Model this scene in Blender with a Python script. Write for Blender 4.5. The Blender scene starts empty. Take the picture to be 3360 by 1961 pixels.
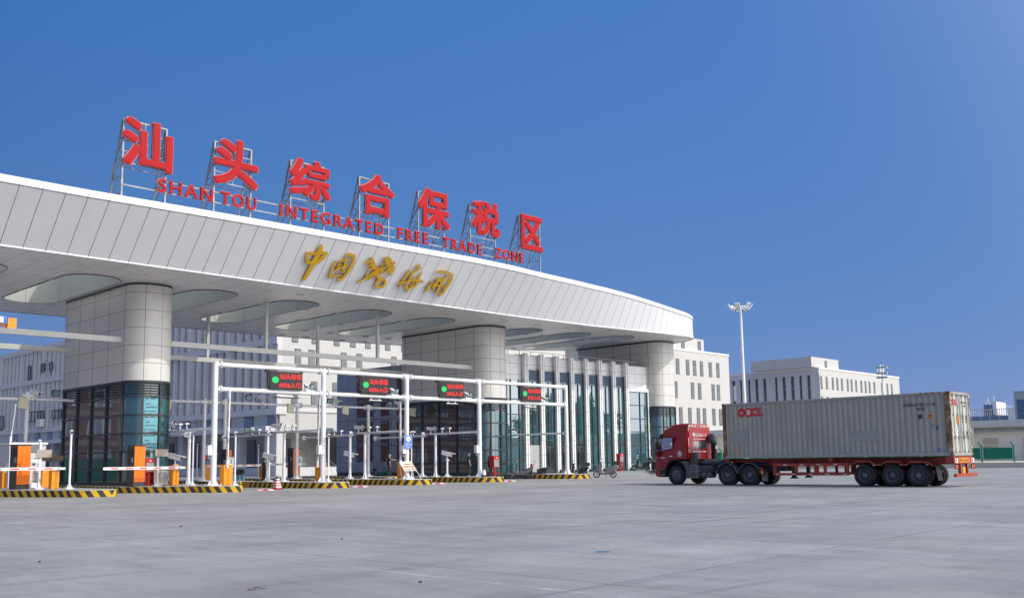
import bpy, bmesh, math, random
from mathutils import Vector, Matrix, geometry
random.seed(7)
R = math.radians
scene = bpy.context.scene

# ------------------------------------------------------------------ camera
CF, CYAW, CPI, CRO, CCY, CH = 3174.187, .76653944, .1220991, -.0145741, 1115.3, 1.55
_f = Vector((math.cos(CPI)*math.cos(CYAW), math.cos(CPI)*math.sin(CYAW), math.sin(CPI)))
_r = Vector((math.sin(CYAW), -math.cos(CYAW), 0)); _u = _r.cross(_f)
_c, _s = math.cos(CRO), math.sin(CRO)
_r, _u = _c*_r + _s*_u, -_s*_r + _c*_u
cam_d = bpy.data.cameras.new('camera'); cam = bpy.data.objects.new('camera', cam_d)
scene.collection.objects.link(cam)
cam.matrix_world = Matrix(((_r.x, _u.x, -_f.x, 0), (_r.y, _u.y, -_f.y, 0), (_r.z, _u.z, -_f.z, CH), (0, 0, 0, 1)))
cam_d.sensor_fit = 'HORIZONTAL'; cam_d.sensor_width = 36; cam_d.lens = CF/3360*36
cam_d.shift_y = (CCY-980.5)/3360
cam_d.clip_start = .1; cam_d.clip_end = 4000
scene.camera = cam

# ------------------------------------------------------------------ world, sun, exposure
SUN = Vector((.40, -1, .95)).normalized()
sun_el = math.asin(SUN.z); sun_az = math.atan2(SUN.x, SUN.y)
w = bpy.data.worlds.new('World'); scene.world = w; w.use_nodes = True
nt = w.node_tree; bg = nt.nodes['Background']
sky = nt.nodes.new('ShaderNodeTexSky'); sky.sky_type = 'NISHITA'; sky.sun_disc = False
sky.sun_elevation = sun_el; sky.sun_rotation = sun_az
sky.altitude = 0; sky.air_density = 1.0; sky.dust_density = .6; sky.ozone_density = 3.2
SKS, EXPO = .12, .15
sky.air_density = 1.0; sky.dust_density = 0; sky.ozone_density = 6
def wn(t, **k):
    x = nt.nodes.new(t)
    for a, b in k.items(): setattr(x, a, b)
    return x
def wm(op, a, b=0.0):
    x = wn('ShaderNodeMath', operation=op)
    for i, q in enumerate((a, b)):
        if isinstance(q, (int, float)): x.inputs[i].default_value = q
        else: nt.links.new(q, x.inputs[i])
    return x.outputs[0]
# clear subtropical sky: deep blue, paler towards the sun, no white band at the horizon; sun-side fill added
sepc = wn('ShaderNodeSeparateColor'); nt.links.new(sky.outputs[0], sepc.inputs[0])
wtc = wn('ShaderNodeTexCoord')
def wdot(v):
    d = wn('ShaderNodeVectorMath', operation='DOT_PRODUCT'); nt.links.new(wtc.outputs['Generated'], d.inputs[0]); d.inputs[1].default_value = v
    return wm('MAXIMUM', d.outputs['Value'], 0.0)
side = wm('POWER', wdot((.958, -.287, 0)), .5); fill_glow = wm('POWER', wdot(tuple(Vector((SUN.x, SUN.y, .45)).normalized())), 3.0)  # second lobe: added out of view to brighten shaded fronts and the ground
comb = wn('ShaderNodeCombineColor'); EV = 2**EXPO
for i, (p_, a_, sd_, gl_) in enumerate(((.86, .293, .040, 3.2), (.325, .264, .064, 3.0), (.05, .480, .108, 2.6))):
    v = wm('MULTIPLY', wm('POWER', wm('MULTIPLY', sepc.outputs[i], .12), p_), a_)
    v = wm('ADD', v, wm('MULTIPLY', side, sd_)); v = wm('ADD', v, wm('MULTIPLY', fill_glow, gl_))
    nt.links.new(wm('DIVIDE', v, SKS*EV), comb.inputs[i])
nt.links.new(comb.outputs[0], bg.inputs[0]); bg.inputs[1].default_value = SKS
sl = bpy.data.lights.new('sun', 'SUN'); so = bpy.data.objects.new('sun', sl); scene.collection.objects.link(so)
sl.energy = 2.05; sl.angle = R(.5); sl.color = (1, .95, .87)
so.rotation_euler = (-SUN).to_track_quat('-Z', 'Y').to_euler(); so.location = (0, -40, 60)
vs = scene.view_settings; vs.view_transform = 'Standard'; vs.look = 'None'; vs.gamma = 1; vs.use_curve_mapping = False
vs.exposure = EXPO
scene.cycles.max_bounces = 8; scene.cycles.diffuse_bounces = 4; scene.cycles.glossy_bounces = 4
scene.cycles.transparent_max_bounces = 8; scene.cycles.caustics_reflective = False; scene.cycles.caustics_refractive = False

# ------------------------------------------------------------------ helpers
def ray(x, y): return _f*CF + _r*(x-1680) - _u*(y-CCY)
def at(x, y, ax, v):                      # where the sight line through a photo point meets the plane axis=v
    d = ray(x, y); o = Vector((0, 0, CH)); t = (v-o[ax])/d[ax]; return o+d*t
def yx(px, X): d = ray(px, 1500); return X*d.y/d.x      # Y of a photo column on the plane x=X
def xy(px, Y): d = ray(px, 1500); return Y*d.x/d.y

def mesh_obj(name, v, f, mats, parent=None, mi=None, uv=None, smooth=None, recalc=True):
    me = bpy.data.meshes.new(name)
    off = Vector((0, 0, 0)); q = parent
    while q is not None: off = off+q.location; q = q.parent
    me.from_pydata([(p[0]-off[0], p[1]-off[1], p[2]-off[2]) for p in v], [], f)
    if not isinstance(mats, (list, tuple)): mats = [mats]
    for m in mats: me.materials.append(m)
    if mi: me.polygons.foreach_set('material_index', mi)
    if uv:
        l = me.uv_layers.new(name='UVMap'); flat = []
        for fu in uv:
            for a in fu: flat += [a[0], a[1]]
        l.data.foreach_set('uv', flat)
    if recalc:
        bm = bmesh.new(); bm.from_mesh(me); bmesh.ops.recalc_face_normals(bm, faces=bm.faces); bm.to_mesh(me); bm.free()
    if smooth:
        me.polygons.foreach_set('use_smooth', [True]*len(me.polygons)); me.set_sharp_from_angle(angle=R(smooth))
    me.update()
    o = bpy.data.objects.new(name, me); scene.collection.objects.link(o)
    if parent is not None: o.parent = parent
    return o

def frame(d):
    d = Vector(d).normalized(); a = Vector((0, 0, 1)) if abs(d.z) < .9 else Vector((1, 0, 0))
    x = d.cross(a).normalized(); return x, x.cross(d).normalized(), d     # side, up, along

class MB:
    def __init__(s): s.v = []; s.f = []; s.m = []; s.uv = []; s.has = False
    def add(s, vs, fs, m=0, uvs=None):
        b = len(s.v); s.v += [tuple(p) for p in vs]
        for k, f in enumerate(fs):
            s.f.append([b+i for i in f]); s.m.append(m)
            if uvs: s.uv.append(uvs[k]); s.has = True
            else: s.uv.append([(0, 0)]*len(f))
        return s
    def quad(s, a, b, c, d, m=0, uv=None): return s.add([a, b, c, d], [(0, 1, 2, 3)], m, [uv] if uv else None)
    def box(s, x0, x1, y0, y1, z0, z1, m=0):
        v = [(x0, y0, z0), (x1, y0, z0), (x1, y1, z0), (x0, y1, z0), (x0, y0, z1), (x1, y0, z1), (x1, y1, z1), (x0, y1, z1)]
        return s.add(v, [(0, 3, 2, 1), (4, 5, 6, 7), (0, 1, 5, 4), (1, 2, 6, 5), (2, 3, 7, 6), (3, 0, 4, 7)], m)
    def obox(s, c, ax, ay, az, m=0):
        c = Vector(c); ax, ay, az = Vector(ax), Vector(ay), Vector(az)
        v = [c+i*ax+j*ay+k*az for k in (-1, 1) for i, j in ((-1, -1), (1, -1), (1, 1), (-1, 1))]
        return s.add(v, [(0, 3, 2, 1), (4, 5, 6, 7), (0, 1, 5, 4), (1, 2, 6, 5), (2, 3, 7, 6), (3, 0, 4, 7)], m)
    def bar(s, p, q, wd, h=None, m=0):
        p, q = Vector(p), Vector(q); x, u, d = frame(q-p); h = wd if h is None else h
        return s.obox((p+q)/2, x*wd/2, u*h/2, (q-p)/2, m)
    def cyl(s, p, q, r0, r1=None, n=12, m=0, caps=True):
        r1 = r0 if r1 is None else r1; p, q = Vector(p), Vector(q); x, u, d = frame(q-p)
        v = [c+r*(math.cos(a)*x+math.sin(a)*u) for c, r in ((p, r0), (q, r1)) for a in [2*math.pi*k/n for k in range(n)]]
        fs = [(k, (k+1) % n, n+(k+1) % n, n+k) for k in range(n)]
        if caps: fs += [tuple(range(n-1, -1, -1)), tuple(range(n, 2*n))]
        return s.add(v, fs, m)
    def tube(s, pts, r, n=8, m=0):
        pts = [Vector(p) for p in pts]; rings = []
        rs = r if isinstance(r, (list, tuple)) else [r]*len(pts)
        px = None
        for i, p in enumerate(pts):
            d = (pts[min(i+1, len(pts)-1)]-pts[max(i-1, 0)])
            x, u, d = frame(d)
            if px is not None:
                x = (px-d*px.dot(d)).normalized(); u = d.cross(x)
            px = x
            rings.append([p+rs[i]*(math.cos(a)*x+math.sin(a)*u) for a in [2*math.pi*k/n for k in range(n)]])
        return s.loft(rings, True, m, caps=True)
    def loft(s, rings, closed=True, m=0, uvs=None, caps=False):
        n = len(rings[0]); v = [p for r_ in rings for p in r_]; fs = []; us = []
        for i in range(len(rings)-1):
            for k in range(n if closed else n-1):
                k2 = (k+1) % n
                fs.append((i*n+k, i*n+k2, (i+1)*n+k2, (i+1)*n+k))
                if uvs: us.append([uvs(i, k), uvs(i, k+1), uvs(i+1, k+1), uvs(i+1, k)])
        if caps and closed:
            fs += [tuple(range(n-1, -1, -1)), tuple((len(rings)-1)*n+k for k in range(n))]
            if uvs: us += [[(0, 0)]*n]*2
        return s.add(v, fs, m, us if uvs else None)
    def lathe(s, c, prof, n=16, m=0, axis=(0, 0, 1)):
        c = Vector(c); x, u, d = frame(axis)
        return s.loft([[c+d*z+max(r, 1e-4)*(math.cos(a)*x+math.sin(a)*u) for a in [2*math.pi*k/n for k in range(n)]] for r, z in prof], True, m, caps=True)
    def ell(s, c, rx, ry, rz, n=12, k=8, m=0):
        c = Vector(c); rings = []
        for i in range(k+1):
            t = math.pi*i/k; rr = max(math.sin(t), 1e-3)
            rings.append([c+Vector((rx*rr*math.cos(a), ry*rr*math.sin(a), -rz*math.cos(t))) for a in [2*math.pi*j/n for j in range(n)]])
        return s.loft(rings, True, m, caps=True)
    def prism(s, poly, a, b, ax=2, m=0):
        # poly: 2D points; extruded along axis ax from a to b (remaining axes in order)
        def mk(p, h):
            q = [0, 0, 0]; o = [i for i in range(3) if i != ax]; q[o[0]], q[o[1]], q[ax] = p[0], p[1], h; return tuple(q)
        n = len(poly); v = [mk(p, a) for p in poly]+[mk(p, b) for p in poly]
        fs = [(k, (k+1) % n, n+(k+1) % n, n+k) for k in range(n)]+[tuple(range(n-1, -1, -1)), tuple(range(n, 2*n))]
        return s.add(v, fs, m)
    def build(s, name, mats, parent=None, smooth=None, recalc=True):
        return mesh_obj(name, s.v, s.f, mats, parent, s.m, s.uv if s.has else None, smooth, recalc)

def tag(o, label, cat, group=None, kind=None):
    if label: o['label'] = label
    if cat: o['category'] = cat
    if group: o['group'] = group
    if kind: o['kind'] = kind
    return o
def thing(name, label, cat, loc=(0, 0, 0), group=None, kind=None):
    o = bpy.data.objects.new(name, None); scene.collection.objects.link(o); o.location = loc; o.empty_display_size = .3
    return tag(o, label, cat, group, kind)
def structure(o): o['kind'] = 'structure'; return o
def kids(o): return [c for c in scene.collection.objects if c.parent == o]
def copy_tree(o, parent=None, label=None):
    c = o.copy(); scene.collection.objects.link(c); c.parent = parent
    if label: c['label'] = label
    for ch in kids(o): copy_tree(ch, c)
    return c

_tx = {}
def text_geo(s, off=0.0, ext=.05, space=1.0):
    k = (s, off, ext, space)
    if k in _tx: return _tx[k]
    cu = bpy.data.curves.new('lettering', 'FONT'); cu.body = s; cu.offset = off; cu.extrude = ext; cu.space_character = space
    cu.resolution_u = 4
    o = bpy.data.objects.new('lettering', cu); scene.collection.objects.link(o)
    bpy.context.view_layer.update(); dg = bpy.context.evaluated_depsgraph_get()
    me = bpy.data.meshes.new_from_object(o.evaluated_get(dg))
    v = [p.co.copy() for p in me.vertices]; f = [tuple(p.vertices) for p in me.polygons]
    bpy.data.objects.remove(o); bpy.data.curves.remove(cu); bpy.data.meshes.remove(me)
    _tx[k] = (v, f); return v, f
def add_text(mb, s, org, ux, uy, wd, h, depth=.02, off=0.0, space=1.0, m=0, ref=None):
    # lettering fitted into a wd x h box whose lower left corner is org; raised along ux x uy.
    # bold: copies shifted round a small circle, each a hair deeper than the last so that no faces coincide
    v, f = text_geo(s, 0.0, .05, space); ux, uy, org = Vector(ux).normalized(), Vector(uy).normalized(), Vector(org)
    n = ux.cross(uy)
    x0, x1 = min(p.x for p in v), max(p.x for p in v); y0, y1 = min(p.y for p in v), max(p.y for p in v)
    sh = [(0, 0)] if off <= 0 else [(off*a, off*b) for a, b in ((0, 0), (1, 0), (-1, 0), (0, 1), (0, -1), (1, 1), (-1, 1), (1, -1), (-1, -1))]
    if off > .03: sh += [(off*.5*a, off*.5*b) for a, b in ((1, 1), (-1, 1), (-1, -1), (1, -1))]
    sx, sy = wd/(x1-x0+2*off), h/(y1-y0+2*off)
    for k, (a, b) in enumerate(sh):
        e = depth*.025*k
        mb.add([org+ux*(p.x-x0+off+a)*sx+uy*(p.y-y0+off+b)*sy+n*((p.z+.05)/.1*(depth-e)+(e*.4 if p.z < 0 else 0)) for p in v], f, m)

def lerp_tab(t, x):
    if x <= t[0][0]: return t[0][1]
    for (a, b), (c, d) in zip(t, t[1:]):
        if x <= c: return b+(d-b)*(x-a)/(c-a)
    return t[-1][1]

# ------------------------------------------------------------------ materials
class NT:
    def __init__(s, name):
        s.m = bpy.data.materials.new(name); s.m.use_nodes = True; s.t = s.m.node_tree; s.b = s.t.nodes['Principled BSDF']
    def n(s, typ, **k):
        x = s.t.nodes.new(typ)
        for a, b in k.items(): setattr(x, a, b)
        return x
    def l(s, a, b): s.t.links.new(a, b)
    def math(s, op, a, b=None):
        x = s.n('ShaderNodeMath', operation=op)
        for i, q in enumerate((a, b)):
            if q is None: continue
            if isinstance(q, (int, float)): x.inputs[i].default_value = q
            else: s.l(q, x.inputs[i])
        return x.outputs[0]
    def line(s, sock, period, width, offset=0.0):
        q = s.math('ADD', sock, offset+1000*period) if True else sock
        q = s.math('FRACT', s.math('DIVIDE', q, period))
        return s.math('GREATER_THAN', s.math('ABSOLUTE', s.math('SUBTRACT', q, .5)), .5-width/(2*period))
    def noise(s, scale, detail=4, rough=.55, coord='Object', stretch=None):
        tc = s.n('ShaderNodeTexCoord'); nz = s.n('ShaderNodeTexNoise'); nz.inputs['Scale'].default_value = scale
        nz.inputs['Detail'].default_value = detail; nz.inputs['Roughness'].default_value = rough
        if stretch:
            mp = s.n('ShaderNodeMapping'); mp.inputs['Scale'].default_value = stretch[0]; mp.inputs['Rotation'].default_value = stretch[1]
            s.l(tc.outputs[coord], mp.inputs[0]); s.l(mp.outputs[0], nz.inputs['Vector'])
        else: s.l(tc.outputs[coord], nz.inputs['Vector'])
        return nz.outputs['Fac']
    def ramp(s, fac, stops):
        r = s.n('ShaderNodeValToRGB'); e = r.color_ramp.elements
        while len(e) < len(stops): e.new(.5)
        for q, (p, c) in zip(e, stops): q.position = p; q.color = (*c, 1)
        s.l(fac, r.inputs[0]); return r.outputs[0]
    def mix(s, fac, a, b, blend='MIX'):
        x = s.n('ShaderNodeMix', data_type='RGBA', blend_type=blend)
        for k, q in ((0, fac), (6, a), (7, b)):
            if isinstance(q, (int, float)): x.inputs[k].default_value = q
            elif isinstance(q, (tuple, list)): x.inputs[k].default_value = (*q, 1)
            else: s.l(q, x.inputs[k])
        return x.outputs[2]
def mat(name, col, rough=.5, metal=0.0, var=.08, scale=3.0, spec=.5, emit=None, es=1.0, bump=0.0, coat=0.0, dirt=None, dscale=1.5, damt=.5):
    t = NT(name); b = t.b
    b.inputs['Roughness'].default_value = rough; b.inputs['Metallic'].default_value = metal; b.inputs['Specular IOR Level'].default_value = spec
    if coat: b.inputs['Coat Weight'].default_value = coat; b.inputs['Coat Roughness'].default_value = .08
    nz = t.noise(scale)
    c = t.ramp(nz, [(.3, tuple(x*(1-var) for x in col)), (.7, tuple(min(1, x*(1+var)) for x in col))])
    if dirt:
        d = t.noise(dscale, 8, .7); c = t.mix(t.ramp(d, [(1-damt-.12, (0, 0, 0)), (1-damt+.12, (1, 1, 1))]), c, dirt)
    t.l(c, b.inputs['Base Color'])
    if emit: b.inputs['Emission Color'].default_value = (*emit, 1); b.inputs['Emission Strength'].default_value = es
    if bump:
        bp = t.n('ShaderNodeBump'); bp.inputs['Strength'].default_value = bump; bp.inputs['Distance'].default_value = .02
        t.l(t.noise(scale*6), bp.inputs['Height']); t.l(bp.outputs[0], b.inputs['Normal'])
    return t.m
def panel_mat(name, col, pu, pv, wu, wv, lc=(.05, .05, .055), rough=.35, var=.05, ou=0, ov=0, coord='UV', axes=(0, 1), spec=.5, metal=0.0, streak=0.0, lc2=None):
    t = NT(name); b = t.b; b.inputs['Roughness'].default_value = rough; b.inputs['Specular IOR Level'].default_value = spec
    b.inputs['Metallic'].default_value = metal
    tc = t.n('ShaderNodeTexCoord'); sp = t.n('ShaderNodeSeparateXYZ'); t.l(tc.outputs[coord], sp.inputs[0])
    U, V = sp.outputs[axes[0]], sp.outputs[axes[1]]
    base = t.ramp(t.noise(.9, 5), [(.3, tuple(x*(1-var) for x in col)), (.7, tuple(min(1, x*(1+var)) for x in col))])
    # a slight tone of its own for every panel
    if pu and pv:
        cb = t.n('ShaderNodeCombineXYZ'); t.l(t.math('FLOOR', t.math('DIVIDE', t.math('ADD', U, ou), pu)), cb.inputs[0]); t.l(t.math('FLOOR', t.math('DIVIDE', t.math('ADD', V, ov), pv)), cb.inputs[1])
        wn = t.n('ShaderNodeTexWhiteNoise'); t.l(cb.outputs[0], wn.inputs['Vector'])
        base = t.mix(.9, base, t.ramp(wn.outputs['Value'], [(0, (.93,)*3), (1, (1,)*3)]), 'MULTIPLY')
    if streak:
        s_ = t.noise(1.0, 6, .65, 'Object', ((1.6, 1.6, .12), (0, 0, 0)))
        base = t.mix(t.ramp(s_, [(.5, (0, 0, 0)), (.85, (streak,)*3)]), base, tuple(x*.55 for x in col))
    ms = None
    if pu: base = t.mix(t.line(U, pu, wu, ou), base, lc)
    if pv: base = t.mix(t.line(V, pv, wv, ov), base, lc2 or lc)
    t.l(base, b.inputs['Base Color']); return t.m
def glass_mat(name, col, refl=1.0, wob=.02, wscale=.8, rough=.02, tint=(.80, .88, .92), mirror=.35):
    # coated glazing: dark body tint under a partly mirroring skin that waves a little from pane to pane
    t = NT(name); b = t.b; b.inputs['Roughness'].default_value = .25
    c = t.ramp(t.noise(.7, 3), [(.35, tuple(x*.7 for x in col)), (.65, tuple(x*1.25 for x in col))]); t.l(c, b.inputs['Base Color'])
    g = t.n('ShaderNodeBsdfGlossy'); g.inputs['Roughness'].default_value = rough; g.inputs['Color'].default_value = (*tint, 1)
    bp = t.n('ShaderNodeBump'); bp.inputs['Strength'].default_value = wob; bp.inputs['Distance'].default_value = .1
    t.l(t.noise(wscale, 0), bp.inputs['Height']); t.l(bp.outputs[0], g.inputs['Normal'])
    lw = t.n('ShaderNodeLayerWeight'); lw.inputs['Blend'].default_value = .25
    mx = t.n('ShaderNodeMixShader'); t.l(t.math('MINIMUM', t.math('ADD', t.math('MULTIPLY', lw.outputs['Fresnel'], .6), mirror*refl), .95), mx.inputs[0])
    t.l(b.outputs[0], mx.inputs[1]); t.l(g.outputs[0], mx.inputs[2]); t.l(mx.outputs[0], t.t.nodes['Material Output'].inputs[0])
    return t.m

M = {}
M['white'] = mat('white_paint', (.78, .78, .77), .35, var=.04)
M['post'] = mat('white_powder_coat', (.80, .81, .82), .3, var=.05, dirt=(.45, .44, .42), dscale=2.2, damt=.22)
M['steel'] = mat('galvanised_steel', (.33, .35, .36), .45, .6, var=.15)
M['dark'] = mat('dark_metal', (.035, .038, .042), .45)
M['black'] = mat('black_plastic', (.015, .015, .016), .5)
M['rubber'] = mat('tyre_rubber', (.022, .022, .022), .85, var=.3, scale=9, dirt=(.075, .07, .065), dscale=3, damt=.35, bump=.2)
M['charcoal'] = mat('charcoal_panel', (.04, .043, .05), .4)
M['orange'] = mat('orange_panel', (.88, .19, .002), .4, var=.05, dirt=(.5, .14, .02), dscale=1.2, damt=.14)
M['amber'] = mat('amber_cabinet', (.92, .31, .006), .4, var=.05, dirt=(.45, .2, .05), dscale=1.6, damt=.16)
M['red'] = mat('red_paint', (.62, .022, .03), .45, var=.06)
M['cabinetred'] = mat('red_steel', (.45, .01, .012), .35, var=.12)
M['pink'] = mat('pale_letter_edge', (.52, .13, .13), .6)
M['letter'] = mat('red_letter_face', (.40, .0012, .006), .6, var=.04, scale=.6, spec=.25)
M['gold'] = mat('gold_letter', (.70, .40, .006), .35, 0.0, var=.1)
M['goldside'] = mat('gold_letter_edge', (.62, .40, .14), .4, .1)
M['blue'] = mat('blue_sign', (.01, .15, .62), .4)
M['cream'] = mat('cream_board', (.72, .64, .50), .6)
M['beigewall'] = mat('beige_render', (.62, .56, .45), .8, var=.06, scale=1.2)
M['aluminium'] = mat('aluminium_frame', (.055, .065, .072), .4, .3)
M['ledred'] = mat('led_red', (.2, .0, .0), .5, emit=(1, .03, .03), es=1.25)
M['ledgreen'] = mat('led_green', (.0, .2, .05), .5, emit=(.0, .56, .12), es=.85)
M['ledpanel'] = mat('led_panel', (.02, .016, .017), .6, var=.2, scale=40)
M['skin'] = mat('skin', (.45, .25, .17), .55)
M['lens'] = mat('lamp_glass', (.25, .38, .42), .12, spec=.8)
M['teal'] = mat('green_mesh', (.0, .20, .11), .7, var=.15)
M['greenpost'] = mat('green_post', (.0, .22, .10), .5)
M['stone'] = mat('grey_granite', (.23, .25, .27), .6, var=.12, scale=14)
M['antenna'] = mat('pale_antenna', (.62, .60, .47), .5)
M['mirror'] = mat('mirror_glass', (.8, .82, .85), .06, 1.0, var=.02)

# ================================================================== ground
def ground_mat():
    t = NT('concrete_yard'); b = t.b; b.inputs['Specular IOR Level'].default_value = .25
    tc = t.n('ShaderNodeTexCoord'); sp = t.n('ShaderNodeSeparateXYZ'); t.l(tc.outputs['Object'], sp.inputs[0])
    c = t.ramp(t.noise(.16, 9, .68), [(.32, (.235, .230, .229)), (.52, (.295, .288, .281)), (.70, (.345, .336, .328))])
    c = t.mix(.6, c, t.ramp(t.noise(1.1, 9, .72, 'Object', ((1, .33, 1), (0, 0, .5))), [(.3, (.62,)*3), (.5, (.97,)*3), (.72, (1.25,)*3)]), 'MULTIPLY')
    c = t.mix(.4, c, t.ramp(t.noise(.55, 10, .75, 'Object', ((.25, 2.2, 1), (0, 0, -.12))), [(.36, (.62,)*3), (.5, (1,)*3), (.7, (1.1,)*3)]), 'MULTIPLY')
    # tyre marks: thin arcs
    wv = t.n('ShaderNodeTexWave'); wv.wave_type = 'RINGS'; wv.inputs['Scale'].default_value = .23; wv.inputs['Distortion'].default_value = 9
    wv.inputs['Detail'].default_value = 2; wv.inputs['Detail Scale'].default_value = .35; t.l(tc.outputs['Object'], wv.inputs['Vector'])
    gate = t.ramp(t.noise(.11, 3), [(.50, (0, 0, 0)), (.66, (1, 1, 1))])
    am = t.mix(1, t.ramp(wv.outputs['Fac'], [(.93, (0, 0, 0)), (.985, (.36,)*3)]), gate, 'MULTIPLY')
    c = t.mix(am, c, (.10, .10, .105))
    # small spots
    vo = t.n('ShaderNodeTexVoronoi'); vo.inputs['Scale'].default_value = 1.7; t.l(tc.outputs['Object'], vo.inputs['Vector'])
    c = t.mix(t.ramp(vo.outputs['Distance'], [(.018, (.55,)*3), (.035, (0, 0, 0))]), c, (.09, .085, .08))
    # slab joints
    j = t.math('MAXIMUM', t.line(sp.outputs[0], 6.55, .022, -9.62), t.line(sp.outputs[1], 6.22, .026, -7.65))
    jn = t.ramp(t.noise(.6, 4), [(.3, (.35,)*3), (.6, (1,)*3)])
    c = t.mix(t.math('MULTIPLY', j, jn), c, (.085, .085, .085))
    t.l(c, b.inputs['Base Color'])
    t.l(t.ramp(t.noise(.5, 5), [(.3, (.62,)*3), (.7, (.85,)*3)]), b.inputs['Roughness'])
    bp = t.n('ShaderNodeBump'); bp.inputs['Strength'].default_value = .25; bp.inputs['Distance'].default_value = .01
    t.l(t.noise(12, 6, .7), bp.inputs['Height']); t.l(bp.outputs[0], b.inputs['Normal'])
    return t.m
g = MB(); g.quad((-1500, -1500, 0), (3000, -1500, 0), (3000, 3000, 0), (-1500, 3000, 0))
structure(g.build('ground', ground_mat(), recalc=False))
def worn_mat():
    t = NT('worn_white_line'); b = t.b; b.inputs['Roughness'].default_value = .8
    b.inputs['Base Color'].default_value = (.58, .58, .57, 1)
    t.l(t.ramp(t.noise(1.3, 10, .75), [(.43, (0, 0, 0)), (.63, (.6,)*3)]), b.inputs['Alpha']); return t.m
wl = MB()
for X, wd, y0, y1 in ((8.78, .11, 3, 21), (15.5, .09, 3, 13), (22.0, .10, 4, 24), (28.4, .10, 8, 30), (35.2, .1, 14, 40)):
    wl.quad((X-wd/2, y0, .004), (X+wd/2, y0, .004), (X+wd/2, y1, .004), (X-wd/2, y1, .004))
structure(wl.build('lane_marking', worn_mat(), recalc=False))

# ================================================================== canopy
ZS = [(-30, 12.0), (52, 12.0), (60, 12.12), (66.5, 12.3), (72.5, 12.45), (75.5, 12.55), (79, 12.75), (84, 12.85)]
def zs(X): return lerp_tab(ZS, X)
def soff(px, py):
    z = 12.0
    for _ in range(25): p = at(px, py, 2, z); z = zs(p.x)
    return p
YFR = 48.85
front = [(x, YFR) for x in [i*1.48-8.2 for i in range(41)] if x < 50.8]
front += [(52.3, 48.86), (53.8, 48.88), (55.2, 48.92), (56.7, 48.97), (58.2, 49.03), (59.6, 49.08), (61.1, 49.13), (62.6, 49.18), (64.0, 49.22), (65.5, 49.26), (67.0, 49.29), (68.4, 49.32), (69.9, 49.35), (71.3, 49.39), (72.6, 49.46), (73.8, 49.6), (75.0, 49.85), (76.1, 50.25), (77.1, 50.85), (77.95, 51.65), (78.6, 52.6), (79.05, 53.7), (79.35, 54.9), (79.5, 56.2), (79.55, 57.6), (79.4, 59.0), (79.0, 60.4), (78.3, 61.8), (77.3, 63.0), (76.0, 64.0), (74.5, 64.8), (72.5, 65.5), (70, 66.2), (66, 67.1), (62, 67.9), (57, 68.6), (51, 69.2), (44, 69.6), (36, 69.8)]
rear = [(x, 69.8) for x in (28, 20, 12, 4, -4)] + [(-8.2, 69.8)]
def resample(pl, step, first):
    out = []; need = first
    for a, b in zip(pl, pl[1:]):
        d = math.dist(a, b)
        while need <= d: out.append((a[0]+(b[0]-a[0])*need/d, a[1]+(b[1]-a[1])*need/d)); need += step
        need -= d
    return out
front = resample(front, 1.045, .31)
front = [(q[0] if q[0] < 73 else 73+(q[0]-73)*1.16, q[1]) for q in front]
OUT = front+rear
NF = len(front)
NOSE0 = next(i for i, q in enumerate(OUT) if q[0] >= 72.5)
OFF = [(-10, 2.3), (48.5, 2.3), (53.5, 1.95), (56.6, 1.75), (60.9, 1.42), (64.9, 1.05), (68.8, .68), (72.5, .3)]
DZ = [(-10, 2.35), (18.75, 2.42), (26, 2.53), (33, 2.61), (45, 2.74), (53.5, 2.62), (60.9, 2.52), (64.9, 2.36), (68.8, 2.1), (72.5, 1.85)]
B3, T3, NRM = [], [], []
n = len(OUT)
for i, (x, y) in enumerate(OUT):
    a, b_ = Vector(OUT[max(i-1, 0)]), Vector(OUT[min(i+1, n-1)]); d = (b_-a).normalized()
    nr = Vector((d.y, -d.x))
    if NOSE0 <= i < NF:
        # progress round the end: the fascia leans back and gets thinner
        k = min(1, (i-NOSE0)*1.045/8.5)
        off, dz = .3-.65*k, 1.85-.4*k
        if y > 57: off, dz = -.35, 1.45+.5*min(1, (y-57)/8)
    else: off, dz = lerp_tab(OFF, x), lerp_tab(DZ, x)
    if i >= NF: off, dz = .4, 2.0
    B3.append(Vector((x, y, zs(x)))); NRM.append(Vector((nr.x, nr.y, 0)))
    T3.append(Vector((x+nr.x*off, y+nr.y*off, zs(x)+dz)))
canopy = thing('gate_canopy', 'long white curved canopy with a leaning panelled fascia spanning the gate lanes', 'canopy', (50, 58, 12))
M['fascia'] = panel_mat('white_fascia_panel', (.80, .81, .83), 1, None, .028, .02, lc=(.045, .048, .055), rough=.3, var=.012, streak=.12)
M['nosing'] = panel_mat('white_nosing_panel', (.82, .83, .84), 1, None, .022, .02, lc=(.16, .165, .175), rough=.28, var=.02)
def prof(i, o, z): return T3[i]+NRM[i]*o+Vector((0, 0, z))
mb = MB(); L = [[B3[i] for i in range(n)], [B3[i].lerp(T3[i], .5) for i in range(n)], [T3[i] for i in range(n)]]
mb.loft(L, False, 0, uvs=lambda i, k: (k+.5, i)); mb.build('fascia', M['fascia'], canopy, smooth=50, recalc=False)
mb = MB(); mb.loft([[prof(i, o, z) for i in range(n)] for o, z in ((-.02, -.01), (-.13, .0), (-.13, .05), (.05, .05), (.06, .09), (.06, .24), (.0, .36), (-.14, .46), (-.42, .54), (-1.1, .60))], False, 0, uvs=lambda i, k: (k+.5, i))
mb.build('nosing', M['nosing'], canopy, smooth=60, recalc=False)
mb = MB()     # bright drip edge along the foot of the fascia
mb.loft([[B3[i]+NRM[i]*o+Vector((0, 0, z)) for i in range(n)] for o, z in ((-.02, .04), (.05, .04), (.05, -.03), (-.08, -.03))], False, 0, uvs=lambda i, k: (k+.5, i))
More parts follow.
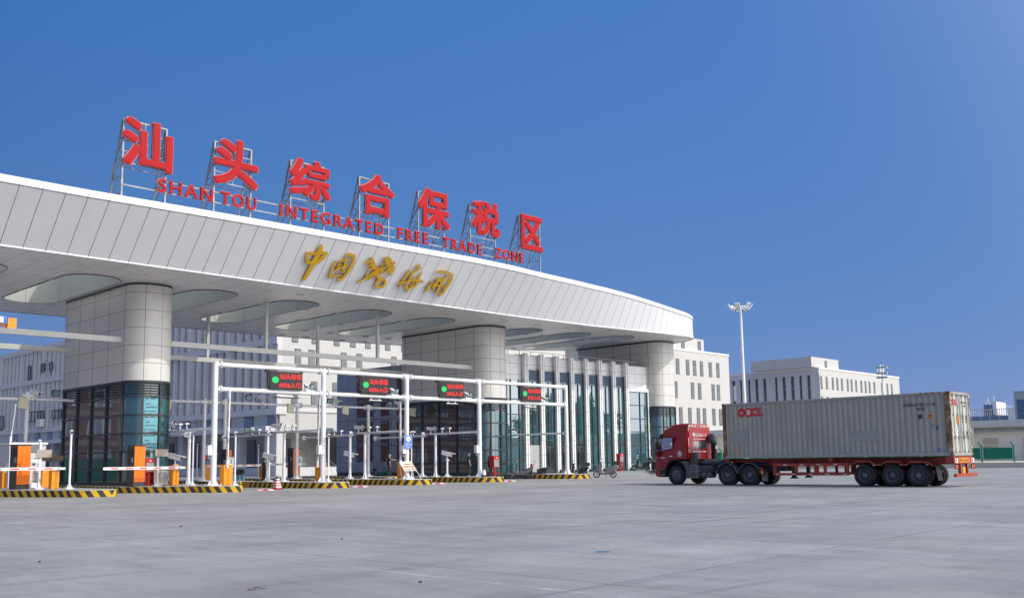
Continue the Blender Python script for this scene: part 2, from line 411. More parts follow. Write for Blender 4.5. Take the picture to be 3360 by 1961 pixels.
mb.build('drip_edge', M['nosing'], canopy, recalc=False)
SKY = [(10.2, 53.2, 65.2), (16.3, 53.2, 65.2), (22.35, 53.0, 65.0), (29.75, 53.0, 65.2), (35.85, 53.0, 65.4), (42.05, 53.0, 65.4), (48.0, 52.8, 65.4), (57.95, 52.9, 65.2), (64.0, 52.7, 65.2), (69.75, 52.3, 65.0)]
SR = 1.6
def stadium(cx, y0, y1, r, k=12):
    return [(cx+r*math.cos(a), (y1-r if math.sin(a) >= 0 else y0+r)+r*math.sin(a)) for a in [math.pi*(j+.0)/k for j in range(k+1)]] + \
           [(cx+r*math.cos(a), y0+r+r*math.sin(a)) for a in [math.pi+math.pi*j/k for j in range(k+1)]]
def slab(zf, name, m, inset=0.0, outline=None, recalc=False):
    pts = []; edges = []
    def loop(ps):
        b = len(pts); pts.extend(Vector(p) for p in ps); edges.extend((b+i, b+(i+1) % len(ps)) for i in range(len(ps)))
    out = outline or OUT
    loop(out); holes = [stadium(c, a, b, SR) for c, a, b in SKY]
    for h in holes: loop(h)
    for gx in range(-6, 80, 4):
        for gy in range(51, 70, 4): pts.append(Vector((gx+.13, gy+.17)))
    vo, _, fo, *_r2 = geometry.delaunay_2d_cdt(pts, edges, [], 0, 1e-5)
    def inside(p, poly):
        c = False
        for i in range(len(poly)):
            (x1, y1), (x2, y2) = poly[i-1], poly[i]
            if (y1 > p[1]) != (y2 > p[1]) and p[0] < (x2-x1)*(p[1]-y1)/(y2-y1)+x1: c = not c
        return c
    fs = []
    for f in fo:
        c = sum((vo[i] for i in f), Vector((0, 0)))/len(f)
        if inside(c, out) and not any(inside(c, h) for h in holes): fs.append(tuple(f))
    return mesh_obj(name, [(p.x, p.y, zf(p.x, p.y)) for p in vo], fs, m, canopy, recalc=recalc)
M['soffit'] = panel_mat('soffit_panel', (.90, .88, .85), 1.233, 1.233, .022, .022, lc=(.13, .125, .12), rough=.3, var=.03, ou=-.3+6, ov=.2, coord='Object', axes=(0, 1), spec=.7)
slab(lambda x, y: zs(x)-.004, 'soffit', M['soffit'])
roofout = [(T3[i]-NRM[i]*1.1).to_2d()[:] for i in range(n)]
slab(lambda x, y: zs(x)+lerp_tab([(-10, 2.9), (48, 3.2), (64, 2.8), (72, 2.3), (80, 1.8)], x), 'roof', M['white'], outline=roofout)
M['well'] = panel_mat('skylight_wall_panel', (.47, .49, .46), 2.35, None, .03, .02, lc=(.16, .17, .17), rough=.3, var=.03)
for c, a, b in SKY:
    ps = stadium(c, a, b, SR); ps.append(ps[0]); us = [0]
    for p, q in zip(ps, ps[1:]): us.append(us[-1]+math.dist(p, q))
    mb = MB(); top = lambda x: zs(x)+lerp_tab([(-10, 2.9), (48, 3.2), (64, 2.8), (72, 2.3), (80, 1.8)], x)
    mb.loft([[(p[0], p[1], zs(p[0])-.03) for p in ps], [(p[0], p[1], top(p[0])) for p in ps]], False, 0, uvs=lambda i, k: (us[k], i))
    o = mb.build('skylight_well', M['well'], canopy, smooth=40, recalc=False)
    mb = MB(); mb.bar((c+SR-.05, a+3.2, zs(c)+1.1), (c+SR-.9, a+3.2, zs(c)+1.1), .1); mb.cyl((c+SR-.95, a+3.2, zs(c)+1.15), (c+SR-.95, a+3.2, zs(c)+.85), .14)
    if 20 < c < 73: mb.build('lamp_arm', M['steel'], o)
    rr = stadium(c, a-.03, b+.03, SR+.03); r0 = stadium(c, a+.012, b-.012, SR-.012); mb = MB()
    mb.loft([[(p[0], p[1], zs(p[0])-.012) for p in rr+rr[:1]], [(p[0], p[1], zs(p[0])-.045) for p in rr+rr[:1]], [(p[0], p[1], zs(p[0])-.045) for p in r0+r0[:1]]], False)
    mb.build('skylight_rim', M['dark'], o, recalc=False)
def m_lampface():
    return mat('downlight_face', (.75, .74, .70), .25, var=.02)
M['downface'] = m_lampface()
dl_x = [18.0, 20.5, 24.15, 27.9, 31.6, 34.0, 37.7, 40.2, 43.9, 46.2, 49.9, 52.3, 56.1, 59.8, 62.1, 65.9, 67.9, 71.6, 74.2]
for yy in (51.15, 56.0, 60.7, 65.2, 68.6):
    for xx in dl_x:
        if yy > 52 and (24.0 < xx < 28.2 or 52.2 < xx < 56 or xx > 75) and yy < 64: continue
        if yy > 67 and xx > 54: continue
        if yy > 64 and xx > 68: continue
        z = zs(xx); mb = MB()
        mb.lathe((xx, yy, z), [(.30, -.006), (.30, -.03), (.23, -.05), (.2, -.035), (.0, -.02)], 14, 0); mb.build('downlight', M['downface'], canopy, smooth=40)

# ================================================================== piers
M['clad'] = panel_mat('white_cladding', (.665, .65, .615), 1, 1, .022, .022, lc=(.035, .036, .04), rough=.28, var=.02, coord='UV', spec=.5)
M['pierglass'] = glass_mat('dark_teal_glass', (.006, .012, .015), .3, .02, .9)
M['cornerglass'] = glass_mat('clear_teal_glass', (.016, .085, .09), .4, .02, .9)
M['notice'] = mat('notice_sheet', (.16, .42, .50), .5, var=.12)
YC, PR = 54.6, 1.2
def pier(X1, W, label):
    P = thing('gate_pier', label, 'pier', (X1+W/2, 58.8, 0), 'piers carrying the canopy')
    X2 = X1+W; r = PR; y1 = 63.0; ring = []
    # u in panel units: 0 at the start of the near rounded corner on the left side
    def push(x, y, nx, ny, u): ring.append((x, y, nx, ny, u))
    K = 8
    for k in range(13): push(X1, y1-(y1-YC)*k/12, -1, 0, -4+4*k/12)
    fl = W-2*r; flm = math.pi*r/2
    def um(s_): return s_/1.4 if s_ < 1.4 else 1+(s_-1.4)/1.0
    for k in range(1, 11):
        a = math.pi+math.pi/2*k/10; push(X1+r+r*math.cos(a), YC+r*math.sin(a), math.cos(a), math.sin(a), um(flm*k/10))
    push(X2-r, YC-r, 0, -1, um(flm+fl))
    for k in range(1, 11):
        a = 1.5*math.pi+math.pi/2*k/10; push(X2-r+r*math.cos(a), YC+r*math.sin(a), math.cos(a), math.sin(a), um(flm+fl+flm*k/10))
    for k in range(1, 5): push(X2, YC+(y1-YC)*k/4, 1, 0, 5+k)
    for k in range(1, 7):
        a = math.pi/2*k/6; push(X2-r+r*math.cos(a), y1+r*math.sin(a), math.cos(a), math.sin(a), 9+k/6)
    for k in range(1, 7):
        a = math.pi/2+math.pi/2*k/6; push(X1+r+r*math.cos(a), y1+r*math.sin(a), math.cos(a), math.sin(a), -5+k/6)
    ring.append(ring[0])
    ZG = 6.32
    def RG(z, o=0.0): return [(q[0]+q[2]*o, q[1]+q[3]*o, z(q) if callable(z) else z) for q in ring]
    V = lambda z: (z-ZG)/1.022
    mb = MB(); N = len(ring); zt = lambda q: zs(q[0])-.004
    mb.loft([RG(ZG), RG(9.0), RG(zt)], False, 0, uvs=lambda i, k: (ring[k][4] if not (k == N-6 and False) else 0, V((ZG, 9.0, zs(ring[k][0]))[i])+.0))
    mb.build('cladding', M['clad'], P, smooth=40, recalc=False)
    mb = MB(); mb.loft([RG(zs(X1)-.13, .01), RG(zs(X1)-.09, .035), RG(zs(X1)-.0, .035)], False); mb.build('head_trim', M['aluminium'], P, recalc=False)
    mb = MB(); ks = [k for k in range(N)]
    mb.loft([RG(.3, -.06), RG(ZG+.02, -.06)], False)
    mb.m = [1 if 12 <= k <= 33 else 0 for k in range(N-1)]
    mb.build('glazing', [M['pierglass'], M['cornerglass']], P, smooth=40, recalc=False)
    mb = MB()
    for z, h in ((6.26, .12), (5.42, .09), (4.36, .09), (3.31, .09), (2.27, .09), (1.27, .09), (.42, .24)):
        mb.loft([RG(z-h/2, -.05), RG(z-h/2, .03), RG(z+h/2, .03), RG(z+h/2, -.05)], False)
    def uat(u):
        for a, b_ in zip(ring, ring[1:]):
            if a[4] <= u <= b_[4] and b_[4]-a[4] < 2:
                t_ = (u-a[4])/max(1e-6, b_[4]-a[4]); return [a[j]+(b_[j]-a[j])*t_ for j in range(4)]
    for u in (-3.98, -3, -2, -1, 0, 1, 2, 3, 4, 6, 7, 8):
        q = uat(u)
        if q:
            c = Vector((q[0], q[1], 3.31)); nn = Vector((q[2], q[3], 0)).normalized()
            mb.obox(c-nn*.01, Vector((-nn.y, nn.x, 0))*.045, nn*.05, Vector((0, 0, 3.0)))
    mb.build('mullion', M['aluminium'], P, recalc=False)
    for z in (5.58, 5.73, 5.88, 6.03, 6.16):
        mb = MB(); mb.loft([RG(z-.03, -.02), RG(z-.035, .06), RG(z+.0, .075), RG(z+.03, -.02)], False); mb.build('louvre_blade', M['aluminium'], P, recalc=False)
    return P, ring, uat
P1, ring1, uat1 = pier(24.38, 2.72, 'white clad pier with teal glass foot nearest the left edge of the photo')
P2, ring2, uat2 = pier(52.37, 3.05, 'white clad pier with teal glass foot standing between the gate lanes and the glass office')
P3, ring3, uat3 = pier(75.44, 3.4, 'white clad pier with teal glass foot behind the red truck cab')
# paper notices stuck inside the rounded glass of the first pier
M['ink'] = mat('black_print', (.02, .03, .035), .6)
for (za, zb) in ((4.46, 5.33), (3.42, 4.27), (2.4, 3.22)):
    mb = MB(); us = [1.08+.84*k/6 for k in range(7)]; q = [uat1(u) for u in us]
    mb.loft([[(a[0]-a[2]*.045, a[1]-a[3]*.045, z) for a in q] for z in (za, zb)], False, 0)
    for zz, u0, u1 in ((zb-.05, 1.15, 1.35), (zb-.05, 1.45, 1.75), (za+.1, 1.3, 1.8), (za+.1, 1.1, 1.22), ((za+zb)/2+.1, 1.2, 1.4), ((za+zb)/2-.1, 1.2, 1.85)):
        qq = [uat1(u0+(u1-u0)*k/3) for k in range(4)]
        mb.loft([[(a[0]-a[2]*.04, a[1]-a[3]*.04, z) for a in qq] for z in (zz-.02, zz+.02)], False, 1)
    mb.build('notice_sheet', [M['notice'], M['ink']], P1, recalc=False)

# long horizontal tubes between the piers, hung from the soffit
beamm = mat('beam_paint', (.60, .60, .58), .35, var=.05)
def beam(y, lab, rods):
    T = thing('hung_beam', lab, 'beam', (38, y, 8.73), 'rectangular beams hung under the canopy')
    for x0, x1 in ((-8, 24.38), (27.12, 52.37)):
        mb = MB(); mb.box(x0, x1, y-.11, y+.11, 8.575, 8.885); mb.build('beam_tube', beamm, T)
    for x in rods:
        mb = MB(); mb.box(x-.1, x+.1, y-.1, y+.1, 8.89, 11.99); mb.build('hanger', beamm, T)
beam(54.95, 'front rectangular beam hung under the canopy between piers', (33.95, 43.1, 15.0))
beam(62.1, 'rear rectangular beam hung under the canopy behind the front one', (33.7, 42.9, 15.0))

# ================================================================== glass fronted office
M['officeclad'] = panel_mat('office_cladding', (.86, .865, .87), 1.06, .9, .02, .025, lc=(.07, .075, .085), rough=.3, var=.02, ou=-.1, ov=-.35, coord='Object', axes=(0, 2))
M['greyclad'] = panel_mat('slate_cladding', (.38, .40, .425), 1.25, 2.32, .04, .04, lc=(.015, .017, .022), rough=.32, var=.06, ou=-.3, ov=-.55, coord='Object', axes=(1, 2))
M['officeglass'] = glass_mat('teal_curtain_glass', (.010, .085, .095), 1.05, .006, .6)
M['sideglass'] = glass_mat('dark_side_glass', (.008, .014, .02), .5, .012, .8)
M['louvre'] = mat('blue_grey_louvre', (.22, .30, .42), .3, .5)
M['fin'] = panel_mat('white_fin_panel', (.80, .80, .79), None, 1.23, .02, .02, lc=(.16, .16, .17), rough=.3, var=.02, ov=-.62, coord='Object', axes=(0, 2))
M['doorgrey'] = mat('grey_door', (.42, .42, .415), .45, var=.03)
off = thing('office_building', 'white office block with tall teal glazing between slim white fins', 'building', (65, 62, 0))
YO = 54.6; ZP = 10.0
X0o, X1o = 52.9, 75.42
mb = MB()
mb.box(55.44, X1o, YO+.2, YO+.5, 7.95, ZP)                                  # front parapet band
mb.build('parapet', M['officeclad'], off)
mb = MB(); mb.box(55.44, X1o, YO+.17, YO+.55, ZP+.002, ZP+.06); mb.box(55.44, X1o, YO+.16, YO+.2, 9.03, 9.07); mb.build('coping', M['white'], off)
mb = MB(); mb.box(53.5, X1o-.02, YO+.9, 74.0, .3, 9.7); mb.build('wall', M['greyclad'], off)
mb = MB(); mb.box(53.35, 53.5, 64.4, 74.05, .55, 9.78); mb.build('side_cladding', M['greyclad'], off)
mb = MB(); mb.box(53.38, 53.52, 63.0, 74.0, 0, .55); mb.build('plinth', M['charcoal'], off)
# windows in the slate side wall
def side_win(ya, yb, za, zb):
    mb = MB(); mb.box(53.30, 53.36, ya, yb, za, zb, 0); o = mb.build('window', M['aluminium'], off)
    mb = MB(); w_ = (yb-ya)
    for a, b_ in ((ya+.06, ya+w_*.52), (ya+w_*.55, yb-.06)):
        for c, d_ in ((za+.06, za+(zb-za)*.34), (za+(zb-za)*.36, zb-.06)): mb.box(53.285, 53.297, a, b_, c, d_)
    mb.build('pane', M['sideglass'], o)
for ya, yb in ((68.7, 70.9), (66.4, 67.5), (64.4, 65.3)):
    side_win(ya, yb, 1.5, 5.05); side_win(ya, yb, 5.45, 8.6)
# glazing and its frame
XL0, XL1 = 55.5, 57.92
FX = [57.91+1.943*i for i in range(8)]
def pane(x0, x1, z0, z1, m=None, y=YO+.02): 
    mb = MB(); mb.box(x0, x1, y, y+.05, z0, z1); return mb.build('pane', m or M['officeglass'], off)
fr = MB()
def vbar(x, z0, z1, wd=.07, y=YO): fr.box(x-wd/2, x+wd/2, y-.05, y+.06, z0, z1)
def hbar(x0, x1, z, h=.07, y=YO): fr.box(x0, x1, y-.046, y+.056, z-h/2, z+h/2)
# left curtain wall
pane(XL0, XL1, .35, 7.95)
for x in (55.5, 55.98, 56.42, 57.42): vbar(x, .35, 8.0)
for z in (7.68, 6.40, 5.15, 3.93, 2.73, 1.52, .42): hbar(XL0, XL1, z)
# right curtain wall
XR0, XR1 = FX[7]+.42, X1o-.3
pane(XR0, XR1, .35, 7.6); 
for x in (XR0+.03, 73.9, XR1-.03): vbar(x, .35, 7.66)
for z in (7.6, 6.36, 5.11, 3.9, 2.66, 1.43, .42): hbar(XR0, XR1, z)
mb = MB(); mb.box(XR0, X1o, YO+.0, YO+.2, 7.64, 7.95); mb.box(XR1, X1o, YO+.0, YO+.2, .3, 7.64); mb.build('spandrel', M['officeclad'], off)
for i in range(7):
    a, b_ = FX[i]+.42, FX[i+1]
    z0 = 2.78 if i < 4 else .4
    pane(a, b_, 2.78, 8.0)
    vbar((a+b_)/2, 2.8, 7.95, .06); vbar(a+.03, .35, 8.95, .06); vbar(b_-.03, .35, 8.95, .06)
    for z in ((7.93, 5.46, 3.02, 2.72) if i not in (0, 1) else (7.93, 6.72, 5.5, 4.28, 3.06, 2.72)): hbar(a, b_, z)
    mb = MB(); mb.box(a, b_, YO+.1, YO+.14, 7.96, 8.9, 1)
    for k in range(7): mb.obox(((a+b_)/2, YO+.03, 8.04+.13*k), ((b_-a)/2, 0, 0), (0, .01, .006), (0, -.025, .042), 0)
    mb.build('louvre_panel', [M['louvre'], M['dark']], off)
    if i == 0:
        mb = MB(); mb.box(a+.02, b_-.02, YO-.02, YO+.06, .45, 2.66); d = mb.build('door', M['doorgrey'], off)
        mb = MB(); mb.box((a+b_)/2-.008, (a+b_)/2+.008, YO-.026, YO-.018, .45, 2.66); mb.box((a+b_)/2+.06, (a+b_)/2+.2, YO-.06, YO-.03, 1.3, 1.34); mb.build('handle', M['dark'], d)
    elif i < 4:
        c = (a+b_)/2
        for x0, x1 in ((a+.08, c-.01), (c+.01, b_-.08)):
            mb = MB(); mb.box(x0, x0+.12, YO-.03, YO+.05, .4, 2.62); mb.box(x1-.12, x1, YO-.03, YO+.05, .4, 2.62)
            mb.box(x0+.12, x1-.12, YO-.03, YO+.05, 2.47, 2.62); mb.box(x0+.12, x1-.12, YO-.03, YO+.05, .4, .62); d = mb.build('door', M['aluminium'], off)
            mb = MB(); mb.box(x0+.121, x1-.121, YO, YO+.03, .62, 2.47); mb.build('pane', M['sideglass'], d)
            hx = c-.07 if x1 < c else c+.07
            mb = MB(); mb.cyl((hx, YO-.11, .95), (hx, YO-.11, 2.05), .03, n=8); mb.build('handle', M['dark'], d)
    else:
        pane(a, b_, .36, 2.68); vbar(c if False else (a+b_)/2, .36, 2.7, .05); hbar(a, b_, .42)
fr.build('glazing_frame', M['aluminium'], off)
for x in FX:
    mb = MB(); y0 = YO-.28
    mb.box(x, x+.17, y0, YO+.02, .34, 10.22); mb.box(x+.17, x+.27, y0+.16, YO+.02, .34, 10.16); mb.box(x+.27, x+.42, y0, YO+.02, .34, 10.22)
    f_ = mb.build('fin', M['fin'], off)
    mb = MB(); mb.box(x-.0, x+.42, YO+.6, YO+.95, ZP+.065, 10.2); mb.bar((x+.1, YO+.05, 10.12), (x+.1, YO+.62, 10.05), .1); mb.build('fin_bracket', M['beigewall'], f_)
    mb = MB(); mb.box(x+.1, x+.4, y0-.3, y0-.06, .36, .42); mb.box(x+.12, x+.38, y0-.26, y0-.1, .42, .58); mb.build('uplight', M['dark'], f_)
mb = MB(); mb.box(53.6, X1o, YO+.6, YO+.66, ZP+.5, ZP+.53)
for k in range(16): mb.box(54+k*1.4, 54.03+k*1.4, YO+.6, YO+.65, ZP+.0, ZP+.5)
mb.build('roof_rail', M['steel'], off)
mb = MB(); mb.box(55.5, 78.0, 51.6, YO+.9, 0.0, .34); mb.build('entrance_platform', M['stone'], off)
for k in range(2):
    mb = MB(); mb.box(58.4, 71.2, 51.6-.35*(k+1), 51.6-.35*k, 0, .34-.115*(k+1)); mb.build('step', M['stone'], off)
mb = MB(); mb.box(71.6, 76.3, 50.6, 51.58, 0, .62); mb.build('ramp_wall', M['stone'], off)

# ================================================================== white warehouses with fins
M['whwall'] = panel_mat('warehouse_render', (.545, .535, .515), None, 2.9, .02, .03, lc=(.42, .41, .40), rough=.75, var=.025, ov=-.45, coord='Object', axes=(0, 2), streak=.25)
M['shadewall'] = mat('warehouse_grey', (.62, .615, .61), .75, var=.04, scale=.6, dirt=(.5, .49, .48), dscale=.5, damt=.3)
M['bandwall'] = mat('warehouse_band', (.64, .635, .63), .75, var=.03)
M['winglass'] = glass_mat('window_glass', (.06, .066, .075), .25, .005, .6, .08)
M['shutter'] = panel_mat('roller_shutter', (.26, .27, .27), None, .12, .02, .02, lc=(.16, .165, .165), rough=.6, coord='Object', axes=(0, 2))
M['winbars'] = mat('window_bars', (.10, .10, .085), .5)
M['pipe'] = mat('cream_pipe', (.62, .56, .45), .5)
def fin_face(par, X, y0, y1, bands, step, dark=.42, finw=.95):
    # shaded face looking along -X: storeys of white fins with dark glass slots between
    mb = MB(); mb.box(X+.5, X+.62, y0, y1, bands[0][0], bands[-1][1]); mb.build('slot_glazing', M['winglass'], par)
    for bi, (za, zb, hb) in enumerate(bands):
        mb = MB(); mb.box(X-.12, X+.5, y0, y1, zb-hb, zb); mb.build('floor_band', M['bandwall'], par)
        mb = MB(); y = y0; k = 0
        while y < y1-.3:
            wd = finw*(1.0 if k % 5 else 1.75)
            mb.box(X+.05, X+.5, y, min(y+wd, y1), za, zb-hb)
            mb.box(X-.1 if k % 5 == 0 else X-.04, X+.05, y+wd*.62, min(y+wd, y1), za, zb-hb)
            y += wd+ (dark if (k+bi) % 3 else dark*.7) + (step-finw-dark); k += 1
        mb.build('facade_fins', M['shadewall'], par)
        mb = MB(); mb.box(X+.42, X+.49, y0, y1, za+(zb-za)*.47, za+(zb-za)*.47+.09); mb.build('slot_rail', M['bandwall'], par)
def lit_window(par, x0, x1, z0, z1, Y, bars=2):
    mb = MB(); mb.box(x0-.04, x1+.04, Y-.05, Y+.02, z0-.04, z1+.04); o = mb.build('window', M['dark'], par)
    mb = MB(); k = bars
    for i in range(k): mb.box(x0+(x1-x0)*i/k+.02, x0+(x1-x0)*(i+1)/k-.02, Y-.062, Y-.052, z0+.02, z0+(z1-z0)*.68); mb.box(x0+(x1-x0)*i/k+.02, x0+(x1-x0)*(i+1)/k-.02, Y-.062, Y-.052, z0+(z1-z0)*.71, z1-.02)
    mb.build('pane', M['winglass'], o)

# --- left warehouse behind the lanes
wh = thing('warehouse', 'big white warehouse with grey vertical fins and loading docks behind the gate lanes', 'building', (80, 130, 0))
XW, YW = 60.13, 94.85
mb = MB(); mb.box(XW+.6, 110, YW, 215, 7.5, 20.8); mb.build('wall', M['whwall'], wh)
mb = MB(); mb.box(XW-.15, 110.1, YW-.1, 215, 20.6, 21.1); mb.build('roof', M['bandwall'], wh)
fin_face(wh, XW, YW, 215, [(7.6, 15.75, .8), (15.75, 20.8, .5)], 1.85)
mb = MB(); mb.box(XW-.02, XW+.62, YW-.02, YW+.75, 7.6, 20.8); mb.build('corner_pilaster', M['shadewall'], wh)
mb = MB(); mb.box(XW-.2, 110, YW-.2, YW+1.2, 7.25, 7.6); mb.box(XW-.22, XW+1.2, YW-.21, 215, 6.95, 7.62); mb.build('ledge', M['bandwall'], wh)
mb = MB(); mb.box(XW+.4, 110, YW+.0, 215, 5.0, 7.25); mb.build('lower_wall', M['shadewall'], wh)
mb = MB(); mb.box(XW+.38, 110, YW-.06, YW-.004, 5.0, 7.25); mb.build('lower_front', M['whwall'], wh)
mb = MB(); mb.box(XW-1.2, XW+.4, YW+.3, 215, 5.0, 5.62); mb.build('dock_canopy', M['bandwall'], wh)
mb = MB(); mb.box(XW+3.5, 110, YW+5, 215, 0, 5.0); mb.build('dock_back_wall', M['shadewall'], wh)
mb = MB(); mb.box(XW, XW+3.6, YW+.4, 215, 0, .95); mb.box(XW-.004, 110, YW-.004, YW+5.1, 0, .956); mb.build('dock_platform', M['bandwall'], wh)
for y in [YW+.0, 102.6, 109.5, 116.5, 123.5, 130.5, 137.5, 144.5, 151.5, 158.5, 165.5, 172.5, 179.5]:
    mb = MB(); mb.box(XW+.02, XW+.9, y, y+1.35, .95, 5.0); mb.build('dock_pillar', M['shadewall'], wh)
    mb = MB(); mb.box(XW+3.3, XW+3.49, y+2.2, y+5.6, .97, 4.3); mb.build('roller_shutter', M['shutter'], wh)
for k in range(17):
    y = 95.4+4.9*k+(0 if k < 1 else .1*k)
    mb = MB(); mb.box(XW+.33, XW+.42, y, y+2.0, 5.62, 6.85); o = mb.build('window', M['winbars'], wh)
    mb = MB()
    for j in range(4): mb.box(XW+.31, XW+.335, y+.08+.48*j, y+.48+.48*j, 5.68, 6.78)
    mb.build('pane', M['louvre'], o)
for y in (94.9, 105.8, 113.6, 130, 146):
    mb = MB(); mb.tube([(XW-.1, y, 7.1), (XW-.15, y, 6.8), (XW+.1, y+.2, 6.72), (XW+.25, y+.3, 6.6), (XW+.28, y+.3, 5.6)], .09); mb.build('drainpipe', M['pipe'], wh)
# dark casements and an air conditioner set among the fins
for o_, sc_, rects in (((0, 1270), 4.204, ((402, 345, 605, 455), (722, 320, 848, 420), (0, 405, 45, 575))), ((0, 850), 3.269, ((308, 1150, 330, 1290), (445, 1125, 480, 1200), (535, 1110, 566, 1185)))):
    for a, b_, c, d in rects:
        p, q = at(o_[0]+a/sc_, o_[1]+b_/sc_, 0, XW-.1), at(o_[0]+c/sc_, o_[1]+d/sc_, 0, XW-.1); z0, z1 = sorted((p.z, q.z)); y0, y1 = sorted((p.y, q.y))
        mb = MB(); k_ = max(1, round((y1-y0)/1.3)); w_ = .07
        for k in range(k_+1): mb.box(XW-.2, XW-.12, y0+(y1-y0)*k/k_-w_, y0+(y1-y0)*k/k_+w_, z0, z1)
        for z in (z0, z1): mb.box(XW-.195, XW-.125, y0, y1, z-w_, z+w_)
        o = mb.build('window', M['dark'], wh)
        mb = MB(); mb.box(XW-.15, XW-.13, y0+w_, y0+(y1-y0)/max(1, k_)*max(1, k_//2)-w_, z0+w_, z1-w_); mb.build('pane', M['winglass'], o)
p = at(131, 1387, 0, XW-.5); mb = MB(); mb.box(XW-.8, XW-.13, p.y-.9, p.y+.9, p.z-.6, p.z+.6); mb.build('air_conditioner', M['white'], wh)
# lit front, windows (x, z)
for x in (62.4, 65.1, 68.25, 70.6, 72.9, 76.0, 78.6): lit_window(wh, x-.37, x+.37, 15.3, 17.5, YW)
for x in (62.82, 64.7, 69.3, 71.6, 77.0, 79.4): lit_window(wh, x-.38, x+.38, 12.55, 14.5, YW)
for x in (65.1, 68.1, 72.2, 75.5): lit_window(wh, x-.38, x+.38, 8.1, 10.8, YW)
lit_window(wh, 62.05, 62.8, 7.95, 9.5, YW)
# open dock at the corner
mb = MB(); mb.box(61.3, 68.6, YW+4.3, YW+4.4, .95, 5.0); mb.box(68.6, 110, YW-.02, YW+.3, .95, 5.0); mb.build('dock_front_wall', M['whwall'], wh)
for x0 in (62.2, 66.2):
    mb = MB(); mb.box(x0, x0+1.0, YW+4.2, YW+4.28, .97, 3.1); mb.build('door', M['doorgrey'], wh)
lit_window(wh, 69.2, 70.1, 1.1, 4.2, YW-.03)
mb = MB()
for k in range(5): mb.box(66.0+.32*k, 66.0+.32*(k+1), YW-1.2, YW, 0, .95-.19*k)
mb.build('steps', M['bandwall'], wh)
mb = MB()
for yy in (YW-1.2, YW):
    mb.cyl((66.0, yy, 1.9), (67.6, yy, .95), .03, n=6); mb.cyl((66, yy, .95), (66, yy, 1.9), .03, n=6); mb.cyl((67.6, yy, 0), (67.6, yy, .95), .03, n=6); mb.cyl((66.0, yy, 1.5), (67.6, yy, .55), .02, n=6)
mb.build('handrail', M['steel'], wh)
mb = MB(); q = [(62.6+.55*math.cos(a), 6.1+.5*math.sin(a)) for a in [math.pi*(.25+.8*k/8) for k in range(9)]]; qi = [(62.6+.38*math.cos(a), 6.1+.34*math.sin(a)) for a in [math.pi*(.25+.8*k/8) for k in range(9)]]
mb.loft([[(p[0], YW-.066, p[1]) for p in q], [(p[0], YW-.066, p[1]) for p in qi]], False); mb.build('faded_emblem', mat('faded_red_emblem', (.62, .42, .40), .8), wh, recalc=False)

# --- white block with slit windows beside the far pier
def slit_block(par, x0, x1, Y, ztop, depth, rows, xs, ww):
    mb = MB(); mb.box(x0, x1, Y, Y+depth, 6.3, ztop); mb.build('wall', M['whwall'], par)
    mb = MB(); mb.box(x0-.1, x1+.1, Y-.1, Y+depth, ztop, ztop+.35); mb.build('roof', M['white'], par)
    mb = MB(); mb.box(x0-.05, x1+.15, Y-.25, Y+.0, 5.95, 6.3); mb.build('ledge', M['whwall'], par)
    mb = MB(); mb.box(x0, x1-1.2, Y+3.5, Y+depth, 0, 6.3); mb.box(x0, x1, Y+.2, Y+3.5, 4.2, 6.0); mb.box(x1-1.6, x1, Y, Y+3, 0, 6.0); mb.build('lower_wall', M['whwall'], par)
    for r_, (z0, z1) in enumerate(rows):
        for x in xs[r_ % len(xs)]: lit_window(par, x-ww/2, x+ww/2, z0, z1, Y, 1)
YA = 98.9
wa = thing('office_block', 'white block with slit windows and a small roof house just beyond the far pier', 'building', (152, 105, 0))
slit_block(wa, 118, 162.9, YA, 20.6, 30, [(16.3, 19.0), (12.0, 14.9), (7.3, 10.3)],
           [[xy(p, YA) for p in (2137, 2171, 2234, 2267, 2290, 2313, 2342, 2367)], [xy(p, YA) for p in (2137, 2187, 2225, 2281, 2304, 2349, 2366, 2420)], [xy(p, YA) for p in (2150, 2213, 2239, 2269, 2297, 2317, 2348, 2370)]], 1.0)
mb = MB(); mb.box(140, 155, YA+.4, YA+9, 20.95, 23.2); ph = mb.build('roof_house', M['whwall'], wa); lit_window(wa, 147.6, 148.6, 21.2, 22.8, YA+.4, 1); lit_window(wa, 153.0, 154.0, 21.2, 22.8, YA+.4, 1)
# --- farther block with a finned shaded side
YB, XB = 102.0, 206.5
wb = thing('office_block', 'white block with narrow windows and roof antennas seen above the container', 'building', (228, 110, 0))
mb = MB(); mb.box(XB+.6, 251, YB, YB+26, 0, 20.9); mb.build('wall', M['whwall'], wb)
mb = MB(); mb.box(XB-.1, 251.1, YB-.1, YB+26, 20.9, 21.3); mb.build('roof', M['white'], wb)
fin_face(wb, XB, YB, YB+26, [(0, 6, .7), (6, 13.1, .8), (13.1, 20.9, 1.3)], 2.15, .75, 1.25)
for z0, z1 in ((16.4, 19.2), (9.8, 14.6)):
    for p in (2708, 2726, 2746, 2761, 2776, 2795, 2808, 2823, 2840, 2854, 2867, 2883, 2908, 2926, 2940): lit_window(wb, xy(p, YB)-.42, xy(p, YB)+.42, z0, z1, YB, 1)
mb = MB(); mb.box(xy(2727, YB)-6, xy(2776, YB), YB+.6, YB+16, 21.3, 23.6); mb.build('roof_house', M['whwall'], wb); lit_window(wb, xy(2733, YB)-.3, xy(2733, YB)+.7, 21.5, 23.0, YB+.6, 1)
mb = MB()
for dx, h in ((0, 3.6), (1.6, 4.2), (3.4, 4.3)): 
    X = xy(2896, YB+8)+dx; mb.cyl((X, YB+8, 21.2), (X, YB+8, 21.2+h), .12, n=6)
    if dx: mb.box(X-.25, X+.25, YB+7.7, YB+8.3, 21.2+h-2, 21.2+h)
mb.build('antenna', M['white'], wb)

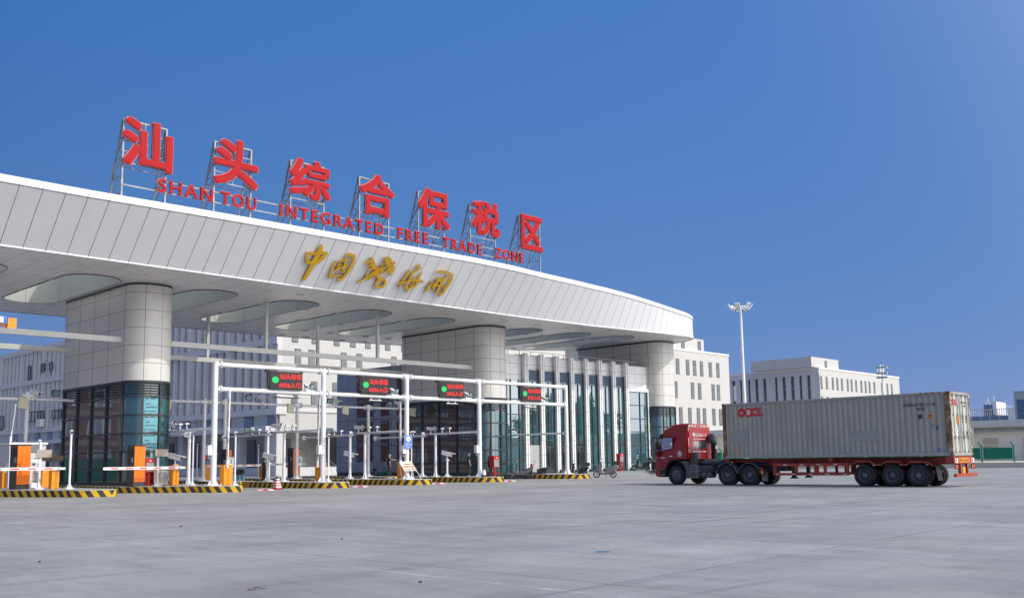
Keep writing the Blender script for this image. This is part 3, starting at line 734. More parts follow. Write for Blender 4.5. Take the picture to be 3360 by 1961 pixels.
# --- low dock building, fence, kerb at the far right
lb = thing('dock_shed', 'low cream dock shed with a flat grey roof slab behind the green fence', 'building', (130, 45, 0))
XF = 103.5
mb = MB(); mb.box(123.2, 150, -20, 80, 4.5, 5.3); mb.build('roof_slab', mat('shed_slab', (.55, .55, .56), .8), lb)
M['shedwall'] = mat('shed_cream_render', (.86, .79, .66), .8, var=.05)
mb = MB(); mb.box(124, 150, -20, 80, 0, 4.5); mb.build('wall', M['shedwall'], lb)
mb = MB(); mb.box(123.4, 124, 41.5, 48, 0, 4.49); mb.build('cross_wall', M['shedwall'], lb)
mb = MB(); mb.box(123.4, 124.1, 30.5, 31.2, 0, 4.49); mb.build('pillar', M['shedwall'], lb)
for y in (30, 34.5, 39): 
    mb = MB(); mb.box(123.8, 124.02, y, y+1.6, .9, 3.2); mb.build('door', mat('tan_door', (.55, .47, .34), .7), lb)
mb = MB(); mb.box(123.6, 123.9, 24, 41.4, 3.95, 4.25); mb.build('roller_housing', M['steel'], lb)
mb = MB(); mb.box(XF, XF+14, -30, 95, 0, .52); structure(mb.build('kerb', M['beigewall']))
fence = thing('fence', 'green mesh fence with bent post tops standing on the cream kerb', 'fence', (XF+1, 40, .5))
def yat(p): return yx(p, XF+1)
fy = [yat(3222)-3.05*k for k in range(-18, 10)]
for y in fy:
    mb = MB(); mb.cyl((XF+1, y, .5), (XF+1, y, 2.2), .085, n=8); mb.cyl((XF+1, y, 2.2), (XF+.8, y+.2, 2.55), .085, n=8); mb.build('post', M['greenpost'], fence)
for k in range(len(fy)-1):
    mb = MB(); mb.box(XF+1.05, XF+1.1, fy[k+1]+.15, fy[k]-.15, .85, 1.98)
    if fy[k] > yat(3310): mb.build('mesh_panel', M['teal'], fence)
mb = MB(); mb.box(XF+.97, XF+1.03, fy[-1], fy[0], 2.2, 2.27); mb.build('rail', mat('pale_rail', (.6, .72, .64), .5), fence)
# --- far glass block and grey tower
gb = thing('glass_block', 'distant glass walled block with roof railings above the dock shed', 'building', (420, 120, 0))
XG = 420.0
ya_, yb_ = yx(3345, XG), yx(3150, XG)
gz0 = at(3250, 1385, 0, XG).z; gz1 = at(3250, 1352, 0, XG).z
M['farglass'] = panel_mat('distant_glass', (.15, .23, .33), 3.6, 4.0, .35, .5, lc=(.42, .48, .55), rough=.15, coord='Object', axes=(1, 2), ov=-1)
mb = MB(); mb.box(XG, XG+40, ya_+3, yb_, 0, gz1-1.5); mb.build('glazed_wall', M['farglass'], gb)
mb = MB(); mb.box(XG+1, XG+20, yx(3280, XG), yx(3237, XG), gz1-1.5, gz1+3.2); mb.build('roof_house', M['farglass'], gb)
mb = MB(); mb.box(XG+.5, XG+12, yx(3281, XG), yx(3268, XG), gz1-1, gz1+4.2); mb.build('stair_tower', M['white'], gb)
mb = MB()
for k in range(26):
    y = ya_+3+(yb_-ya_-3)*k/25; mb.box(XG+.2, XG+.45, y-.12, y+.12, gz1-1.5, gz1+1.4)
mb.box(XG+.2, XG+.4, ya_+3, yb_, gz1+1.2, gz1+1.45); mb.build('roof_rail', M['white'], gb)
mb = MB()
for p, h in ((3247, 5.5), (3254, 6.5), (3258, 5), (3275, 7)): y = yx(p, XG+5); mb.cyl((XG+5, y, gz1+3), (XG+5, y, gz1+h), .12, n=6); mb.box(XG+4.8, XG+5.2, y-.2, y+.2, gz1+h-1.6, gz1+h-.6)
mb.build('antenna', M['white'], gb)
mb = MB(); mb.box(XG-.1, XG+6, ya_-.8, ya_+3, 0, gz1+1.5)
mb.build('white_frame', M['white'], gb)
tw = thing('tower_block', 'grey tower block with small blue windows cut by the right edge of the photo', 'building', (300, 80, 0))
XT = 300.0; yT = yx(3342, XT); zT = at(3350, 1282, 0, XT).z
mb = MB(); mb.box(XT, XT+20, yT-14, yT, 0, zT); mb.build('wall', mat('grey_tower_render', (.36, .40, .43), .7), tw)
for k, py in enumerate((1320, 1343, 1367)):
    z = at(3350, py, 0, XT).z; mb = MB(); mb.box(XT-.1, XT, yT-3.6, yT-.7, z-1.0, z+.9); mb.build('window', mat('blue_pane', (.03, .13, .26), .2), tw)

# --- tall floodlight mast
LX, LY = 85.0, 50.0
mast = thing('floodlight_mast', 'tall white pole topped by a ring of white floodlights behind the container', 'street lamp', (LX, LY, 0))
zt = 16.3
mb = MB(); mb.cyl((LX, LY, 0), (LX, LY, zt), .22, .11, n=14); mb.build('pole', M['post'], mast, smooth=40)
mb = MB(); ring_ = [(LX+.72*math.cos(a), LY+.72*math.sin(a), zt) for a in [2*math.pi*k/24 for k in range(25)]]
mb.tube(ring_, .055); mb.tube([(p[0], p[1], p[2]-.28) for p in ring_], .05)
for k in range(3): a = 2*math.pi*k/3; mb.bar((LX, LY, zt-.15), (LX+.72*math.cos(a), LY+.72*math.sin(a), zt-.1), .07)
mb.build('ring_frame', M['post'], mast)
for k in range(6):
    a = 2*math.pi*k/6+.25; d = Vector((math.cos(a), math.sin(a), 0)); t_ = Vector((-d.y, d.x, 0)); c = Vector((LX, LY, zt-.0))+d*1.0
    up = (Vector((0, 0, 1))+d*.8).normalized(); nn = up.cross(t_)
    mb = MB(); mb.obox(c, t_*.24, up*.36, nn*.04); mb.obox(c-up*.3-d*.1, t_*.05, up*.1, nn*.1, 1); mb.build('floodlight', [M['post'], M['dark']], mast)
mast2 = thing('floodlight_mast', 'thin distant pole with stacked floodlights in front of the slit window block', 'street lamp', (0, 0, 0))
X2_ = 160.0; p2 = at(2893, 1205, 0, X2_)
mb = MB(); mb.cyl((p2.x, p2.y, 0), (p2.x, p2.y, p2.z), .16, .1, n=8); mb.build('pole', M['post'], mast2)
mb = MB()
for dz in (0, -1.0, -1.7):
    mb.box(p2.x-.2, p2.x+.2, p2.y-.9, p2.y+.9, p2.z+dz-.15, p2.z+dz+.2)
mb.build('floodlight', M['lens'], mast2)
# --- crane jib at the left edge
M['craney'] = mat('crane_orange', (.75, .26, .01), .5)
cr = thing('tower_crane', 'orange tower crane jib end with a blue sign board at the left edge', 'crane', (0, 0, 0))
YJ = 210.0; pa, pb = at(0, 1072, 1, YJ), at(49, 1068, 1, YJ)
mb = MB()
for k in range(14):
    x = pb.x-1.5-2*k; mb.bar((x, YJ, pa.z-.6), (x-1, YJ, pa.z+.6), .16); mb.bar((x-1, YJ, pa.z+.6), (x-2, YJ, pa.z-.6), .16)
mb.bar((pa.x-25, YJ, pa.z-.6), (pb.x, YJ, pa.z-.6), .3); mb.bar((pa.x-25, YJ, pa.z+.6), (pb.x, YJ, pa.z+.6), .3)
mb.build('jib', M['craney'], cr)
mb = MB(); mb.box(pb.x-1.7, pb.x+.0, YJ-.9, YJ+.9, pa.z-1.1, pa.z+1.9); mb.build('counterweight', M['craney'], cr)
mb = MB(); mb.box(pa.x-12, pb.x-1.9, YJ-1.0, YJ-.9, pa.z+.7, pa.z+2.2, 0)
for k in range(3): mb.box(pb.x-3.7-1.75*k, pb.x-2.6-1.75*k, YJ-1.06, YJ-1.0, pa.z+.85, pa.z+2.0, 1)
mb.build('sign_board', [M['blue'], M['white']], cr)
mb = MB(); mb.box(-12, -9, YJ-1, YJ+1, 0, pa.z); mb.build('mast', M['craney'], cr)

# --- what stands to the sides and shows only as reflections in the glass
pbm = panel_mat('purple_brown_wall', (.13, .06, .075), None, 3.4, .3, .5, lc=(.22, .2, .2), rough=.8, coord='Object', axes=(0, 2), ov=-.6)
bb = thing('brick_block', 'purple brown block with white framed windows mirrored in the pier glass', 'building', (-10, 112, 0))
mb = MB(); mb.box(-42, 14, 110, 126, 0, 17); mb.build('wall', pbm, bb)
for z in (1.2, 4.7, 8.1, 11.5):
    mb = MB()
    for k in range(13): mb.box(-41+4.2*k, -38.4+4.2*k, 109.85, 110, z, z+2.0, 0)
    mb.build('window_row', M['louvre'], bb)
    mb = MB()
    for k in range(13):
        for j in range(4): mb.box(-41+4.2*k+.84*j, -40.9+4.2*k+.84*j, 109.8, 109.84, z, z+2.0)
    mb.build('window_frames', M['white'], bb)
hd = thing('hoarding', 'green site fence mirrored low in the pier glass', 'fence', (-8, 92, 0))
mb = MB(); mb.box(-40, 16, 92, 92.1, 0, 2.2); mb.build('panel', mat('dark_teal_hoarding', (.0, .11, .09), .7), hd)
mb = MB(); mb.box(-14, 6, 91.8, 91.9, 1.2, 2.2); mb.build('banner', M['red'], hd)

# trees off to the right that show only as reflections in the office glass
def leaf_mat():
    t = NT('tree_leaf'); b = t.b; b.inputs['Roughness'].default_value = .6
    t.l(t.ramp(t.noise(1.2, 3), [(.3, (.02, .05, .02)), (.7, (.07, .12, .04))]), b.inputs['Base Color']); return t.m
M['leaf'] = leaf_mat(); M['bark'] = mat('tree_bark', (.10, .075, .05), .9)
rt = random.Random(3)
def tree(name, label, X, Y, h):
    T = thing(name, label, 'tree', (0, 0, 0), 'trees mirrored in the office glass')
    mb = MB(); mb.tube([(0, 0, 0), (.1, .05, h*.3), (0, .1, h*.6)], [.22, .16, .08], 8)
    for k in range(5): a = k*1.3; mb.tube([(0, 0, h*.35), (h*.14*math.cos(a), h*.14*math.sin(a), h*.6)], [.09, .04], 6)
    mb.build('trunk', M['bark'], T)
    mb = MB()
    blobs = [(rt.gauss(0, h*.13), rt.gauss(0, h*.13), h*rt.uniform(.45, .9), h*rt.uniform(.10, .17)) for _ in range(12)]
    for bx, by, bz, br in blobs:
        for _ in range(110):
            d = Vector((rt.gauss(0, 1), rt.gauss(0, 1), rt.gauss(0, .8))).normalized(); c = Vector((bx, by, bz))+d*br*rt.uniform(.6, 1.05)
            a = Vector((rt.gauss(0, 1), rt.gauss(0, 1), rt.gauss(0, 1))).normalized(); b_ = d.cross(a).normalized()*.22; a = a*.3
            mb.add([c-a, c+b_, c+a, c-b_], [(0, 1, 2, 3)])
    mb.build('crown', M['leaf'], T, recalc=False)
    T.location = (X, Y, 0); return T
t0_ = tree('tree', 'leafy green tree mirrored in the right hand office glass', 120, 2, 11.5)
for x, y, s_, rz in ((129, -6, 1.1, 1), (112, 10, .8, 2), (139, -3, .95, 3), (146, -12, 1.2, .5), (106, 3, .75, 4), (152, -20, 1.1, 2.2), (134, -16, .9, 5)):
    c = copy_tree(t0_); c.location = (x, y, 0); c.scale = (s_,)*3; c.rotation_euler = (0, 0, rz)

# ================================================================== red roof sign
YS = 47.8
CH7 = [('汕', 20.84, 23.63, 16.84, 19.47), ('头', 26.0, 28.79, 16.9, 19.64), ('综', 30.87, 33.8, 17.10, 19.54), ('合', 35.97, 38.77, 16.94, 19.68),
       ('保', 40.75, 43.62, 16.9, 19.64), ('税', 45.69, 48.47, 17.2, 19.71), ('区', 50.67, 53.03, 16.84, 19.49)]
FRX = [(21.0, 23.34), (26.16, 28.44), (31.09, 33.44), (36.12, 38.45), (40.97, 43.24), (45.69, 48.17), (50.63, 52.93)]
M['frame'] = mat('weathered_steel_frame', (.26, .275, .29), .5, .5, var=.2)
LBL = ['red character of water radical and mountain at the left end of the roof sign', 'red head character standing second on the roof sign', 'red character with silk radical standing third on the roof sign',
       'red character shaped like a roof over a mouth, middle of the roof sign', 'red character with person radical right of the middle of the roof sign', 'red character with grain radical standing sixth on the roof sign', 'red open box character at the right end of the roof sign']
for (chs, x0, x1, z0, z1), (fa, fb), lab in zip(CH7, FRX, LBL):
    T = thing('roof_sign_character', lab, 'sign', ((x0+x1)/2, YS, 15), 'characters of the red roof sign')
    gx = .045
    mb = MB(); add_text(mb, chs, (x0+gx, YS-.1, z0+gx), (1, 0, 0), (0, 0, 1), x1-x0-2*gx, z1-z0-2*gx, .05, .026, ref=(chs, .026)); mb.build('letter_face', M['letter'], T)
    mb = MB(); add_text(mb, chs, (x0, YS, z0), (1, 0, 0), (0, 0, 1), x1-x0, z1-z0, .1, .040, ref=(chs, .040)); mb.build('letter_edge', M['pink'], T)
    mb = MB(); zt = 19.32; yf = YS+.14
    for x in (fa, fb):
        mb.bar((x, yf, 14.3), (x, yf, zt), .09); mb.bar((x-.04, yf+1.15, zt-.1), (x-.04, yf+2.0, 14.3), .08) if False else None
        mb.bar((x, yf+.1, zt), (x, yf+1.7, 14.6), .08)
        zz = [19.32, 18.3, 17.3, 16.3, 15.4, 14.7]
        for a, b_ in zip(zz, zz[1:]):
            f = lambda z: yf+.1+1.6*(zt-z)/(zt-14.6)
            mb.bar((x, yf, a), (x, f(b_), b_), .05); mb.bar((x, yf, b_), (x, f(b_), b_), .05)
    for z in (zt, 18.75, 18.2, 17.65, 17.05): mb.bar((fa, yf, z), (fb, yf, z), .07 if z in (zt, 17.05) else .045)
    for z in (zt, 17.05): mb.bar((fa, yf+.1+1.6*(zt-z)/(zt-14.6), z), (fb, yf+.1+1.6*(zt-z)/(zt-14.6), z), .05)
    mb.bar(((fa+fb)/2, yf, zt), ((fa+fb)/2, yf, 17.05), .045)
    mb.build('steel_frame', M['frame'], T)
T = thing('roof_sign_rails', 'two thin steel rails carrying the small red English letters along the canopy roof', 'rail', (37, YS, 16))
mb = MB()
for z, a, b_ in ((16.42, 23.2, 51.0), (15.84, 21.0, 51.0)): mb.bar((a, YS+.09, z), (b_, YS+.09, z), .07)
mb.build('rail', M['frame'], T)
for wd, x0, x1, lab in (('SHAN TOU', 22.82, 28.69, 'small red English word SHAN TOU on the roof rails'), ('INTEGRATED', 30.23, 37.87, 'small red English word INTEGRATED on the roof rails'),
                        ('FREE', 39.02, 41.66, 'small red English word FREE on the roof rails'), ('TRADE', 42.88, 46.63, 'small red English word TRADE on the roof rails'), ('ZONE', 47.93, 50.9, 'small red English word ZONE on the roof rails')):
    T = thing('roof_sign_word', lab, 'sign', ((x0+x1)/2, YS, 15.7), 'English words of the roof sign')
    sp = 1.28 if wd != 'SHAN TOU' else 1.2
    if wd == 'SHAN TOU':
        for w2, a, b_ in (('SHAN', x0, x0+3.18), ('TOU', x0+3.62, x1)):
            mb = MB(); add_text(mb, w2, (a+.03, YS-.11, 15.78), (1, 0, 0), (0, 0, 1), b_-a-.06, .71, .05, .012, 1.2); mb.build('letter_face', M['letter'], T)
            mb = MB(); add_text(mb, w2, (a, YS-.05, 15.75), (1, 0, 0), (0, 0, 1), b_-a, .77, .08, .022, 1.2); mb.build('letter_edge', M['pink'], T)
        continue
    mb = MB(); add_text(mb, wd, (x0+.03, YS-.11, 15.78), (1, 0, 0), (0, 0, 1), x1-x0-.06, .71, .05, .012, sp, ref=(wd, .012)); mb.build('letter_face', M['letter'], T)
    mb = MB(); add_text(mb, wd, (x0, YS-.05, 15.75), (1, 0, 0), (0, 0, 1), x1-x0, .77, .08, .022, sp, ref=(wd, .022)); mb.build('letter_edge', M['pink'], T)

# ================================================================== gold lettering on the fascia
FA, FB = Vector((0, YFR, 12.0)), Vector((0, YFR-2.3, 14.63))
fu = (FB-FA).normalized(); fn = Vector((1, 0, 0)).cross(fu)            # faces out and down
def on_fascia(px, py, o=0.0):
    d = ray(px, py); C0 = Vector((0, 0, CH)); q = FA+fn*o; t = (q-C0).dot(fn)/d.dot(fn); return C0+d*t
def gp(p, o): return on_fascia(960+p[0]/4.5, 780+p[1]/4.5, o)
_gk = [0]
def stroke(mb, pts, wd, lo=.05, hi=.17, closed=False):
    ws = wd if isinstance(wd, (list, tuple)) else [wd]*len(pts)
    # smooth the line a little
    P, W = [], []
    n_ = len(pts); seg = n_ if closed else n_-1
    for i in range(seg):
        p0, p1, p2_, p3 = [pts[(i+j) % n_] if closed else pts[min(max(i+j, 0), n_-1)] for j in (-1, 0, 1, 2)]
        for k in range(5):
            t = k/5; c = [.5*((2*p1[d])+(-p0[d]+p2_[d])*t+(2*p0[d]-5*p1[d]+4*p2_[d]-p3[d])*t*t+(-p0[d]+3*p1[d]-3*p2_[d]+p3[d])*t**3) for d in (0, 1)]
            P.append(Vector(c)); W.append(ws[i]+(ws[(i+1) % n_]-ws[i])*t)
    if not closed: P.append(Vector(pts[-1])); W.append(ws[-1])
    Lf, Rt = [], []
    m_ = len(P)
    for i in range(m_):
        d = (P[(i+1) % m_ if closed else min(i+1, m_-1)]-P[i-1 if closed else max(i-1, 0)]).normalized(); nn = Vector((-d.y, d.x))
        Lf.append(P[i]+nn*W[i]/2); Rt.append(P[i]-nn*W[i]/2)
    _gk[0] += 1; h = hi+.004*(_gk[0] % 14)
    if closed:
        rings = [[gp(a, h) for a in Lf+Lf[:1]], [gp(a, h) for a in Rt+Rt[:1]], [gp(a, lo) for a in Rt+Rt[:1]], [gp(a, lo) for a in Lf+Lf[:1]], [gp(a, h) for a in Lf+Lf[:1]]]
        mb.loft(rings[:2], False, 0); mb.loft(rings[1:3], False, 1); mb.loft(rings[2:4], False, 1); mb.loft(rings[3:5], False, 1)
    else:
        def cap(c, nn, w_, s): return [c+nn*w_/2*math.cos(a)+Vector((-nn.y, nn.x))*s*w_/2*math.sin(a) for a in [math.pi*k/5 for k in range(1, 5)]]
        d0 = (P[1]-P[0]).normalized(); d1 = (P[-1]-P[-2]).normalized(); n1 = Vector((-d1.y, d1.x)); n0 = Vector((-d0.y, d0.x))
        poly = Lf+cap(P[-1], n1, W[-1]*.9, -1)+Rt[::-1]+cap(P[0], -n0, W[0]*.9, -1)
        # front as a strip plus capped ends, sides as a wall
        mb.loft([[gp(a, h) for a in Lf], [gp(a, h) for a in Rt]], False, 0)
        for c, q in ((P[-1], [Lf[-1]]+cap(P[-1], n1, W[-1]*.9, -1)+[Rt[-1]]), (P[0], [Rt[0]]+cap(P[0], -n0, W[0]*.9, -1)+[Lf[0]])):
            mb.add([gp(a, h) for a in q], [tuple(range(len(q)))], 0)
        pl = poly+poly[:1]
        mb.loft([[gp(a, h) for a in pl], [gp(a, lo) for a in pl]], False, 1)
GOLD = {
 'gold brush character with one long slanting tail, leftmost on the fascia': [([(425, 122), (400, 200), (352, 290), (300, 390), (240, 500), (172, 612)], [44, 70, 62, 66, 56, 44]), ([(218, 225), (212, 300), (212, 378)], 36), ([(215, 232), (330, 232), (430, 222), (505, 232)], [36, 44, 46, 42]), ([(505, 236), (450, 295), (372, 352)], [46, 56, 46]), ([(212, 368), (300, 362), (385, 362)], [40, 46, 40])],
 'gold brush character of a frame around small strokes, second on the fascia': [([(638, 352), (600, 430), (572, 510), (548, 594)], [26, 34, 36, 30]), ([(800, 250), (850, 250), (905, 276)], [28, 44, 36]), ([(908, 262), (908, 330), (868, 430), (800, 530), (740, 600), (690, 628), (676, 600)], [34, 42, 40, 40, 38, 34, 22]), ([(692, 345), (745, 340), (800, 322)], 26), ([(797, 300), (776, 380), (752, 450), (742, 512)], [26, 30, 28, 26]), ([(665, 412), (720, 398)], 24), ([(700, 360), (672, 430), (650, 480)], 22), ([(622, 480), (690, 452), (740, 432), (770, 500)], [20, 26, 22, 26]), ([(842, 316), (845, 326)], 30), ([(600, 572), (650, 560), (704, 556)], [30, 34, 28]), ([(815, 400), (770, 440)], 22)],
 'gold crossed key and winged staff emblem in the middle of the fascia': [([(1165, 300), (1205, 400), (1245, 500), (1275, 610)], [40, 42, 42, 40]), ([(1300, 618), (1362, 622), (1362, 690), (1310, 728), (1245, 722), (1240, 665)], 36, True), ([(1145, 335), (1175, 400), (1200, 458)], 24), ([(1085, 372), (1150, 348)], 34), ([(1110, 418), (1160, 400)], 22), ([(1135, 466), (1190, 448)], 30),
      ([(962, 660), (1040, 618), (1130, 572), (1240, 512), (1350, 445), (1480, 385)], [24, 26, 28, 28, 26, 24]), ([(1500, 368), (1503, 372)], 46), ([(1348, 292), (1400, 312), (1440, 345)], [12, 48, 60]), ([(1430, 300), (1452, 340)], 34), ([(1368, 330), (1400, 372), (1420, 400)], [16, 40, 50]), ([(1470, 395), (1488, 440), (1460, 500), (1440, 566)], [24, 46, 52, 12]), ([(1430, 400), (1440, 450), (1428, 500)], [40, 40, 14]),
      ([(1095, 560), (1125, 535), (1158, 548), (1160, 585), (1125, 608), (1098, 592)], 20, True), ([(1172, 525), (1200, 500), (1228, 505), (1230, 545), (1200, 566), (1175, 550)], 20, True), ([(1255, 470), (1280, 445), (1305, 462), (1310, 505), (1280, 535), (1258, 510)], 22, True), ([(1320, 440), (1330, 395), (1370, 378), (1400, 400)], 24), ([(1300, 480), (1345, 505), (1385, 500), (1412, 465)], 24)],
 'gold brush character with three water strokes, right of the emblem': [([(1722, 488), (1690, 545), (1650, 602), (1608, 648)], [28, 36, 30, 18]), ([(1558, 668), (1640, 662), (1720, 640), (1800, 625), (1870, 632), (1925, 648)], [28, 30, 24, 28, 32, 30]), ([(1580, 735), (1596, 700)], [30, 22]), ([(1868, 410), (1852, 432)], [46, 30]), ([(1895, 445), (1845, 480), (1790, 510), (1745, 580), (1690, 680)], [26, 30, 32, 32, 26]), ([(1672, 690), (1690, 740), (1700, 785)], [20, 40, 26]), ([(1700, 770), (1760, 730), (1830, 705)], [30, 28, 26]), ([(1898, 525), (1878, 570), (1850, 640), (1800, 715)], [30, 26, 28, 22]), ([(1740, 715), (1790, 660), (1815, 590)], [18, 26, 22])],
 'gold brush character of a gate around strokes, rightmost on the fascia': [([(2130, 510), (2190, 500), (2260, 508), (2330, 530), (2362, 560)], [26, 30, 28, 32, 34]), ([(2358, 548), (2345, 620), (2290, 710), (2230, 800), (2190, 845)], [34, 38, 36, 38, 30]), ([(2172, 800), (2186, 840)], [20, 34]), ([(2068, 645), (2030, 710), (1990, 760), (1978, 780)], [18, 26, 36, 40]), ([(2008, 690), (1990, 720)], 18), ([(2085, 690), (2150, 640), (2230, 605), (2278, 578)], [20, 26, 26, 28]), ([(2150, 585), (2140, 650), (2105, 720), (2075, 762)], [26, 28, 26, 28]), ([(2235, 600), (2190, 690), (2140, 780), (2110, 815)], [24, 30, 30, 26]), ([(2062, 718), (2130, 700), (2200, 712)], [22, 26, 22]), ([(2180, 650), (2235, 640), (2258, 600)], [20, 24, 22]), ([(2220, 700), (2225, 735)], 20)]}
for lab, st in GOLD.items():
    cx = [p for s_ in st for p in s_[0]]; c = gp((sum(p[0] for p in cx)/len(cx), sum(p[1] for p in cx)/len(cx)), .05)
    T = thing('fascia_character', lab, 'sign', c, 'gold lettering on the fascia')
    mb = MB()
    for s_ in st: stroke(mb, s_[0], s_[1], closed=len(s_) > 2)
    mb.build('raised_strokes', [M['gold'], M['goldside']], T, recalc=False)

# ================================================================== kerbed islands
PX = [27.0, 34.17, 40.68, 47.26, 56.57]
ZI = .355
def stripe_mat(name, sl):
    t = NT(name); b = t.b; b.inputs['Roughness'].default_value = .6
    tc = t.n('ShaderNodeTexCoord'); sp = t.n('ShaderNodeSeparateXYZ'); t.l(tc.outputs['UV'], sp.inputs[0])
    u = t.math('MULTIPLY', t.math('ABSOLUTE', sp.outputs[0]), 1.0)
    u = t.math('ADD', t.math('ADD', u, t.math('MULTIPLY', sp.outputs[1], sl)), 100.0)
    k = t.math('GREATER_THAN', t.math('FRACT', t.math('DIVIDE', u, .56)), .5)
    yl = t.ramp(t.noise(2.5, 6), [(.3, (.56, .34, .01)), (.6, (.72, .43, .006))]); bk = t.ramp(t.noise(3, 6), [(.3, (.018, .018, .018)), (.7, (.05, .05, .048))])
    c = t.mix(k, bk, yl)
    scuff = t.ramp(t.noise(2.2, 10, .75, 'Object', ((1, 1, 4), (0, 0, 0))), [(.60, (0, 0, 0)), (.72, (.6,)*3)])
    t.l(t.mix(scuff, c, (.20, .18, .15)), b.inputs['Base Color']); return t.m
M['stripeA'] = stripe_mat('hazard_stripe', -.62); M['stripeB'] = stripe_mat('hazard_stripe_mirrored', .62)
M['islandtop'] = mat('island_concrete', (.36, .35, .34), .8, var=.12, scale=2, bump=.1)
M['plainyellow'] = mat('yellow_kerb_paint', (.62, .38, .008), .6, var=.1)
def island(poly, nose, mats, label, plain_end=True):
    # poly: outline starting at the far left corner, running down the left side, round the nose (index nose) and up the right side
    T = thing('lane_island', label, 'kerb', (sum(p[0] for p in poly)/len(poly), sum(p[1] for p in poly)/len(poly), 0), 'raised kerb islands between the lanes')
    us = [0.0]
    for a, b_ in zip(poly, poly[1:]): us.append(us[-1]+math.dist(a, b_))
    u0 = us[nose]; us = [u-u0 for u in us]
    mb = MB(); bev = .03
    mb.loft([[(p[0], p[1], 0) for p in poly], [(p[0], p[1], ZI-bev) for p in poly]], False, 0, uvs=lambda i, k: (us[k], (0, ZI)[i]))
    q = [(p[0], p[1]) for p in poly]
    mb.quad((*poly[-1], 0), (*poly[0], 0), (*poly[0], ZI), (*poly[-1], ZI), 1)
    mb.build('striped_kerb', [mats, M['plainyellow']], T, recalc=False)
    mb = MB(); inn = [(p[0]+(T.location.x-p[0])*.012, p[1]+(T.location.y-p[1])*.006) for p in poly]
    mb.loft([[(p[0], p[1], ZI-bev) for p in poly+poly[:1]], [(p[0], p[1], ZI) for p in inn+inn[:1]]], False); mb.add([(p[0], p[1], ZI) for p in inn], [tuple(range(len(inn)))])
    mb.build('top_slab', M['islandtop'], T, recalc=False)
    if plain_end:
        mb = MB(); x, y = poly[0]; mb.box(x-.006, x+.5, y-.9, y+.01, 0, ZI+.012); mb.build('yellow_end', M['plainyellow'], T)
    return T
def nose_pts(xl, xr, yn, yl):
    # left side, slanting nose, rounded tip
    pts = [(xl, yl)]
    a = (xl, yl-.9); tip = (xr-.55, yn); b_ = (xr, yn+.75)
    out = []
    for k in range(9):
        t = k/8; out.append(((1-t)**2*xl+2*t*(1-t)*(xl+.12)+t*t*tip[0], (1-t)**2*yl+2*t*(1-t)*(yn+.35)+t*t*tip[1]))
    for k in range(1, 9):
        t = k/8; out.append(((1-t)**2*tip[0]+2*t*(1-t)*xr+t*t*xr, (1-t)**2*yn+2*t*(1-t)*(yn-.02)+t*t*b_[1]))
    return out
ISL = ['striped kerb island at the left edge carrying the nearest orange kiosk', 'striped kerb island around the foot of the pier nearest the left edge', 'striped kerb island under the LED sign numbered two, beside the striped cone',
       'striped kerb island carrying the leaning notice board', 'striped kerb island where the guard stands beside the black cone', 'striped kerb island in front of the parked scooters']
def rng(a, b, n_): return [a+(b-a)*k/n_ for k in range(n_+1)]
pl = [(17.3, y) for y in rng(66, 54.5, 20)]+[(17.3+(19.25-17.3)*t, 54.5+(49.2-54.5)*t) for t in rng(0, 1, 8)[1:]]
p0_ = pl+nose_pts(19.3, 21.35, 47.6, 49.0)+[(21.4, y) for y in (52, 56, 60, 66)]
island(p0_, len(pl)+9, M['stripeA'], ISL[0])
pl = [(23.7, y) for y in rng(66, 53, 20)]+[(23.7+(26.05-23.7)*t, 53+(48.9-53)*t) for t in rng(0, 1, 8)[1:]]
island(pl+nose_pts(26.1, 28.05, 47.1, 48.7)+[(28.1, y) for y in (52, 56, 60, 66)], len(pl)+13, M['stripeA'], ISL[1])
for i in range(1, 5):
    x = PX[i]; ye = 56.3 if i < 4 else 51.5
    pl = [(x-1.0, y) for y in rng(ye, 49.3, 10)]
    island(pl+nose_pts(x-1.0, x+1.0, 47.15, 49.1)+[(x+1.0, y) for y in (50.5, ye)], len(pl)+6, M['stripeB'], ISL[i+1], i < 4)
    if i < 4:
        pl = [(x-1.0, y) for y in rng(69, 58.2, 12)]
        island(pl+[(x-.9, 57.9), (x-.6, 57.8), (x+.6, 57.8), (x+.9, 57.9)]+[(x+1.0, y) for y in (58.2, 62, 69)], len(pl)+1, M['stripeB'],
               ['second row kerb island carrying the orange kiosk with a screen under the canopy', 'second row kerb island carrying the dark kiosk with an orange front', 'second row kerb island in front of the slate wall and green bicycle'][i-1], False)
for (X, Y), lab in (((xy(875, 48.6), 48.6), 'red and white dome plate on the ground beside the striped cone'), ((xy(1182, 48.2), 48.2), 'red and white dome plate on the ground before the notice board island'), ((xy(1434, 48.4), 48.4), 'red and white dome plate on the ground right of the notice board island'), ((xy(1668, 48.2), 48.2), 'red and white dome plate on the ground before the scooters')):
    T = thing('dome_plate', lab, 'road plate', (X, Y, 0), 'red and white dome plates in the lanes'); mb = MB(); K = 20
    prof_ = [(.62, 0), (.54, .035), (.3, .065), (.01, .075)]
    for (r0, z0), (r1, z1) in zip(prof_, prof_[1:]):
        for k in range(K):
            a, b_ = 2*math.pi*k/K, 2*math.pi*(k+1)/K
            mb.quad((X+r0*math.cos(a), Y+r0*math.sin(a), z0), (X+r0*math.cos(b_), Y+r0*math.sin(b_), z0), (X+r1*math.cos(b_), Y+r1*math.sin(b_), z1), (X+r1*math.cos(a), Y+r1*math.sin(a), z1), (k//2) % 2)
    mb.build('plate', [M['red'], M['white']], T, smooth=40, recalc=False)

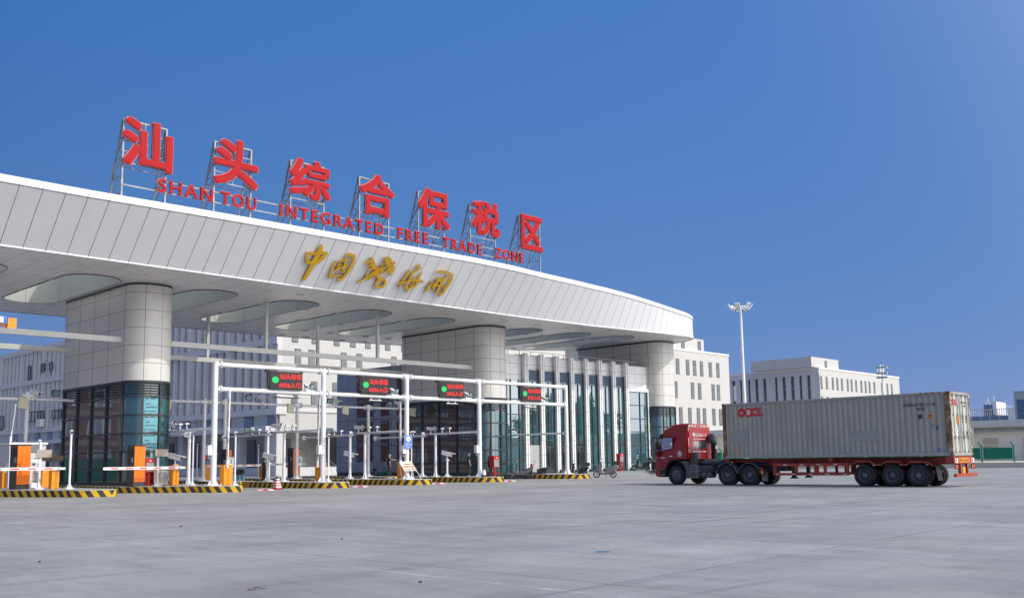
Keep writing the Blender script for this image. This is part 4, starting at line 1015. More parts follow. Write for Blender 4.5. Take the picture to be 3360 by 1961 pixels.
# ================================================================== gantry with LED signs
gan = thing('entry_gantry', 'long white pipe gantry on five posts carrying the LED lane signs', 'gantry', (41, 48.8, 0))
YG = 48.8
def post_foot(mb, x, y, z, r, s=1.0):
    mb.box(x-r*2.3, x+r*2.3, y-r*2.3, y+r*2.3, z, z+.025)
    for k in range(6):
        a = 2*math.pi*k/6; d = Vector((math.cos(a), math.sin(a), 0)); t_ = Vector((-d.y, d.x, 0))*.008
        b_ = Vector((x, y, z+.02)); mb.add([b_+d*r*.9-t_, b_+d*r*2.1-t_, b_+d*r*.95+Vector((0, 0, .32*s))-t_, b_+d*r*.9+t_, b_+d*r*2.1+t_, b_+d*r*.95+Vector((0, 0, .32*s))+t_], [(0, 1, 2), (5, 4, 3), (0, 3, 4, 1), (1, 4, 5, 2), (2, 5, 3, 0)])
    for sx in (-1, 1):
        for sy in (-1, 1): mb.cyl((x+sx*r*1.9, y+sy*r*1.9, z+.02), (x+sx*r*1.9, y+sy*r*1.9, z+.09), .025, n=6)
for i, x in enumerate(PX):
    mb = MB(); mb.cyl((x, YG, ZI), (x, YG, 7.13), .17 if i == 0 else .155, .145, n=18); post_foot(mb, x, YG, ZI, .16); mb.cyl((x, YG, 7.13), (x, YG, 7.15), .16, n=18)
    for z in (2.55, 2.0): mb.cyl((x, YG, z), (x, YG, z+.05), .19, n=18)
    mb.build('post', M['post'], gan, smooth=40)
    if i in (0, 1, 2, 3):
        mb = MB(); mb.box(x-.42, x-.2, YG-.16, YG+.12, 2.0, 2.5); mb.box(x-.44, x-.18, YG-.18, YG+.14, 2.5, 2.53); mb.tube([(x-.3, YG, 2.0), (x-.3, YG, 1.85), (x-.22, YG, 1.8)], .02); mb.build('control_box', M['post'], gan)
for i in range(4):
    for z, nm in ((6.98, 'upper_beam'), (5.62, 'lower_beam')):
        a, b_ = PX[i], PX[i+1]; mb = MB()
        mb.cyl((a+.32, YG, z), (b_-.32, YG, z), .125, n=14); 
        for x, s in ((a, 1), (b_, -1)):
            mb.cyl((x+s*.14, YG, z), (x+s*.28, YG, z), .10, n=12); mb.cyl((x+s*.27, YG, z), (x+s*.30, YG, z), .21, n=14); mb.cyl((x+s*.32, YG, z), (x+s*.35, YG, z), .21, n=14)
        mb.build(nm, M['post'], gan, smooth=40)
LED = [(30.3, 32.5, '6026入', '①', 'black LED lane sign reading lane 1, leftmost on the gantry'), (36.82, 39.0, '6026入', '②', 'black LED lane sign reading lane 2 in front of the slate wall'), (43.38, 45.55, '6026入', '③', 'black LED lane sign reading lane 3 in front of the middle pier'), (51.37, 53.5, '长车入', '④', 'black LED lane sign reading lane 4, rightmost on the gantry')]
def camera_unit(mb, c, d, s=1.0, cable=True):
    # bullet camera with sun hood, bracket and cable; materials: 0 paint, 1 black, 2 lens
    c = Vector(c); d = Vector(d).normalized(); x, u, _ = frame(d)
    mb.obox(c, x*.065*s, u*.06*s, d*.2*s); mb.obox(c+u*.075*s+d*.04*s, x*.085*s, u*.012*s, d*.25*s); mb.cyl(c+d*.2*s, c+d*.215*s, .05*s, n=10, m=1); mb.cyl(c+d*.216*s, c+d*.22*s, .03*s, n=8, m=2)
    mb.bar(c-u*.06*s, c-Vector((0, 0, .22*s)), .04*s); mb.box(c.x-.06*s, c.x+.06*s, c.y-.06*s, c.y+.06*s, c.z-.24*s, c.z-.2*s)
    if cable: mb.tube([c-d*.2*s, c-d*.3*s-u*.05*s, c-d*.33*s-u*.15*s, c-d*.22*s-u*.26*s, c-d*.02*s-u*.30*s, c+d*.1*s-u*.28*s], .017*s, 6, 1)
def flood_unit(mb, c, d, s=1.0):
    c = Vector(c); d = Vector(d).normalized(); x, u, _ = frame(d)
    mb.obox(c, x*.17*s, u*.14*s, d*.035*s, 1); mb.obox(c+d*.037*s, x*.14*s, u*.11*s, d*.003*s, 2); mb.obox(c-d*.06*s, x*.12*s, u*.1*s, d*.03*s, 0)
    mb.tube([c-x*.18*s, c-x*.18*s-u*.17*s, c-u*.22*s, c+x*.18*s-u*.17*s, c+x*.18*s], .012*s, 5, 0)
CM = [M['post'], M['black'], M['lens']]
for a, b_, t1, t2, lab in LED:
    T = thing('led_lane_sign', lab, 'sign', ((a+b_)/2, 48.6, 6.28), 'LED lane signs on the gantry')
    mb = MB(); mb.box(a, b_, 48.56, 48.72, 5.745, 6.80); mb.build('cabinet', M['black'], T)
    mb = MB(); mb.box(a-.12, a-.002, 48.58, 48.7, 5.9, 6.75); mb.box(a-.16, a+.02, 48.702, 48.9, 6.74, 6.86); mb.build('side_bracket', M['black'], T)
    mb = MB(); mb.box(b_, b_+.1, 48.66, 48.9, 6.74, 6.84); mb.build('side_bracket', M['black'], T)
    mb = MB(); mb.box(a+.04, b_-.04, 48.545, 48.558, 5.785, 6.76); mb.build('screen', M['ledpanel'], T)
    w_ = b_-a
    mb = MB(); mb.add([(a+w_*.16+w_*.105*math.cos(q), 48.538, 6.29+.19*math.sin(q)) for q in [2*math.pi*k/16 for k in range(16)]], [tuple(range(16))]); mb.build('green_dot', M['ledgreen'], T, recalc=False)
    mb = MB(); add_text(mb, '汕头综保', (a+w_*.285, 48.538, 6.345), (1, 0, 0), (0, 0, 1), w_*.68, .33, .012)
    add_text(mb, t1, (a+w_*.28, 48.538, 5.86), (1, 0, 0), (0, 0, 1), w_*.49, .30, .012); add_text(mb, t2, (a+w_*.79, 48.538, 5.85), (1, 0, 0), (0, 0, 1), w_*.165, .32, .012)
    mb.build('led_characters', M['ledred'], T)
    mb = MB(); camera_unit(mb, (b_+.35, YG-.12, 6.03), (-.35, -1, -.35), 1.15); flood_unit(mb, (b_+.75, YG-.1, 6.0), (.3, -1, -.3), 1.1); mb.bar((b_+.2, YG-.05, 5.76), (b_+.95, YG-.05, 5.76), .06); mb.build('camera', CM, gan)
    mb = MB(); cx_ = (a+b_)/2+.2
    mb.box(cx_-.75, cx_+.75, YG-.3, YG+.25, 5.28, 5.32, 1); mb.bar((cx_-.4, YG, 5.32), (cx_-.3, YG, 5.5), .05); mb.bar((cx_+.35, YG, 5.32), (cx_+.3, YG, 5.5), .05); mb.bar((cx_-.5, YG, 5.36), (cx_+.5, YG, 5.36), .06); mb.build('antenna', CM, gan)

# ================================================================== camera rails along the islands
RW = ['first', 'second', 'third', 'fourth', 'fifth']
RL = ['camera rail behind the gantry post nearest the left pier', 'camera rail behind the gantry post beside the raised barrier of lane 2', 'camera rail behind the gantry post with the blue sign', 'camera rail behind the gantry post beside the black cone', 'bare rail behind the gantry post in front of the glass doors']
MID = [51.56, 52.99, 53.22, 53.43, None]
for i, x in enumerate(PX):
    T = thing('camera_rail', RL[i], 'rail', (x, 52, ZI), 'camera rails along the islands')
    yr = 54.9 if i < 4 else 51.0
    ypost = 54.9 if i < 4 else yx(1645, x)
    mb = MB(); mb.cyl((x, YG+.16, 3.46), (x, ypost, 3.44), .07, .075, n=10); mb.cyl((x, YG+.17, 3.46), (x, YG+.22, 3.46), .17, n=12); mb.cyl((x, ypost-.2, 3.44), (x, ypost-.15, 3.44), .15, n=12); mb.build('rail', M['post'], T, smooth=40)
    for y in (ypost, MID[i]):
        if not y: continue
        zt = 3.62 if y == ypost else 3.38; zb = ZI if i < 4 else .34
        mb = MB(); mb.cyl((x, y, zb), (x, y, zt), .098, .09, n=14); post_foot(mb, x, y, zb, .10, .9); mb.build('post', M['post'], T, smooth=40)
    if i < 4:
        for dy, kind in ((-.95, 'camera'), (-1.45, 'floodlight'), (-2.2, 'small_camera'), (-3.0, 'small_camera')):
            y = 54.9+dy; mb = MB()
            if kind == 'camera': camera_unit(mb, (x, y, 3.82), (.35, -1, -.15), 1.5)
            elif kind == 'floodlight': flood_unit(mb, (x, y, 3.86), (.9, -.5, -.3), 1.2)
            else: mb.box(x-.11, x+.11, y-.09, y+.09, 3.78, 3.86); mb.bar((x, y, 3.5), (x, y, 3.78), .04); mb.tube([(x-.1, y, 3.8), (x-.22, y, 3.7), (x-.18, y, 3.55), (x, y, 3.42)], .018, 6, 1)
            mb.build(kind, CM, T)
# rear rails and rear gantry in the shade of the canopy
M['shadepost'] = M['post']
rg = thing('rear_gantry', 'grey pipe gantry with floodlights and pale antenna boxes in the shade under the canopy', 'gantry', (38, 61, 0))
for x in (21.5, 33.0, 34.55, 40.4, 46.95):
    mb = MB(); mb.cyl((x, 61, ZI), (x, 61, 5.95), .13, .12, n=14); post_foot(mb, x, 61, ZI, .13); mb.build('post', M['post'], rg, smooth=40)
    mb = MB(); mb.cyl((x-.3, 61, 5.7), (x+.3, 61, 5.7), .12, n=12); mb.cyl((x-.32, 61, 5.7), (x-.28, 61, 5.7), .2, n=12); mb.cyl((x+.28, 61, 5.7), (x+.32, 61, 5.7), .2, n=12); mb.build('clamp', M['post'], rg, smooth=40)
mb = MB(); mb.cyl((29.0, 61, 5.7), (51.8, 61, 5.7), .09, n=10); mb.cyl((12, 61, 5.5), (24.2, 61, 5.5), .09, n=10); mb.build('pipe', M['post'], rg, smooth=40)
for x, k in ((29.9, 'antenna'), (36.3, 'flood'), (37.4, 'cam'), (39.4, 'antenna'), (44.3, 'antenna'), (43.2, 'flood'), (43.8, 'cam'), (49.0, 'flood'), (49.9, 'cam'), (51.0, 'antenna'), (21.9, 'cam'), (23.1, 'flood'), (20.9, 'antenna')):
    z = 5.7 if x > 28 else 5.5; mb = MB()
    if k == 'antenna': mb.obox((x+.3, 60.8, z-.25), (.26, 0, -.04), (.05, .05, .32), (.02, -.05, 0)); mb.bar((x, 61, z), (x+.2, 60.85, z-.2), .04); mb.build('antenna_box', M['antenna'], rg)
    elif k == 'flood': flood_unit(mb, (x, 60.9, z+.42), (.0, -1, -.3), 1.45); mb.build('floodlight', CM, rg)
    else: camera_unit(mb, (x, 60.9, z+.42), (.55, -1, -.35), 1.6); mb.build('camera', CM, rg)
for i in (1, 2, 3):
    x = PX[i]-.1; T = thing('camera_rail', ['rear camera rail above the blue cable box', 'rear camera rail in front of the dock steps', 'rear camera rail before the slate wall windows'][i-1], 'rail', (x, 58, 3.3), 'rear camera rails')
    mb = MB(); mb.cyl((x, 54.9, 3.34), (x+.3, 60.9, 3.3), .07, n=10); mb.cyl((x+.3, 60.75, 3.3), (x+.3, 60.8, 3.3), .16, n=12); mb.build('rail', M['post'], T, smooth=40)
    mb = MB(); flood_unit(mb, (x, 57.2, 3.72), (-.7, -1, -.3), 1.3); mb.build('floodlight', CM, T)
    mb = MB(); camera_unit(mb, (x, 56.6, 3.68), (.5, 1, -.15), 1.4); mb.build('camera', CM, T)
    mb = MB(); mb.box(x-.1, x+.1, 55.7, 55.95, 3.62, 3.72); mb.bar((x, 55.8, 3.4), (x, 55.8, 3.62), .04); mb.tube([(x-.1, 55.8, 3.66), (x-.25, 55.8, 3.5), (x-.1, 55.8, 3.36)], .02, 6, 1); mb.build('small_camera', CM, T)
# first lane's short cross rail by the pier
T = thing('camera_rail', 'short low rail joining two posts right beside the left pier', 'rail', (26.3, 53, 3.2))
mb = MB(); mb.cyl((27, 54.75, 3.2), (27, 51.7, 3.2), .07, n=10); mb.cyl((27, 52.0, 3.2), (27, 51.95, 3.2), .15, n=12); mb.build('rail', M['post'], T, smooth=40)

# ================================================================== barriers, kiosks, pole cameras
def arm(mb, p, q, w0=.055, h0=.075, n_=11):
    p, q = Vector(p), Vector(q); x, u, d = frame(q-p)
    up = Vector((0, 0, 1)) if abs(d.z) < .8 else Vector((0, -1, 0))
    sd = d.cross(up).normalized()
    mb.obox((p+q)/2, sd*w0/2, up*h0, (q-p)/2, 0)
    L_ = (q-p).length; s_ = L_/n_
    for k in range(n_):
        if k % 2 == 0: continue
        c = p+d*(s_*(k+.5)); mb.obox(c, sd*(w0/2+.003), up*h0*.42, d*s_*.5, 1)
def barrier(x, y, label, armto, z=ZI, W=.36, D=.42, Hh=1.12, fold=False, box=True):
    T = thing('lane_barrier', label, 'barrier', (x, y, z), 'lane barriers')
    mb = MB(); mb.box(x-W/2, x+W/2, y-D/2, y+D/2, z+.03, z+Hh); mb.box(x-W/2-.012, x+W/2+.012, y-D/2-.012, y+D/2+.012, z+Hh-.09, z+Hh-.02); mb.box(x-W/2+.02, x+W/2-.02, y-D/2+.02, y+D/2-.02, z, z+.03)
    mb.cyl((x+W*.1, y-D/2-.01, z+.74), (x+W*.1, y-D/2, z+.74), .018, n=8, m=1); mb.box(x-W*.28, x-W*.05, y-D/2-.004, y-D/2, z+.84, z+.87, 2); mb.build('cabinet', [M['amber'], M['black'], M['white']], T)
    mb = MB(); arm(mb, *armto); o = mb.build('barrier_arm', [M['post'], M['red']], T)
    mb = MB(); p, q = Vector(armto[0]), Vector(armto[1]); d = (q-p).normalized()
    mb.obox(p-d*.02, (d.cross(Vector((1, 0, 0))) if abs(d.x) < .7 else d.cross(Vector((0, 1, 0)))).normalized()*.06, d*.2, (Vector((1, 0, 0)) if abs(d.x) < .7 else Vector((0, 1, 0)))*.06)
    mb.build('arm_clamp', M['post'], o)
    if fold:
        c = p+d*((q-p).length*.48); mb = MB(); mb.obox(c, (.05, 0, 0), (0, .06, 0), (0, 0, .14)); mb.box(q.x-.05, q.x+.05, q.y-.05, q.y+.05, q.z, q.z+.1); mb.build('fold_joint', M['post'], o)
    return T
barrier(19.9, 52.27, 'orange barrier cabinet with a level striped arm reaching out of the photo at left', ((20.1, 51.95, 1.40), (15.6, 51.95, 1.42)))
barrier(26.25, 51.78, 'orange barrier cabinet with a level striped arm in front of the left pier', ((26.5, 51.46, 1.34), (22.1, 51.46, 1.35)))
barrier(27.65, 48.55, 'orange barrier cabinet with a raised striped arm beside the thickest gantry post', ((27.55, 48.3, 1.5), (27.6, 48.3, 5.5)), W=.52, fold=True)
barrier(xy(1052, 49.2), 49.2, 'orange barrier cabinet with a raised striped arm behind the second gantry post', ((33.93, 49.0, 1.45), (33.98, 49.0, 5.4)), W=.5, fold=True)
barrier(xy(1320, 49.3), 49.3, 'orange barrier cabinet with a raised striped arm beside the leaning notice board', ((xy(1314, 49.05), 49.05, 1.42), (xy(1313, 49.05), 49.05, 5.35)), W=.52, fold=True)
barrier(xy(677, 62.7), 62.7, 'orange barrier cabinet with a small red signal in the shade behind the thickest gantry post', ((34.3, 62.5, 1.35), (38.3, 62.5, 1.36)))
barrier(xy(862, 66.8), 66.8, 'orange barrier cabinet half hidden beside the masked person in the shade', ((41.0, 66.6, 1.4), (45.0, 66.6, 1.4)))
barrier(xy(148, 57), 57, 'orange barrier cabinet in the shade behind the pole with the blank panel', ((20.9, 57.2, 1.4), (20.95, 57.2, 1.9)))
barrier(xy(18, 58), 58, 'orange barrier cabinet with a raised leaning arm at the left edge', ((xy(22, 57.8), 57.8, 1.4), (xy(42, 57.8), 57.8, 4.9)), fold=True)
for px, Y, lab in ((175, 53.2, 'small red signal lamp box above the barrier cabinet at left'), (675, 62.9, 'small red cross signal box above the shaded barrier cabinet')):
    X = xy(px, Y); T = thing('signal_box', lab, 'traffic light', (X, Y, 1.5)); mb = MB(); mb.cyl((X, Y, ZI), (X, Y, 1.95), .035, n=8); mb.build('pole', M['dark'], T)
    mb = MB(); mb.box(X-.16, X+.16, Y-.08, Y+.08, 1.78, 2.12) if px > 400 else mb.box(X-.55, X+.5, Y-.06, Y+.06, 1.8, 2.08); mb.box(X-.14, X+.14, Y-.12, Y-.06, 1.75, 2.2); mb.build('housing', M['black'], T)
    mb = MB()
    if px > 400: mb.bar((X-.09, Y-.125, 1.84), (X+.09, Y-.125, 2.06), .03, .01); mb.bar((X+.09, Y-.13, 1.84), (X-.09, Y-.13, 2.06), .03, .01)
    else: mb.box(X-.5, X-.2, Y-.066, Y-.061, 1.83, 2.05); mb.box(X+.2, X+.45, Y-.066, Y-.061, 1.83, 2.05)
    mb.build('lit_face', mat('unlit_led_face', (.055, .008, .008), .4) if px < 400 else M['ledred'], T)
def kiosk(x0, x1, yf, D, zt, label, z=ZI, screen=False):
    T = thing('access_kiosk', label, 'kiosk', ((x0+x1)/2, yf+D/2, z), 'orange and charcoal card kiosks')
    s = (x1-x0)
    mb = MB(); mb.box(x0, x1, yf+.04, yf+D, z, zt-.05); mb.box(x0-.02, x1+.02, yf-.03, yf+D+.02, zt-.05, zt); mb.build('body', M['charcoal'], T)
    mb = MB(); mb.box(x0+.012, x1, yf, yf+.038, z+.25, zt-.08); mb.build('front_panel', M['orange'], T)
    mb = MB(); mb.box(x0-.015, x0-.002, yf+.15, yf+D-.1, zt-.62, zt-.2); mb.build('reader_window', M['black'], T)
    mb = MB(); mb.box(x0-.03, x0-.002, yf+.12, yf+.12+D*.3, zt-.95, zt-.7, 0); mb.box(x0-.02, x0-.002, yf+D*.55, yf+D*.85, zt-.98, zt-.68, 1); mb.build('keypad', [M['steel'], M['black']], T)
    if screen:
        mb = MB(); mb.box(x0+s*.35, x1+.06, yf-.16, yf, z+.9, z+1.6); o = mb.build('screen_box', M['post'], T); mb = MB(); mb.box(x0+s*.5, x1-.02, yf-.166, yf-.161, z+1.15, z+1.5); mb.build('screen', M['lens'], o)
    return T
kiosk(xy(57, 53.9), xy(100, 53.9), 53.9, 1.05, 2.68, 'tall orange fronted kiosk nearest the left edge of the photo')
kiosk(xy(441, 52.1), xy(477, 52.1), 52.1, .8, 2.62, 'tall orange fronted kiosk standing against the glass foot of the left pier')
kiosk(xy(962, 62.5), xy(985, 62.5), 62.5, .75, 2.62, 'dark kiosk with narrow orange front before the dock steps', screen=True)
kiosk(xy(742, 59.6), xy(760, 59.6), 59.6, .7, 2.5, 'orange kiosk with a white screen box behind the raised barrier arm', screen=True)
def pole_camera(px, Y, zt, label, r=.045, big=False, tilt=(.7, -1, -.3), s=1.3):
    X = xy(px, Y); T = thing('camera_pole', label, 'camera', (X, Y, ZI), 'slim white camera poles')
    mb = MB(); mb.cyl((X, Y, ZI), (X, Y, zt), r, n=10); post_foot(mb, X, Y, ZI, r*1.3, .7); mb.build('pole', M['post'], T, smooth=40)
    mb = MB()
    if big: camera_unit(mb, (X, Y, zt+.22), tilt, s*1.5, False)
    else: mb.ell((X, Y-.02, zt+.06), .1, .13, .11); mb.box(X-.07, X+.07, Y-.16, Y-.1, zt+.0, zt+.1, 1); mb.tube([(X+.05, Y, zt-.02), (X+.16, Y, zt-.2), (X+.1, Y, zt-.45), (X, Y, zt-.5)], .022, 6, 1)
    mb.build('camera', CM, T)
pole_camera(231, 51.2, 3.2, 'slim white camera pole standing alone at the tip of the leftmost island', r=.055)
pole_camera(633, 51.1, 3.2, 'slim white camera pole close beside the second post of the first camera rail')
pole_camera(772, 47.9, 3.1, 'slim white camera pole beside the raised barrier nearest the thick gantry post')
pole_camera(1078, 48.4, 3.05, 'slim white camera pole just right of the second gantry post')
pole_camera(1350, 48.95, 3.3, 'slim white camera pole half hidden behind the blue sign')
pole_camera(1467, 51.8, 1.75, 'short white post with a big bullet camera beside the standing guard', r=.075, big=True)
pole_camera(883, 54.3, 1.7, 'short white post with a hooded camera beside the masked person', r=.07, big=True)
pole_camera(1147, 56.0, 1.8, 'short post with a hooded camera behind the third camera rail', r=.06, big=True)
pole_camera(848, 64.5, 2.7, 'thin grey camera pole in front of the dock shutter')
pole_camera(647, 64.5, 2.8, 'thin grey camera pole in front of the shaded dock pillar')
pole_camera(575, 52.6, 1.7, 'bullet camera on a short post above the barrier cabinet by the pier', r=.05, big=True)
# posts with blank metal panels
for px, Y, lab in ((131, 52.64, 'white post with a blank metal panel beside the leftmost kiosk'), (518, 52.4, 'white post with a blank metal panel in front of the left pier')):
    X = xy(px, Y); T = thing('panel_post', lab, 'sign', (X, Y, ZI), 'posts with blank panels')
    h = 2.78 if px < 200 else 1.95
    mb = MB(); mb.cyl((X, Y, ZI), (X, Y, h), .075, n=12); post_foot(mb, X, Y, ZI, .085, .8); mb.build('post', M['post'], T, smooth=40)
    mb = MB(); a_ = .38; mb.box(X-a_+.15, X+a_+.15, Y-.16, Y-.1, 1.98, 2.38); mb.build('blank_panel', mat('brushed_panel', (.36, .31, .26), .45, .2), T)
    if px < 200:
        mb = MB(); camera_unit(mb, (X-.25, Y-.1, 1.75), (-.6, -.9, -.4), 1.4, False); mb.build('camera', CM, T)
        mb = MB(); mb.ell((X-.05, Y, 2.86), .09, .09, .05); mb.cyl((X-.05, Y, 2.7), (X-.05, Y, 2.84), .03, n=8); mb.build('dome_lamp', CM, T)
# guard booth behind the leftmost kiosk
xb0, xb1 = xy(30, 57.5), xy(150, 57.5)
T = thing('guard_booth', 'grey white steel guard booth behind the leftmost orange kiosk', 'booth', ((xb0+xb1)/2, 58.6, ZI))
mb = MB(); mb.box(xb0, xb1, 57.5, 60.5, ZI, 2.75); mb.build('wall', mat('booth_panel', (.62, .63, .65), .45, var=.04), T)
mb = MB(); mb.box(xb0-.06, xb1+.06, 57.4, 60.6, 2.75, 2.86); mb.build('roof', M['post'], T)
mb = MB(); mb.box(xb0+.1, xb1-.25, 57.46, 57.5, 2.3, 2.7); mb.build('window_band', M['winglass'], T)
mb = MB(); mb.box(xy(100, 57.5), xy(126, 57.5), 57.46, 57.498, .72, 2.2); d = mb.build('door', M['bandwall'], T)
mb = MB(); mb.box(xy(123, 57.46), xy(124.5, 57.46), 57.42, 57.46, 1.4, 1.52); mb.build('handle', M['steel'], d)
mb = MB(); mb.box(xy(100, 57.4), xy(126, 57.4), 57.1, 57.4, ZI, .62); mb.build('step', M['post'], T)
# red hose cabinets on stands
def hose_cabinet(X, Y, label, z=.34, s=1.0):
    T = thing('hose_cabinet', label, 'cabinet', (X, Y, z), 'red cabinets on stands')
    mb = MB(); w_, d_ = .26*s, .2*s
    mb.box(X-w_, X+w_, Y-d_, Y+d_, z+.78*s, z+1.55*s); mb.build('case', M['cabinetred'], T)
    mb = MB(); mb.box(X-w_+.04, X+w_-.04, Y-d_-.008, Y-d_, z+.84*s, z+1.3*s, 0); mb.box(X-w_+.03, X+w_-.03, Y-d_-.01, Y-d_-.001, z+1.32*s, z+1.5*s, 1); mb.cyl((X, Y-d_-.01, z+1.42*s), (X, Y-d_-.05, z+1.42*s), .05*s, n=10, m=2); mb.build('front_plate', [M['steel'], M['red'], M['white']], T)
    mb = MB()
    for sx in (-1, 1):
        for sy in (-1, 1): mb.bar((X+sx*(w_-.02), Y+sy*(d_-.02), z), (X+sx*(w_-.02), Y+sy*(d_-.02), z+.78*s), .035)
    for zz in (.08, .5): mb.bar((X-w_, Y-d_+.02, z+zz), (X+w_, Y-d_+.02, z+zz), .03); mb.bar((X-w_+.02, Y-d_, z+zz), (X-w_+.02, Y+d_, z+zz), .03); mb.bar((X+w_-.02, Y-d_, z+zz), (X+w_-.02, Y+d_, z+zz), .03)
    mb.cyl((X, Y, z+.02), (X, Y, z+.74*s), .09*s, n=10); mb.build('stand', M['cabinetred'], T)
hose_cabinet(xy(488, 52.7), 52.7, 'red cabinet on a stand between the kiosk and the white posts by the left pier', ZI, .98)
hose_cabinet(xy(1622, 53.0), 53.0, 'red cabinet on a stand in front of the middle pier', .02, 1.15)
hose_cabinet(xy(2034, 52.6), 52.6, 'red cabinet on a stand on the office platform behind the grey scooter')
# outdoor air conditioner
X = xy(530, 53.0); T = thing('air_conditioner', 'white outdoor air conditioning unit on the island beside the left pier', 'air conditioner', (X, 53.1, ZI))
mb = MB(); mb.box(X-.42, X+.42, 52.95, 53.3, ZI+.05, ZI+.85); mb.box(X-.4, X-.3, 52.95, 53.3, ZI, ZI+.05); mb.box(X+.3, X+.4, 52.95, 53.3, ZI, ZI+.05); mb.build('case', mat('cream_case', (.6, .59, .54), .5), T)
mb = MB(); mb.cyl((X+.08, 52.949, ZI+.45), (X+.08, 52.93, ZI+.45), .32, n=20); mb.build('fan_grille', M['steel'], T)
mb = MB(); mb.box(X-.43, X-.421, 52.97, 53.28, ZI+.1, ZI+.8); mb.build('side_vent', M['dark'], T)
# cones
def cone(px, Y, label, z=0.0, stripes=True, square=True):
    X = xy(px, Y); T = thing('traffic_cone', label, 'traffic cone', (X, Y, z)); mb = MB()
    if square:
        def rg_(h, r): return [(X+sx*r, Y+sy*r, z+h) for sx, sy in ((-1, -1), (1, -1), (1, 1), (-1, 1))]
        hs = [(.04, .2), (.62, .09)]
        for k in range(8):
            t0, t1 = k/8, (k+1)/8; mb.loft([rg_(.04+.58*t0, .19-.10*t0), rg_(.04+.58*t1, .19-.10*t1)], True, (1 if k % 2 else 0))
        mb.loft([rg_(.62, .09), rg_(.74, .06)], True, 2, caps=True)
        mb.build('body', [M['red'], M['white'], M['black']], T, recalc=False)
        mb = MB(); mb.box(X-.27, X+.27, Y-.27, Y+.27, z, z+.04); mb.build('base', M['black'], T)
        mb = MB(); mb.tube([(X-.05, Y, z+.74), (X-.05, Y, z+.82), (X+.05, Y, z+.82), (X+.05, Y, z+.74)], .012); mb.build('handle', M['black'], T)
    else:
        mb.lathe((X, Y, z), [(.2, .03), (.17, .14)], 16, 1); mb.lathe((X, Y, z), [(.168, .14), (.10, .48)], 16, 0); mb.lathe((X, Y, z), [(.099, .48), (.06, .66), (.03, .68)], 16, 1); mb.build('body', [M['post'], M['black']], T, smooth=40)
        mb = MB(); mb.box(X-.25, X+.25, Y-.25, Y+.25, z, z+.035); mb.build('base', M['black'], T)
cone(911, 49.2, 'red and white striped square cone in the lane before the second gantry post')
cone(1587, 48.4, 'black cone with one wide white band at the foot of the fourth gantry post', ZI, square=False)
# leaning notice board
YN = 48.2; xa, xb = xy(1332, YN), xy(1376, YN)
def npt(u, v, o=0.0):   # u 0..1 across, v 0..1 up, board leans back and sideways
    return Vector((xa+.02+(xb-xa-.12)*u-.42*v+.42, YN+.5*v-o*.9, ZI+1.12*v-o*.3))-Vector((.16, 0, 0))
T = thing('notice_board', 'cream notice board with red brown writing on a white frame leaning by the blue sign', 'sign', npt(.5, 0))
mb = MB(); mb.loft([[npt(0, .5), npt(1, .5), npt(1, 1), npt(0, 1)], [npt(0, .5, -.03), npt(1, .5, -.03), npt(1, 1, -.03), npt(0, 1, -.03)]], True, caps=True); mb.build('board', M['cream'], T)
mb = MB()
for a, b_ in (((0, 0), (0, 1)), ((1, 0), (1, 1)), ((0, 0), (1, 0)), ((0, 1), (1, 1)), ((0, .5), (1, .5))): mb.bar(npt(*a, .012), npt(*b_, .012), .04)
mb.bar(npt(0, .95, -.05), npt(0, .0)+Vector((0, .75, 0)), .03); mb.bar(npt(1, .95, -.05), npt(1, .0)+Vector((0, .75, 0)), .03)
mb.build('frame', M['post'], T)
mb = MB(); ux = npt(1, .5)-npt(0, .5); uy = npt(0, 1)-npt(0, .5); uyn = (uy-ux.normalized()*uy.dot(ux.normalized())).normalized()
for s_, u0, v0, ln in (('外地车辆请下车', .24, .87, .68), ('测试体温并出示健康', .06, .72, .88), ('码、行程码，请配合', .06, .57, .88)): add_text(mb, s_, npt(u0, v0-.05, .014), ux, uyn, ux.length*ln, .12, .006, .006)
mb.build('writing', mat('red_brown_paint', (.45, .16, .10), .6), T)
# blue prohibition sign on the third gantry post
T = thing('road_sign', 'blue sign with a white disc and black bar fixed to the third gantry post', 'sign', (40.63, 48.6, 2.75))
mb = MB(); mb.box(40.30, 40.96, 48.585, 48.61, 2.32, 3.18); mb.build('plate', M['blue'], T)
mb = MB(); 
for a, b_, c, d in ((40.32, 40.94, 2.345, 2.36), (40.32, 40.94, 3.14, 3.155), (40.32, 40.335, 2.36, 3.14), (40.925, 40.94, 2.36, 3.14)): mb.box(a, b_, 48.578, 48.584, c, d)
mb.add([(40.63+.19*math.cos(q), 48.577, 2.92+.185*math.sin(q)) for q in [2*math.pi*k/24 for k in range(24)]], [tuple(range(24))])
for s_, x0, z0, wd in (('海关监管卡口', 40.36, 2.59, .56), ('非货运车辆', 40.40, 2.49, .47), ('禁止驶入', 40.44, 2.39, .38)): add_text(mb, s_, (x0, 48.58, z0), (1, 0, 0), (0, 0, 1), wd, .08, .005, .012)
mb.bar((40.345, 48.577, 3.10), (40.43, 48.577, 3.03), .018, .008); mb.bar((40.345, 48.577, 3.03), (40.43, 48.577, 3.10), .018, .008)
mb.build('marking', M['white'], T, recalc=False)
mb = MB(); mb.box(40.53, 40.73, 48.57, 48.576, 2.905, 2.935); mb.build('bar', M['black'], T)
mb = MB(); mb.box(40.5, 40.86, 48.612, 48.64, 2.7, 2.74); mb.box(40.5, 40.86, 48.612, 48.64, 3.0, 3.04); mb.build('clamp', M['steel'], T)
